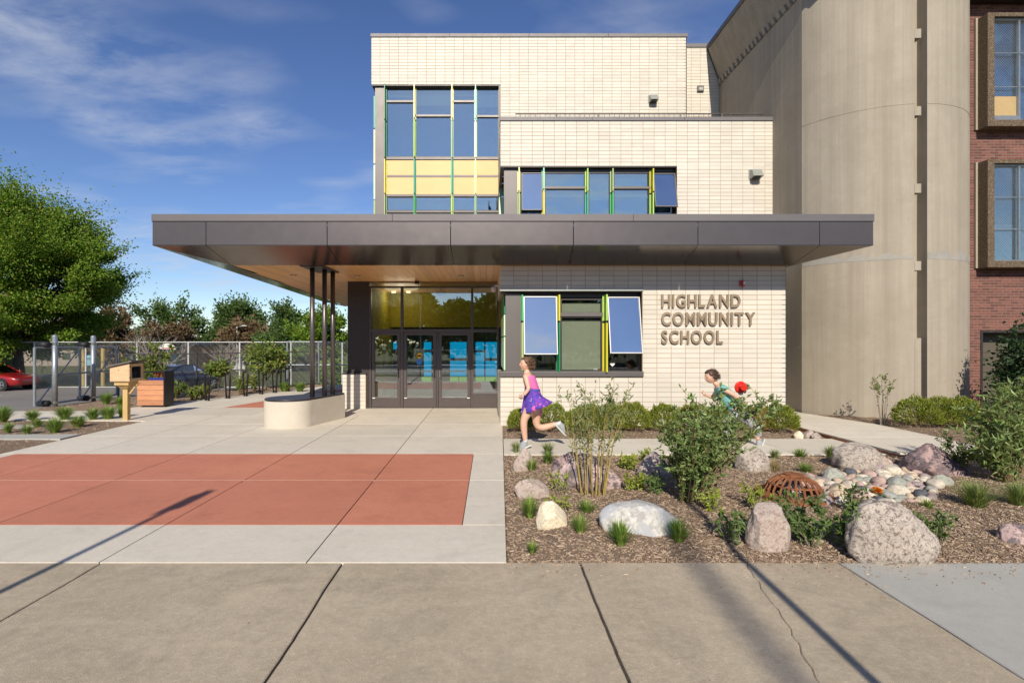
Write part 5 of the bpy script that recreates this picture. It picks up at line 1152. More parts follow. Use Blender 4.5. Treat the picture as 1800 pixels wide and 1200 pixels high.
for i, (p, q, h, n, m, lb) in enumerate(((1118,866,0.20,260,'leaf_gold','low yellow green plant right of the striped boulder, nearer the camera'),(1105,828,0.2,260,'leaf_gold','low yellow green plant at the upper right of the striped boulder'),(1136,815,0.16,160,'leaf_gold','tiny yellow green plant by the path beside the leafy bush'),(1152,872,0.2,200,'leaf_weed','low leafy plant in the shade left of the leafy bush'),(1285,955,0.24,200,'leaf_weed','leafy weed left of the upright pink boulder'),(1402,930,0.30,190,'leaf_weed','leafy plant growing in front of the drain grate'),(1424,962,0.24,300,'leaf_weed','broad leaved weed right of the upright pink boulder'),(1478,960,0.42,760,'leaf_weed','dense dark weed against the largest grey boulder'),(1646,955,0.22,180,'leaf_weed','small weed at the right of the largest grey boulder'),(1500,905,0.30,160,'leaf_weed','wispy plant among the cobbles above the grey boulder'),(1328,900,0.22,140,'leaf_gold','pale green seedling under the right of the leafy bush'),(1255,905,0.2,160,'leaf_gold','pale green seedling under the left of the leafy bush'),(985,870,0.22,90,'leaf_gold','lone light green sprout left of the yellow stems'),(984,905,0.16,60,'leaf_gold','small light green sprout below the yellow stems'))):
    x, y = gp(p,q); shrub('low_plant', lb, x, y, 0.03, 11, h, h*0.75, (0,0), n, 0.062, 0.40, m, 'stem_g', 'low plants in the mulch', 70+i, 0.05, 0.004, cat='plant', twigs=2)
x, y = gp(1541,880); o = thing('orange_flower', 'single orange marigold flower among the cobbles', 'flower', (x,y,0.02)); M['orange'] = leaf('orange_petal', (0.75,0.20,0.01), (0.85,0.30,0.01), 0.3)
n = 130; d = unit(RNG.normal(size=(n,3))); d[:,2] = np.abs(d[:,2]); leaves('bloom', np.array([x,y,0.10])+d*0.012, d, 0.05, 0.03, M['orange'], o)
n = 40; d = unit(RNG.normal(size=(n,3))*np.array([1,1,0.4])); leaves('leaf', np.array([x,y,0.05])+d*0.02, d, 0.06, 0.02, M['leaf_weed'], o)
TF = [(934,829,.22,.13,220,'grass','grass tuft between the two pink boulders by the plaza'),(934,872,.24,.13,220,'grass','grass tuft leaning on the flat topped pinkish boulder'),(931,911,.26,.14,300,'grass','thick grass tuft left of the pale yellow boulder'),(1031,904,.18,.14,200,'grass','wispy grass tuft left of the white boulder'),(1019,940,.22,.12,220,'grass','grass tuft between the yellow and white boulders, nearer the camera'),(1090,960,.26,.15,340,'grass','thick grass tuft in front of the white boulder'),(1193,956,.26,.14,340,'grass','thick grass tuft at the right end of the white boulder'),(935,972,.12,.07,120,'grass','smallest grass tuft near the sidewalk and plaza corner'),(963,816,.24,.14,240,'grass','yellow green tuft left of the striped boulder, nearer the camera'),(963,800,.26,.14,240,'grass_soft','yellow green tuft by the path left of the striped boulder'),(920,815,.24,.12,200,'grass_soft','tuft in front of the small rounded pink boulder'),(907,795,.22,.12,180,'grass_soft','tuft behind the small rounded pink boulder'),(1407,808,.20,.16,300,'grass','grass tuft beside the path right of the tan boulder'),(1417,833,.18,.14,260,'grass','grass tuft above the drain grate'),(1460,806,.24,.16,260,'grass_soft','grass tuft at the left of the big smooth boulder'),(1362,808,.20,.12,180,'grass_soft','pale grass tuft right of the tan boulder by the path'),(1358,832,.24,.20,240,'grass_dry','dry straw coloured tuft below the tan boulder'),(1306,826,.34,.16,260,'grass','tall dark tuft at the left of the tan boulder'),(1716,893,.34,.28,520,'grass_soft','large feathery pale grass clump at the right'),(1793,893,.34,.26,420,'grass_soft','feathery pale grass clump at the right edge'),(1631,897,.14,.10,120,'grass','little tuft right of the cobbles'),
 (5,742,.42,.30,420,'grass','large grass tuft at the left edge of the picture'),(57,738,.28,.24,300,'grass','grass tuft in the left bed below the gate end'),(66,751,.22,.18,220,'grass','small tuft in the middle of the left bed'),(97,761,.36,.26,420,'grass','thick tuft at the front of the left bed'),(14,761,.26,.16,160,'grass','thin tuft on the paving strip at the far left'),(48,763,.24,.16,180,'grass','thin tuft beside the paving strip in the left bed'),(113,737,.36,.32,420,'grass','broad tuft in the left bed below the second gate post'),(137,751,.30,.26,360,'grass','bright tuft in the left bed nearest the plaza'),(163,737,.32,.28,320,'grass','first of two tufts left of the book box post'),(190,736,.34,.32,360,'grass','second of two tufts left of the book box post'),(214,733,.36,.18,220,'grass','tuft against the back of the book box post'),(187,711,.42,.26,360,'grass','tuft at the foot of the gate behind the book box'),(211,714,.34,.22,280,'grass','tuft between the gate and the planter box')]
for i, (p, q, h, r_, n, m, lb) in enumerate(TF):
    x, y = gp(p,q); tuft(lb, x, y, 0.01, h, r_, n, m, 'grass tufts in the right bed' if p > 800 else 'grass tufts in the left bed', 200+i, 0.0065 if p > 800 else 0.011)
# ================================================================== PEOPLE
def skin_body(name, joints_, edges_, m, parent, sub=2, root=0, rs=1.22):
    off = Vector(parent['_o']); me = bpy.data.meshes.new(name); me.from_pydata([Vector(j[0])-off for j in joints_], edges_, []); me.materials.append(m)
    o = bpy.data.objects.new(name, me); COL.objects.link(o); o.parent = parent; o['_o'] = tuple(parent['_o'])
    s = o.modifiers.new('skin', 'SKIN'); s.use_smooth_shade = True
    for i, j in enumerate(joints_):
        sv = me.skin_vertices[0].data[i]; r_ = j[1]; sv.radius = (r_*rs, r_*rs) if not isinstance(r_, tuple) else (r_[0]*rs, r_[1]*rs); sv.use_root = (i == root)
    u = o.modifiers.new('sub', 'SUBSURF'); u.levels = sub; u.render_levels = sub
    return o
def head(parent, c, r_, yaw, tilt, hair, face_skin='skin'):
    """ellipsoid head with nose, brow, chin; returns frame matrix; faces local -X"""
    Mx = Matrix.Rotation(yaw,3,'Z') @ Matrix.Rotation(tilt,3,'Y'); c = Vector(c); off = Vector(parent['_o'])
    bm = bmesh.new(); bmesh.ops.create_icosphere(bm, subdivisions=4, radius=1.0)
    for v in bm.verts:
        p = v.co.copy(); q = Vector((p.x*0.98, p.y*0.80, p.z*1.12))
        if p.z < -0.1: q.x -= 0.10*(-p.z-0.1); q.y *= 1-0.30*(-p.z-0.1); q.x *= 1-0.10*(-p.z-0.1)
        d = math.exp(-((p.y/0.16)**2+((p.z+0.12)/0.22)**2))
        if p.x < 0: q.x -= 0.20*d
        for sy in (-1,1):
            e_ = math.exp(-(((p.y-sy*0.34)/0.17)**2+((p.z-0.06)/0.13)**2))
            if p.x < 0: q.x += 0.11*e_
        mth = math.exp(-((p.y/0.28)**2+((p.z+0.50)/0.07)**2))
        if p.x < 0: q.x -= 0.03*mth
        v.co = c + Mx @ (q*r_) - off
    me = bpy.data.meshes.new('head'); bm.to_mesh(me); bm.free(); me.materials.append(M[face_skin])
    for p in me.polygons: p.use_smooth = True
    o = bpy.data.objects.new('head', me); COL.objects.link(o); o.parent = parent; o['_o'] = tuple(parent['_o'])
    W_ = lambda x, y, z: c + Mx @ (Vector((x,y,z))*r_)
    for sy in (-1,1):
        MB().lathe([(0.0,-0.10*r_),(0.09*r_,-0.05*r_),(0.10*r_,0.0),(0.07*r_,0.06*r_),(0.0,0.08*r_)], W_(-0.80,sy*0.33,0.06), 10, Mx @ Matrix.Rotation(R(90),3,'Y')).build('eye', M['eye'], o, True)
        b = MB(); b.lathe([(0.0,-0.05*r_),(0.16*r_,-0.03*r_),(0.18*r_,0.02*r_),(0.0,0.05*r_)], W_(0.05,sy*0.80,-0.05), 12, Mx @ Matrix.Rotation(R(90),3,'X') @ Matrix.Diagonal((0.8,1.3,1))); b.build('ear', M[face_skin], o, True)
    b = MB(); b.tube([W_(-0.93,-0.24,-0.50),W_(-1.0,0,-0.515),W_(-0.93,0.24,-0.50)], [0.02*r_,0.055*r_,0.02*r_], 6); b.build('mouth', M['lip'], o, True)
    # hair: cap over the skull pulled to the back
    bm = bmesh.new(); bmesh.ops.create_icosphere(bm, subdivisions=4, radius=1.0)
    kill = []
    for v in bm.verts:
        p = v.co.copy(); lim = -0.85 if p.z > 0.62 else (-0.42 if p.z > 0.25 else (-0.05 if p.z > -0.2 else 0.28))
        if p.x < lim or p.z < -0.62: kill.append(v); continue
        st = 0.03*noise.noise(Vector((p.x*3, p.y*16, p.z*5)))
        v.co = c + Mx @ (Vector((p.x*1.07+0.03, p.y*0.89, p.z*1.19+0.02))*(1+st)*r_) - off
    bmesh.ops.delete(bm, geom=kill, context='VERTS')
    me = bpy.data.meshes.new('hair'); bm.to_mesh(me); bm.free(); me.materials.append(hair)
    for p in me.polygons: p.use_smooth = True
    ho = bpy.data.objects.new('hair', me); COL.objects.link(ho); ho.parent = parent; ho['_o'] = tuple(parent['_o'])
    sd = ho.modifiers.new('thick','SOLIDIFY'); sd.thickness = 0.012; sd.offset = 1
    rg = np.random.default_rng(9); dd = unit(rg.normal(size=(900,3))); keep = (dd[:,0] > np.where(dd[:,2] > 0.6, -0.8, np.where(dd[:,2] > 0.2, -0.40, 0.0))) & (dd[:,2] > -0.5); dd = dd[keep]
    A3 = np.array(Mx); P_ = np.array(c) + (dd*np.array([1.09,0.91,1.21])*r_) @ A3.T; D_ = (np.array([0.9,0,-0.25]) + dd*0.25 + rg.normal(size=dd.shape)*0.15) @ A3.T
    leaves('hair_strands', P_, D_, r_*0.75, r_*0.07, hair, ho, 0.1)['kind'] = 'stuff'
    return W_, ho
def hand(parent, wrist, dirv, palm_n, size, m='skin', curl=0.9):
    """palm with four curled fingers and a thumb from its side, one skinned mesh"""
    d = Vector(dirv).normalized(); n = Vector(palm_n); n = (n-d*n.dot(d)).normalized(); s = d.cross(n); w0 = Vector(wrist); J = [(w0, size*0.16)]; Ed = []
    pc = w0+d*size*0.25; J.append((pc, size*0.20)); Ed.append((0,1))
    for k, (o_, ln) in enumerate(((-0.16,0.42),(-0.055,0.47),(0.055,0.45),(0.16,0.36))):
        base = w0+d*size*0.46+s*o_*size; a = len(J); J.append((base, size*0.075)); Ed.append((1,a)); p = base; ang = 0
        for q in range(3):
            ang += curl*(0.55 if q == 0 else 0.8); p = p + (d*math.cos(ang)+n*math.sin(ang))*size*ln*(0.42,0.33,0.25)[q]; J.append((p, size*(0.066,0.058,0.045)[q])); Ed.append((len(J)-2 if q else a, len(J)-1))
    b0 = w0+d*size*0.14-s*0.16*size; a = len(J); J.append((b0, size*0.08)); Ed.append((0,a)); p = b0
    for q in range(2): p = p + (d*0.7-s*0.5+n*(0.25+0.5*q)).normalized()*size*0.22; J.append((p, size*(0.065,0.05)[q])); Ed.append((len(J)-2, len(J)-1))
    return skin_body('hand', J, Ed, M[m], parent, 1)
def rings(parent, name, secs, m, n=28, fold=0.0, seed=0, thick=0.006):
    """loft elliptical sections (centre, axis_u, axis_v, ru, rv)"""
    V = []; Q = []
    for k, (c, u, v, ru, rv) in enumerate(secs):
        c = Vector(c); u = Vector(u).normalized(); v = Vector(v).normalized(); f = k/(len(secs)-1)
        for i in range(n):
            a = 2*math.pi*i/n; w_ = 1+fold*f*f*math.sin(a*6+seed)+fold*0.6*f*math.sin(a*11+seed*2); p = c+u*(ru*math.cos(a)*w_)+v*(rv*math.sin(a)*w_); V.append(tuple(p))
    for k in range(len(secs)-1):
        for i in range(n): Q.append((k*n+i,k*n+(i+1)%n,(k+1)*n+(i+1)%n,(k+1)*n+i))
    o = np_obj(name, V, Q, m, parent, True); s = o.modifiers.new('sub','SUBSURF'); s.levels = 1; s.render_levels = 1
    sd = o.modifiers.new('thick','SOLIDIFY'); sd.thickness = thick; sd.offset = 1; return o
def shoe(parent, ankle, toe, up, m, sole, s=1.0):
    a, t_, u = Vector(ankle), Vector(toe), Vector(up).normalized(); d = (t_-a).normalized(); u = (u-d*u.dot(d)).normalized(); heel = a-u*0.035*s-d*0.03*s
    J = [(heel,(0.036*s,0.040*s)),(a+d*0.03*s-u*0.02*s,(0.038*s,0.042*s)),(a+d*0.10*s-u*0.035*s,(0.036*s,0.030*s)),(a+d*0.165*s-u*0.045*s,(0.030*s,0.020*s)),(a+u*0.035*s,(0.036*s,0.036*s))]
    o = skin_body('shoe', J, [(0,1),(1,2),(2,3),(1,4)], m, parent, 2)
    w_ = d.cross(u); P = [( -0.07,0.030),(-0.05,0.042),(0.02,0.040),(0.11,0.045),(0.17,0.036),(0.205,0.012)]; pl_ = [(x*s,y*s) for x,y in P]+[(x*s,-y*s) for x,y in P[::-1]]
    MB().prism(pl_, -0.078*s, -0.056*s, lambda p, q, h: tuple(a+d*p+w_*q+u*h)).build('sole', sole, o, bevel=0.004)
M['eye'] = plain('eye', (0.03,0.02,0.015), 0.2, grain=0.0); M['lip'] = plain('lip', (0.42,0.16,0.12), 0.5)
M['hair1'] = plain('brown_hair', (0.135,0.070,0.036), 0.5, grain=0.35, gs=40, bump=0.3, bs=120); M['hair2'] = plain('dark_brown_hair', (0.075,0.036,0.022), 0.5, grain=0.35, gs=40, bump=0.3, bs=120)
t = NT('print_dress'); nn = t.noise(13, 3, 0.6, None, 1.2); c = t.mix(t.ramp(nn, 0.52, 0.56), (0.085,0.06,0.36), (0.20,0.06,0.42)); c = t.mix(t.ramp(t.noise(9, 2, 0.5, None, 1.5), 0.60, 0.63), c, (0.72,0.13,0.36)); c = t.mix(t.ramp(t.noise(17, 2, 0.5), 0.68, 0.70), c, (0.55,0.50,0.70))
t.bsdf(c, 0.8, 0, t.bump(t.noise(40,3), 0.1), 0.2); M['dress'] = t.m
M['dressblue'] = plain('blue_cloth', (0.085,0.075,0.42), 0.8, grain=0.1); M['pinkcloth'] = plain('pink_cloth', (0.70,0.15,0.40), 0.8, grain=0.06)
M['sneak'] = plain('grey_shoe', (0.30,0.32,0.33), 0.7, grain=0.12, gs=40); M['sole'] = plain('pale_sole', (0.52,0.52,0.50), 0.7); M['sock'] = plain('white_sock', (0.6,0.6,0.62), 0.9)
YG = 8.72
def W3(px, py, dy=0.0): return Vector((wx(px,YG+dy), YG+dy, wz(py,YG+dy)))
G1 = thing('person', 'girl in a pink topped blue and purple dress running to the left on the path', 'person', (wx(930,YG),YG,0), 'running children')
J = [(W3(939,707),(0.082,0.095)),(W3(937,692),(0.066,0.085)),(W3(933,676),(0.072,0.092)),(W3(929,664),(0.068,0.098)),(W3(926.5,655),0.042),(W3(925.5,647),0.042),
     (W3(931,716,-0.07),0.075),(W3(920.5,738,-0.09),0.052),(W3(920.5,749,-0.09),0.050),(W3(923.5,776,-0.06),0.031),          # front leg, near side
     (W3(943,718,0.08),0.078),(W3(943,749,0.10),0.054),(W3(953,752,0.10),0.052),(W3(981,744,0.10),0.031),                      # rear leg, far side
     (W3(924,662,-0.13),0.040),(W3(929.5,683,-0.19),0.031),(W3(920.5,695,-0.20),0.022),                                      # near arm
     (W3(930,662,0.13),0.040),(W3(944,679,0.20),0.031),(W3(932,690,0.22),0.022)]
skin_body('body', J, [(0,1),(1,2),(2,3),(3,4),(4,5),(0,6),(6,7),(7,8),(8,9),(0,10),(10,11),(11,12),(12,13),(3,14),(14,15),(15,16),(3,17),(17,18),(18,19)], M['skin'], G1, 2)
hc = W3(924.5,640); Wf, ho = head(G1, hc, 0.098, 0.10, R(4), M['hair1'])
MB().tube([Wf(0.92,0,0.25),Wf(1.20,0,0.05),Wf(1.32,0.05,-0.35),Wf(1.30,0.08,-0.85)], [0.022,0.036,0.034,0.010], 10).build('ponytail', M['hair1'], ho, True)
MB().lathe([(0.026,-0.01),(0.032,0),(0.026,0.01)], Wf(1.0,0,0.20), 12, Matrix.Rotation(R(60),3,'Y')).build('hair_tie', M['pinkcloth'], ho, True)
hand(G1, W3(920.5,695,-0.20), W3(914,700,-0.17)-W3(920.5,695,-0.20), (0.1,0.8,0.4), 0.135); hand(G1, W3(932,690,0.22), W3(924,688,0.20)-W3(932,690,0.22), (0.1,-0.8,0.4), 0.135)
UX, UY = (1,0,0), (0,1,0); tl = (1,0,-0.18)
rings(G1, 'bodice', [(W3(930,659.5),UX,UY,0.095,0.138),(W3(931,667),tl,UY,0.122,0.150),(W3(934,677),tl,UY,0.126,0.150),(W3(935.5,683),tl,UY,0.124,0.146)], M['pinkcloth'], 28, 0.0)
rings(G1, 'dress', [(W3(935.5,682.5),tl,UY,0.125,0.147),(W3(936.5,691),(1,0,-0.2),UY,0.142,0.155),(W3(938.5,700),(1,0,0.05),UY,0.180,0.18),(W3(941,708.5),(1,0,0.25),UY,0.222,0.21),(W3(943.0,716.5),(1,0,0.36),UY,0.272,0.235)], M['dress'], 40, 0.07, 1.3)
MB().lathe([(0.129,-0.02),(0.135,0.0),(0.129,0.02)], W3(936,684), 28, Matrix.Rotation(R(10),3,'Y') @ Matrix.Diagonal((1,1.18,1))).build('waistband', M['dressblue'], G1, True)
rings(G1, 'shorts', [(W3(943,712,0.08),UX,UY,0.088,0.088),(W3(943.5,722,0.085),UX,UY,0.086,0.086),(W3(943.5,729,0.09),UX,UY,0.083,0.083)], M['pinkcloth'], 20)
for a_, t_, u_, lo in ((W3(923.5,777.5,-0.06), W3(913,783,-0.06), (-0.25,0,1), 0),(W3(984.5,744,0.10), W3(997,757,0.10), (0.75,0,0.9), 1)): shoe(G1, a_, t_, u_, M['sneak'], M['sole'], 1.08)
rings(G1, 'sock', [(W3(923.2,770,-0.06),UX,UY,0.038,0.038),(W3(923.6,777,-0.06),UX,UY,0.041,0.041)], M['sock'], 16); rings(G1, 'sock', [(W3(977,745.2,0.10),(0.2,0,1),UY,0.038,0.038),(W3(985,743.6,0.10),(0.2,0,1),UY,0.042,0.042)], M['sock'], 16)
# child in teal
YG = 8.85
G2 = thing('person', 'child in a teal shirt and grey trousers running behind the leafy bush', 'person', (wx(1295,YG),YG,0), 'running children')
M['teal'] = plain('teal_cloth', (0.17,0.42,0.385), 0.85, grain=0.08, gs=12, bump=0.05, bs=60); M['greycloth'] = plain('grey_trouser_cloth', (0.33,0.34,0.36), 0.85, grain=0.12, gs=14)
J = [(W3(1298,722),(0.085,0.105)),(W3(1288,710),(0.080,0.10)),(W3(1277,697),(0.085,0.11)),(W3(1266,683),(0.075,0.11)),(W3(1259,675),0.040),(W3(1255,669),0.040),
     (W3(1296,729,-0.07),0.07),(W3(1276,744,-0.08),0.05),(W3(1277,768,-0.07),0.03),(W3(1303,730,0.07),0.07),(W3(1326,748,0.08),0.05),(W3(1333,774,0.08),0.03),
     (W3(1268,682,-0.13),0.04),(W3(1289,693,-0.20),0.03),(W3(1306,706,-0.22),0.021),(W3(1263,684,0.13),0.04),(W3(1252,699,0.2),0.03),(W3(1240,693,0.17),0.021)]
skin_body('body', J, [(0,1),(1,2),(2,3),(3,4),(4,5),(0,6),(6,7),(7,8),(0,9),(9,10),(10,11),(3,12),(12,13),(13,14),(3,15),(15,16),(16,17)], M['skin'], G2, 2)
Wf, ho = head(G2, W3(1249,662), 0.096, 0.06, R(-14), M['hair2'])
MB().tube([Wf(0.85,0,-0.05),Wf(1.15,0.03,-0.30),Wf(1.25,0.05,-0.70)], [0.024,0.030,0.008], 10).build('ponytail', M['hair2'], ho, True)
hand(G2, W3(1240,693,0.17), (-0.7,-0.1,0.6), (0.2,-0.8,0), 0.125); hand(G2, W3(1306,706,-0.22), (0.75,0,-0.5), (0.0,0.8,0.2), 0.125)
ax = (0.78,0,0.62)
J = [(W3(1295,718),(0.098,0.115)),(W3(1286,708),(0.094,0.113)),(W3(1277,697),(0.098,0.122)),(W3(1266.5,683.5),(0.088,0.12)),(W3(1262,679),(0.06,0.075)),(W3(1269,682,-0.135),0.054),(W3(1278,687,-0.168),0.048),(W3(1264,684,0.135),0.054),(W3(1259,690,0.165),0.048)]
skin_body('shirt', J, [(0,1),(1,2),(2,3),(3,4),(3,5),(5,6),(3,7),(7,8)], M['teal'], G2, 2)
J = [(W3(1297,720),(0.102,0.120)),(W3(1296,729,-0.07),0.086),(W3(1276,744,-0.08),0.066),(W3(1277,764,-0.07),0.052),(W3(1304,731,0.07),0.086),(W3(1328,749,0.08),0.066),(W3(1334,769,0.08),0.050)]
skin_body('trousers', J, [(0,1),(1,2),(2,3),(0,4),(4,5),(5,6)], M['greycloth'], G2, 2)
shoe(G2, W3(1277,769,-0.07), W3(1268,779,-0.07), (-0.1,0,1), M['sneak'], M['sole'], 1.0); shoe(G2, W3(1334,774,0.08), W3(1329,786,0.08), (-0.95,0,0.25), M['sneak'], M['sole'], 1.0)
# ================================================================== LEFT SIDE: BOOK BOX, PLANTER, BIKE HOOPS
BB = thing('book_box', 'little pine book box with sloping grey roof on a timber post', 'book box', (-8.15,11.85,0))
MB().box(-8.205,-8.095,11.80,11.91,-0.1,0.80).build('post', M['post'], BB, bevel=0.006)
MB().hexa([(-8.215,11.79,0.70),(-8.085,11.79,0.70),(-8.085,11.92,0.70),(-8.215,11.92,0.70)],[(-8.29,11.70,0.80),(-8.01,11.70,0.80),(-8.01,12.0,0.80),(-8.29,12.0,0.80)]).build('corbel', M['post'], BB, bevel=0.004)
MB().box(-8.31,-7.99,11.68,12.02,0.801,0.884).build('platform', M['post'], BB, bevel=0.004)
MB().hexa([(-8.09,11.83,0.60),(-8.05,11.83,0.60),(-8.05,11.88,0.60),(-8.09,11.88,0.60)],[(-7.93,11.83,0.79),(-7.86,11.83,0.84),(-7.86,11.88,0.84),(-7.93,11.88,0.79)]).build('bracket', M['post'], BB)
x0, x1, y0, y1, zb, zl, zh = -8.37, -7.95, 11.63, 12.10, 0.886, 1.20, 1.29
MB().box(x0,x1,y0,y1,zb,zb+0.02).build('floor_board', M['pine'], BB)
for ya in (y0, y1-0.02): MB().hexa([(x0,ya,zb+0.021),(x1,ya,zb+0.021),(x1,ya+0.02,zb+0.021),(x0,ya+0.02,zb+0.021)],[(x0,ya,zl),(x1,ya,zh),(x1,ya+0.02,zh),(x0,ya+0.02,zl)]).build('side_board', M['pine'], BB, bevel=0.003)
MB().box(x0+0.001,x0+0.02,y0+0.021,y1-0.021,zb+0.021,zl).build('back_board', M['pine'], BB)
dr = MB().box(x1+0.001,x1+0.02,y0,y0+0.075,zb,zh-0.01).box(x1+0.001,x1+0.02,y1-0.075,y1,zb,zh-0.01).box(x1+0.001,x1+0.02,y0+0.075,y1-0.075,zb,zb+0.065).box(x1+0.001,x1+0.02,y0+0.075,y1-0.075,zh-0.075,zh-0.01).build('door', M['pine'], BB, bevel=0.003)
MB().box(x1+0.006,x1+0.011,y0+0.075,y1-0.075,zb+0.065,zh-0.075).build('pane', M['glass_clear'], dr)
for z in (zb+0.07, zh-0.09): MB().box(x1+0.02,x1+0.026,y0-0.004,y0+0.03,z,z+0.035).build('hinge', M['black'], dr)
rf = MB().hexa([(x0-0.05,y0-0.05,zl+0.0),(x1+0.09,y0-0.05,zh+0.032),(x1+0.09,y1+0.05,zh+0.032),(x0-0.05,y1+0.05,zl+0.0)],[(x0-0.05,y0-0.05,zl+0.035),(x1+0.09,y0-0.05,zh+0.065),(x1+0.09,y1+0.05,zh+0.065),(x0-0.05,y1+0.05,zl+0.035)]).build('roof', plain('grey_roof', (0.13,0.115,0.105), 0.85, grain=0.2, gs=25, bump=0.2), BB)
MB().obox((-8.17,y0-0.003,1.14),(0.018,0.006,0.018)).build('knot', M['bark'], BB)
cols5 = ['#c9c4b5','#9fb4c4','#b7552f','#e8e3d4','#4f6f93']
bs = thing('books', 'row of books inside the little book box', 'books', (-8.06,11.85,zb+0.022))
for k in range(7): MB().obox((-8.06,11.72+k*0.04,zb+0.022+0.09),(0.13,0.032,0.17-0.01*(k%3)), Matrix.Rotation(R(-6 if k%3==1 else 0),3,'X')).build('book', tone('book%d'%(k%5), cols5[k%5]), bs)
PB = thing('planter_box', 'cedar fronted planter box with a dark metal frame behind the book box', 'planter', (-9.1,14.35,0)); xa, xb, ya, yb = wx(241,14.2), wx(288.5,14.2), 14.2, 14.62
hb = (wz(668,14.2)-0.05)/5
for k in range(5): MB().box(xa,xb-0.02,ya,ya+0.03,0.05+k*hb+0.003,0.05+(k+1)*hb-0.003).build('board', M['cedar'], PB, bevel=0.004)
for k in range(5): MB().box(xa,xa+0.03,ya+0.031,yb,0.05+k*hb+0.003,0.05+(k+1)*hb-0.003).build('board', M['cedar'], PB, bevel=0.004)
MB().box(xb-0.018,xb+0.02,ya-0.005,yb,0.03,0.98).build('side_panel', M['blackmetal'], PB, bevel=0.006)
MB().box(xa+0.1,xb,ya+0.05,ya+0.09,0.93,0.97).box(xa+0.1,xb,yb-0.09,yb-0.05,0.93,0.97).box(xa+0.1,xa+0.14,ya+0.09,yb-0.09,0.93,0.97).build('hood_frame', M['blackmetal'], PB); MB().box(xa+0.1,xb-0.1,ya+0.06,yb-0.05,0.0,0.049).build('foot', M['black'], PB); MB().box(xa+0.031,xb-0.02,yb-0.03,yb,0.05,0.74).build('back_panel', M['blackmetal'], PB)
MB().box(xa+0.04,xb-0.03,ya+0.04,yb-0.04,0.60,0.70).build('soil', M['mulch'], PB)
MB().box(xa+0.26,xb-0.04,ya+0.06,ya+0.4,0.70,0.80).build('blue_liner', tone('blue_plastic','#2b2f7a'), PB, bevel=0.01)
o = thing('flowers', 'red and pink flowers in the planter box', 'flowers', ((xa+xb)/2+0.1,14.4,0.78)); n = 170
P = np.stack([RNG.uniform(xa+0.2,xb-0.06,n),RNG.uniform(14.26,14.55,n),RNG.uniform(0.76,0.87,n)],1); leaves('foliage', P, RNG.normal(size=(n,3))+np.array([0,0,0.5]), 0.06, 0.03, M['leaf_weed'], o)
M['redpetal'] = leaf('red_petal', (0.55,0.03,0.02), (0.72,0.12,0.06), 0.3); n = 70; P = np.stack([RNG.uniform(xa+0.42,xb-0.08,n),RNG.uniform(14.26,14.5,n),RNG.uniform(0.82,0.90,n)],1); leaves('petals', P, RNG.normal(size=(n,3))+np.array([0,-0.3,0.5]), 0.05, 0.045, M['redpetal'], o)
ords = ['nearest','second nearest','third','fourth','fifth','farthest']
first = None
for i, (p, q, w_) in enumerate(((364.5,704,11),(400.5,700,10),(431.5,696,9.5),(459,692.5,9),(483,690,9),(505.5,687.5,8.5))):
    x, y = gp(p,q); hw = 0.10; h = 0.80; ax_ = Vector((0.93,-0.37,0)); 
    o = thing('bike_rack', '%s black bike hoop in the row along the bed%s' % (ords[i], ', counted from the planter box'), 'bike rack', (x,y,0), 'bike hoops along the bed')
    pts = []
    for s in (-1,1): pass
    prof = [(-hw*0.55,0.0),(-hw*0.8,0.25),(-hw,0.6),(-hw,h-0.09),(-hw*0.75,h-0.02),(-hw*0.4,h),(hw*0.4,h),(hw*0.75,h-0.02),(hw,h-0.09),(hw,0.6),(hw*0.8,0.25),(hw*0.55,0.0)]
    for dy in (0.0,):
        MB().tube([(x+u*ax_.x, y+u*ax_.y, v) for u, v in prof], 0.026, 8).build('hoop', M['blackmetal'], o, True)
    MB().tube([(x-hw*0.55*ax_.x, y-hw*0.55*ax_.y, 0.05),(x+hw*0.55*ax_.x, y+hw*0.55*ax_.y, 0.05)], 0.016, 8).build('foot_bar', M['blackmetal'], o)
    for s in (-1,1): MB().box(x+s*hw*0.55*ax_.x-0.045, x+s*hw*0.55*ax_.x+0.045, y+s*hw*0.55*ax_.y-0.045, y+s*hw*0.55*ax_.y+0.045, -0.02, 0.008).build('base_plate', M['blackmetal'], o)

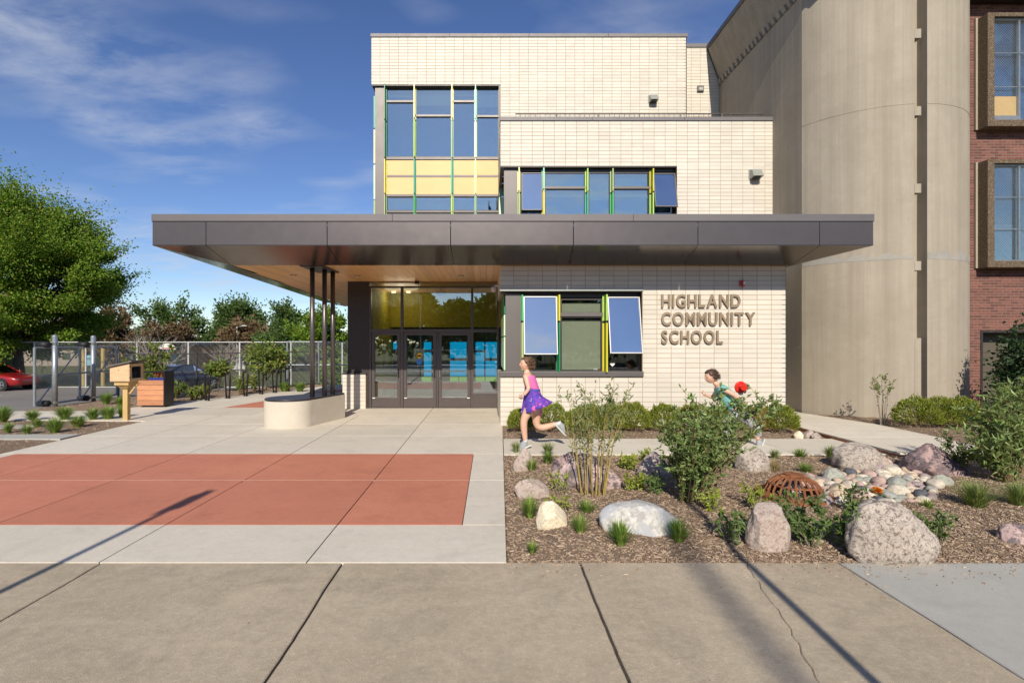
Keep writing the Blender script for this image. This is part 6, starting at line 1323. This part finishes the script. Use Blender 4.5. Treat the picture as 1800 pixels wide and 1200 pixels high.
# ================================================================== FENCES AND GATE
def run_fence(name, label, pts, h, spacing, wire=0.06, wr=0.0022, rails=(1.0,), pr=0.03, drop=0.0, m='galv', group=None, postm=None, zf=None):
    zf = zf or (lambda x, y: gz(x,y)); o = thing(name, label, 'fence', (*pts[0],0), group); wires = MB()
    topz = max(zf(*p) for p in pts)+h
    for (ax_, ay), (bx2, by2) in zip(pts[:-1], pts[1:]):
        Ln = math.hypot(bx2-ax_, by2-ay); n = max(1, round(Ln/spacing)); P = lambda f: (ax_+(bx2-ax_)*f, ay+(by2-ay)*f)
        for k in range(n+1):
            x, y = P(k/n); MB().tube([(x,y,zf(x,y)-0.1),(x,y,topz+0.03)], pr, 8).build('post', M[postm or m], o)
        for r_ in rails:
            (xa_,ya_),(xb_,yb_) = P(0),P(1); za_ = topz if r_ == 1.0 else topz-h*(1-r_); MB().tube([(xa_,ya_,za_),(xb_,yb_,za_)], pr*0.62, 8).build('rail', M[m], o)
        H_ = topz-0.02-max(zf(*P(0)),zf(*P(1))); s = -H_; pit = wire*math.sqrt(2)
        zb = topz-0.02-H_
        while s < Ln:
            u0 = max(0,s); v0 = u0-s; u1 = min(Ln,s+H_); v1 = u1-s
            if u1-u0 > 0.02:
                xa_,ya_ = P(u0/Ln); xb_,yb_ = P(u1/Ln); wires.tube([(xa_,ya_,zb+v0),(xb_,yb_,zb+v1)], wr, 3, False); wires.tube([(xa_,ya_,zb+H_-v0),(xb_,yb_,zb+H_-v1)], wr, 3, False)
            s += pit
    w_ = wires.build('chain_link', M['wire'], o); w_['kind'] = 'stuff'; return o
M['palepost'] = plain('pale_post', (0.55,0.56,0.55), 0.5, 0.2, grain=0.08)
run_fence('chain_link_fence', 'tall pale chain link fence behind the car park', [(-45,31.0),(-5.5,31.0)], 2.66, 3.0, 0.085, 0.0034, (1.0,0.0), 0.045, m='palepost')
run_fence('chain_link_fence', 'dark low chain link fence behind the bike hoops', [(-11.95,17.0),(-10.3,18.6),(-7.3,22.4)], 1.42, 1.5, 0.06, 0.0018, (1.0,0.55,0.04), 0.032, zf=lambda x, y: -0.05, m='panel')
run_fence('chain_link_fence', 'chain link double gate panels behind the canopy posts', [(-8.6,22.6),(-5.9,22.6)], 2.0, 1.35, 0.06, 0.0022, (1.0,0.5,0.02), 0.04, zf=lambda x, y: -0.2)
GT = thing('sliding_gate', 'galvanised sliding gate frame with chain link mesh beside the left bed', 'gate', (-12.0,14.0,0)); GX = -12.0; g0, g1 = 13.9, 17.0; zt, zm, zb = 1.62, 0.86, 0.06
gt = MB()
for y in (g0,(g0+g1)/2,g1): MB().tube([(GX,y,zb),(GX,y,zt)], 0.034, 10).build('upright', M['galv'], GT)
for z in (zt,zm,zb+0.02): MB().tube([(GX,g0,z),(GX,g1,z)], 0.026, 8).build('rail', M['galv'], GT)
for a, b in ((g0,(g0+g1)/2),((g0+g1)/2,g1)): MB().tube([(GX+0.02,a,zb),(GX+0.02,b,zt)], 0.018, 8).build('brace', M['galv'], GT)
screen_wires(0,g1-g0,0,zt-zb,0,0.085,0.0022,M['wire'],GT,'chain_link',P=lambda u, v: (GX-0.03,g0+u,zb+v))
for i, y in enumerate((14.35,15.75)):
    o = thing('gate_post', ['thick galvanised gate post with black rollers nearest the camera','thick galvanised gate post with black rollers behind the first'][i], 'post', (GX+0.17,y,0), 'gate posts')
    MB().tube([(GX+0.17,y,-0.1),(GX+0.17,y,1.93)], 0.066, 16).build('post', M['galv'], o, True); MB().lathe([(0.066,0.0),(0.055,0.03),(0.0,0.045)], (GX+0.17,y,1.93), 16).build('cap', M['galv'], o, True)
    for z in (1.70,0.10):
        MB().lathe([(0.0,-0.17),(0.085,-0.17),(0.085,0.10),(0.0,0.10)], (GX+0.0,y-0.12,z), 18, Matrix.Rotation(R(90),3,'Y') ).build('roller', M['black'], o, True)
        MB().lathe([(0.068,-0.03),(0.072,-0.03),(0.072,0.03),(0.068,0.03)], (GX+0.17,y,z+0.02), 16).build('clamp', M['steel'], o)
# ================================================================== SHRUBS OF THE LEFT BED
for i, (p, q, h, sp, n, lb, sd) in enumerate(((258,704,1.72,0.75,1700,'broad leafy shrub rising behind the planter box',31),(300,702,0.55,0.40,300,'leafy shrub between the planter box and the blue car',32),(333,704,0.42,0.34,260,'low shrub in front of the blue car, left of the first bike hoop',33),(352,700,0.42,0.26,180,'low shrub beside the first bike hoop',34),(420,694,0.62,0.30,260,'small shrub between the second and third bike hoops',35),(445,690,0.58,0.28,220,'small shrub between the third and fourth bike hoops',36))):
    x, y = gp(p,q); shrub('bed_shrub', lb, x, y+0.2, 0.0, 12, h, sp, (0,0), n, 0.11, 0.5, 'leaf_left', 'stem_b', 'shrubs in the fence bed', sd, 0.25, 0.010, twigs=4)
for i, (p, q, zt_, r_, n, lb) in enumerate(((384,690,632,0.36,900,'small round headed tree right of the blue car'),(468,684,602,0.72,2000,'taller young tree behind the bike hoops'))):
    x, y = gp(p,q); top_ = wz(zt_,y); cz = top_-r_*0.8
    blob_tree('young_tree', lb, x, y, 0.0, top_, (0,0,cz,r_,r_,r_*0.82), n, 0.11, 'leaf_left', 'young trees in the fence bed', 26, 0.03, 40+i, limb=14)
for i, p in enumerate((500,527)):
    x, y = gp(p,688); tuft(['green grass clump beside the farthest bike hoop','round green clump right of the farthest bike hoop'][i], x, y, 0.0, 0.42, 0.35, 380, 'grass', 'grass clumps by the hoops', 300+i, 0.014)
# ================================================================== BIG TREES
blob_tree('maple_tree', 'large maple tree at the left edge behind the car park fence', -29.6, 33.0, -0.86, 12.5, (0.0,0,6.2,5.8,5.4,5.2), 240000, 0.15, 'leaf_maple', None, 330, 0.42, 3, limb=60, taper=0.26, csz=0.105, rag=0.5, flatc=0.45, sprig=1.3)
sp_ = [(-33.5,56,7.6,4.2,3.6,'leaf_far','spreading green tree behind the mural shed, left of two',5,5200),(-27.2,57,8.0,3.6,4.0,'leaf_far','spreading green tree behind the mural shed, right of two',6,5200),(-21.5,58,8.2,2.6,4.0,'leaf_far','pointed dark green tree behind the canopy posts',7,4600),(-15.8,50,5.6,3.4,2.8,'leaf_maple','round bright green tree between the canopy posts and the doors',8,4600),
       (-38.5,54,6.0,2.6,2.8,'leaf_brown','brownish rounded tree beside the maple',9,3400),(-30.2,50,4.6,3.0,2.2,'leaf_brown','brown twiggy shrub mass below the two spreading trees',10,3000),(-23.8,52,5.0,3.0,2.3,'leaf_brown','brown twiggy shrub left of the pointed tree',11,3000),(-19.5,49,4.4,2.6,2.0,'leaf_far','dark green thicket right of the pointed tree',12,3000),(-44,58,6.5,4,3,'leaf_far','dark tree seen under the maple crown',13,3400)]
for x, y, h, rxy, rz_, lm, lb, sd, n in sp_:
    h *= 0.9 if lm == 'leaf_far' else 0.96; rz_ *= 0.9; rxy *= 0.86
    blob_tree('tree', lb, x, y, -0.95, h, (0,0,h-rz_,rxy,rxy,rz_), n*3, 0.26, lm, 'trees behind the car park', 60, 0.18, sd, limb=14, csz=0.17, rag=0.6, sprig=0.9)
# bare twiggy tree between maple and sheds
def bare_tree(label, x, y, z, h, seed):
    rd = random.Random(seed); o = thing('bare_tree', label, 'tree', (x,y,z)); tb = MB(); br = MB()
    tb.tube([(x,y,z-0.1),(x,y,z+h*0.25)], [0.12,0.09], 7); tb.build('trunk', M['stem_g'], o)
    def grow(p, d, l_, r_, k):
        e = p+d*l_; br.tube([p, p.lerp(e,0.5)+Vector((rd.uniform(-.05,.05),rd.uniform(-.05,.05),0.02))*l_, e], [r_,r_*0.8,r_*0.6], 4, False)
        if k == 0: return
        for q in range(rd.randint(2,4)): grow(e.lerp(p, rd.uniform(0,0.45)), (d+Vector((rd.uniform(-.75,.75),rd.uniform(-.75,.75),rd.uniform(-.15,.45)))).normalized(), l_*rd.uniform(0.5,0.75), r_*0.55, k-1)
    for q in range(8): grow(Vector((x,y,z+h*0.22)), Vector((rd.uniform(-.8,.8),rd.uniform(-.8,.8),rd.uniform(0.6,1.2))).normalized(), h*0.34, 0.05, 3)
    br.build('branches', M['stem_g'], o)
bare_tree('bare grey branched tree rising behind the planter box', -20.0, 31.6, -0.9, 4.0, 2); bare_tree('bare thin tree behind the fence near the blue car', -16.4, 33.0, -0.9, 3.2, 5)
for i, (x, y, h, r_) in enumerate(((-19.0,30.0-0.0,2.3,1.1),)): pass
# ================================================================== CARS
M['carred'] = plain('red_car_paint', (0.32,0.012,0.014), 0.25, 0.2, grain=0.02, Coat_Weight=0.8, Coat_Roughness=0.06)
M['carblue'] = plain('blue_car_paint', (0.010,0.014,0.05), 0.28, 0.25, grain=0.02, Coat_Weight=0.8, Coat_Roughness=0.06)
M['tyre'] = plain('tyre', (0.016,0.016,0.017), 0.85, grain=0.1); M['rim'] = plain('alloy', (0.55,0.55,0.56), 0.3, 0.9, grain=0.03); M['carglass'] = glass('car_glass', (0.22,0.27,0.29), 0.16)
M['lamp'] = glass('lamp_glass', (0.9,0.9,0.9), 0.3); M['taillamp'] = plain('tail_lamp', (0.45,0.02,0.02), 0.2)
def car(label, paint, loc, heading):
    o = thing('parked_car', label, 'car', (0,0,0), 'cars in the car park'); hw = 0.89
    # body: stations along x (front is +x): x, z_low, z_shoulder, z_top(deck), half width
    st = [(-2.26,0.42,0.80,0.92,0.70),(-2.18,0.30,0.86,1.02,0.80),(-1.75,0.24,0.92,1.06,0.88),(-1.0,0.20,0.92,1.02,0.90),(0.0,0.20,0.90,0.99,0.90),(0.80,0.20,0.87,0.97,0.90),(1.30,0.20,0.83,0.92,0.89),(1.85,0.22,0.76,0.82,0.86),(2.15,0.26,0.66,0.72,0.78),(2.30,0.34,0.56,0.60,0.62)]
    V = []; Q = []; ncs = 12
    for x, zl, zs, zt, w_ in st:
        sec = [(0,zl),(w_*0.80,zl),(w_*0.96,zl+0.08),(w_,(zl+zs)/2),(w_*0.985,zs),(w_*0.86,zt-0.01),(0,zt+0.02)]
        V += [(x, y, z) for y, z in sec] + [(x,-y,z) for y, z in sec[-2:0:-1]]
    m_ = 12
    for k in range(len(st)-1):
        for i in range(m_): Q.append((k*m_+i,(k+1)*m_+i,(k+1)*m_+(i+1)%m_,k*m_+(i+1)%m_))
    V = np.array(V); fc = MB(); fc.add([tuple(v) for v in V], [tuple(q) for q in Q]+[tuple(range(m_))[::-1] if False else tuple(range(m_)), tuple(range((len(st)-1)*m_, len(st)*m_))[::-1]])
    b = fc.build('body', M[paint], o, True); s = b.modifiers.new('sub','SUBSURF'); s.levels = 2; s.render_levels = 2
    # wheel arches as dark discs proud of the flank
    for x in (-1.32, 1.38):
        for sy in (-1,1):
            MB().lathe([(0.0,0.0),(0.375,0.0),(0.375,0.012),(0.0,0.012)], (x,sy*0.885,0.34), 28, Matrix.Rotation(R(90)*-sy,3,'X')).build('wheel_arch', M['black'], b)
    # cabin
    lo = [(-1.75,0.80),(-0.95,0.82),(0.0,0.82),(1.02,0.78)]; hi = [(-1.08,0.62),(-0.65,0.66),(0.0,0.66),(0.22,0.64)]; zl = [1.03,1.02,0.99,0.95]; zh = [1.36,1.43,1.45,1.42]
    def strip(a, b_, c, d): return MB().add([a,b_,c,d], [(0,1,2,3)])
    rf = MB(); 
    for k in range(3): rf.hexa([(hi[k][0],-hi[k][1],zh[k]),(hi[k+1][0],-hi[k+1][1],zh[k+1]),(hi[k+1][0],hi[k+1][1],zh[k+1]),(hi[k][0],hi[k][1],zh[k])],[(hi[k][0],-hi[k][1]*0.9,zh[k]+0.03),(hi[k+1][0],-hi[k+1][1]*0.9,zh[k+1]+0.03),(hi[k+1][0],hi[k+1][1]*0.9,zh[k+1]+0.03),(hi[k][0],hi[k][1]*0.9,zh[k]+0.03)])
    rf.build('roof', M[paint], o, bevel=0.02)
    for sy in (-1,1):
        L_ = [(lo[k][0],sy*lo[k][1],zl[k]-0.03) for k in range(4)]; H_ = [(hi[k][0],sy*hi[k][1],zh[k]+0.002) for k in range(4)]
        for k in range(4): MB().tube([L_[k],H_[k]], 0.035 if k in (0,3) else 0.028, 6).build('pillar', M[paint] if k in (0,3) else M['black'], o)
        MB().tube(L_, 0.025, 6).build('belt_line', M[paint], o); MB().tube(H_, 0.03, 6).build('roof_rail', M[paint], o)
        for k in range(3):
            w_ = MB(); e = 0.006; w_.hexa([L_[k],L_[k+1],(L_[k+1][0],L_[k+1][1]-sy*e,L_[k+1][2]),(L_[k][0],L_[k][1]-sy*e,L_[k][2])],[H_[k],H_[k+1],(H_[k+1][0],H_[k+1][1]-sy*e,H_[k+1][2]),(H_[k][0],H_[k][1]-sy*e,H_[k][2])]); w_.build('side_window', M['carglass'], o)
        MB().obox((0.82,sy*0.97,1.00),(0.12,0.18,0.11)).build('mirror', M[paint], o, bevel=0.03)
        for x in (-0.75,0.20): MB().obox((x,sy*0.905,0.80),(0.17,0.03,0.03)).build('handle', M[paint], o, bevel=0.008)
        MB().obox((2.03,sy*0.66,0.63),(0.34,0.22,0.12), Matrix.Rotation(R(-22*sy),3,'Z')).build('headlight', M['lamp'], o, bevel=0.03); MB().obox((-2.17,sy*0.66,0.86),(0.16,0.28,0.14)).build('tail_light', M['taillamp'], o, bevel=0.03)
    for a, b_ in ((0,-1),(3,1)):
        i = 0 if b_ < 0 else 3; w_ = MB(); w_.add([(lo[i][0],-lo[i][1],zl[i]-0.03),(lo[i][0],lo[i][1],zl[i]-0.03),(hi[i][0],hi[i][1],zh[i]),(hi[i][0],-hi[i][1],zh[i])],[(0,1,2,3)]); g_ = w_.build('windscreen' if b_ > 0 else 'rear_window', M['carglass'], o); g_.modifiers.new('t','SOLIDIFY').thickness = 0.006
    MB().box(-1.5,0.9,-0.7,0.7,0.55,0.98).build('seats', M['interior'], o)
    for x in (-1.32,1.38):
        for sy in (-1,1):
            Mr = Matrix.Rotation(R(90)*-sy,3,'X'); w_ = MB().lathe([(0.20,-0.18),(0.30,-0.18),(0.325,-0.15),(0.325,0.0),(0.30,0.03),(0.215,0.03),(0.205,0.0)], (x,sy*0.885,0.325), 28, Mr).build('wheel', M['tyre'], o, True)
            rm = MB().lathe([(0.215,0.025),(0.195,0.03),(0.19,-0.03),(0.0,-0.035)], (x,sy*0.885,0.325), 28, Mr).lathe([(0.0,0.035),(0.045,0.03),(0.05,-0.02)], (x,sy*0.885,0.325), 14, Mr)
            for k in range(5):
                a = 2*math.pi*k/5; d = Vector((math.cos(a),0,math.sin(a))); c = Vector((x,sy*0.905,0.325)); rm.tube([c+d*0.03, c+d*0.20], [0.036,0.028], 5)
            rm.build('rim', M['rim'], w_)
    o.location = loc; o.rotation_euler = (0,0,heading); return o
car('dark blue saloon car parked behind the planter box', 'carblue', (-16.75,28.75,-0.885), R(80))
car('red car parked at the left edge of the picture', 'carred', (-28.0,30.1-0.55,-0.885), R(0))
# ================================================================== BACKGROUND OVER THE CAR PARK
SHD = thing('mural_shed', 'low shed with grey roof and orange and green mural panels behind the fence', 'building', (-30.5,45,-0.95)); ys = 45; z0 = -0.95
sx = lambda p: wx(p, ys); sz = lambda p: wz(p, ys)
MB().box(sx(252),sx(326),ys,ys+5,z0,sz(622)).build('wall', tone('tan_wall','#c08d63',0.8), SHD)
MB().prism([(sx(246),sz(622)),(sx(300),sz(622)),(sx(331),sz(606)),(sx(331),sz(603)),(sx(297),sz(618.5)),(sx(246),sz(618.5))], ys-0.4, ys+5.3, lambda u, v, h: (u,h,v)).build('roof', tone('slate_roof','#8d8f9c',0.8), SHD)
MB().prism([(sx(300),sz(622)),(sx(326),sz(609)),(sx(326),sz(622))], ys+0.01, ys+5, lambda u, v, h: (u,h,v)).build('gable', tone('tan_wall','#c08d63',0.8), SHD)
for p0, p1, y0_, y1_, hx in ((300,309,623,641,'#7fb7bd'),(311,319,620,636,'#3f9c5c'),(284,297,626,641,'#c77a52'),(258,280,626,645,'#b4bcc0')): MB().box(sx(p0),sx(p1),ys-0.03,ys-0.005,sz(y1_),sz(y0_)).build('mural_panel', tone('mural'+hx, hx, 0.8), SHD)
HS = thing('grey_house', 'pale grey building with dark roof behind the fence near the taller young tree', 'building', (-24,52,-0.95)); ys = 52
MB().box(sx(402),sx(476),ys,ys+6,-0.95,sz(614)).build('wall', tone('pale_grey_wall','#b9bcbd',0.8), HS); MB().prism([(sx(398),sz(614)),(sx(480),sz(614)),(sx(472),sz(604)),(sx(406),sz(604))], ys-0.4, ys+6.4, lambda u, v, h: (u,h,v)).build('roof', tone('grey_shingle','#77757a',0.9), HS)
for p in (412,430,448,462): MB().box(sx(p),sx(p+8),ys-0.04,ys+0.0-0.005,sz(634),sz(622)).build('window', M['glass_up'], HS)
LH = thing('long_building', 'long low grey wall of buildings far behind the fence at the left', 'building', (-46,62,-0.95)); ys = 62
MB().box(sx(-60),sx(250),ys,ys+6,-0.95,sz(612)).build('wall', tone('taupe_wall','#8d8378',0.85), LH); MB().box(sx(-64),sx(254),ys-0.4,ys+6.4,sz(612),sz(607)).build('roof', tone('grey_shingle','#77757a',0.9), LH)
for p in (20,60,110,150,190,220): MB().box(sx(p),sx(p+14),ys-0.04,ys-0.005,sz(632),sz(620)).build('window', M['glass_up'], LH)
# hoop backboard, street light, warning sign, posts
bx0, by0 = wx(293,36), 36.0; o = thing('basketball_hoop', 'white half round basketball backboard above the fence rail', 'basketball hoop', (bx0,by0,-0.95))
MB().prism([(math.cos(R(a))*0.62, math.sin(R(a))*0.42) for a in range(0,181,12)], 0, 0.04, lambda u, v, h: (bx0+u,by0+h,wz(614,36)+v)).build('backboard', M['white'], o); MB().box(bx0-0.22,bx0+0.22,by0-0.012,by0-0.002,wz(612.5,36),wz(611,36)).build('target_mark', tone('red_print','#c0402c'), o); MB().tube([(bx0,by0+0.1,-1.0),(bx0,by0+0.1,wz(609,36))],0.05,8).build('pole', M['galv'], o)
MB().tube([(bx0+0.22*math.cos(2*math.pi*k/20),by0-0.28+0.22*math.sin(2*math.pi*k/20),wz(613.5,36)) for k in range(21)],0.012,5,False).build('rim', tone('red_print','#c0402c'), o)
lx0, ly0 = wx(416.5,50), 50.0; o = thing('street_light', 'slim pale street light above the fence', 'street light', (lx0,ly0,-0.95)); MB().tube([(lx0,ly0,-1.0),(lx0,ly0,wz(574,50))],[0.09,0.06],8).build('pole', M['palepost'], o); MB().tube([(lx0,ly0,wz(575,50)),(lx0+0.5,ly0,wz(572.5,50))],0.05,6).build('arm', M['palepost'], o); MB().obox((lx0+0.7,ly0,wz(572.5,50)),(0.5,0.2,0.1)).build('lamp_head', M['palepost'], o, bevel=0.02)
x, y = wx(73,40), 40.0; o = thing('warning_sign', 'yellow diamond warning sign seen through the gate', 'sign', (x,y,-0.95)); MB().obox((x,y,wz(619,40)),(0.34,0.02,0.34), Matrix.Rotation(R(45),3,'Y')).build('panel', tone('sign_yellow','#d8d52c'), o); MB().tube([(x,y+0.03,-1.0),(x,y+0.03,wz(617,40))],0.03,6).build('pole', M['galv'], o)
for i, p in enumerate((147,181)):
    x, y = wx(p,33.0), 33.0; o = tag(MB().tube([(x,y,-1.0),(x,y,wz(612,33))],0.11,8).build('timber_pole', tone('straw_pole','#b39b62',0.8)), ['left yellowish timber pole behind the gate','right yellowish timber pole behind the gate'][i], 'pole', 'timber poles behind the gate')
x, y = wx(155.5,32.6), 32.6; o = tag(MB().box(x-0.18,x+0.18,y-0.01,y+0.01,wz(642,32.6),wz(624,32.6)).build('fence_notice', tone('notice_blue','#86b6c8')), 'pale blue notice board behind the gate mesh', 'sign')
x, y = wx(586,38), 38.0; n = 1400
blob_tree('low_bush', 'bright green low bush beyond the fence right of the canopy posts', wx(590,34), 34.0, -0.9, 1.6, (0,0,0.75,1.5,1.0,0.75), 1800, 0.22, 'leaf_maple', None, 26, 0.05, 77, limb=0)
# ================================================================== ACROSS THE STREET (seen in the glass)
K = []; 
rg = np.random.default_rng(5); n = 42000; xs_ = rg.uniform(-60,60,n); hmax = np.array([6.6+2.2*noise.noise(Vector((q*0.16,0,0)))+1.5*noise.noise(Vector((q*0.5,3,0))) for q in xs_]); zs_ = 0.3+(hmax-0.3)*np.sqrt(rg.random(n)); ys_ = -27+rg.normal(size=n)*1.6
P = np.stack([xs_,ys_,zs_],1); o = leaves('tree_line', P, rg.normal(size=(n,3)), 0.75, 0.6, M['leaf_far'], None); tag(o, 'row of trees across the street mirrored in the door glass', 'trees', None, 'stuff')
FN = MB()
for k in range(40): FN.tube([(-10+k*0.5,-13.0,0),(-10+k*0.5,-13.0,1.2)],0.012,5)
FN.tube([(-10,-13,1.15),(10,-13,1.15)],0.02,6).tube([(-10,-13,0.2),(10,-13,0.2)],0.02,6)
tag(FN.build('picket_fence', M['black']), 'black railing across the street mirrored in the doors', 'fence')
for ob in list(bpy.data.objects):
    for kx in ('_o','_h'):
        if kx in ob: del ob[kx]
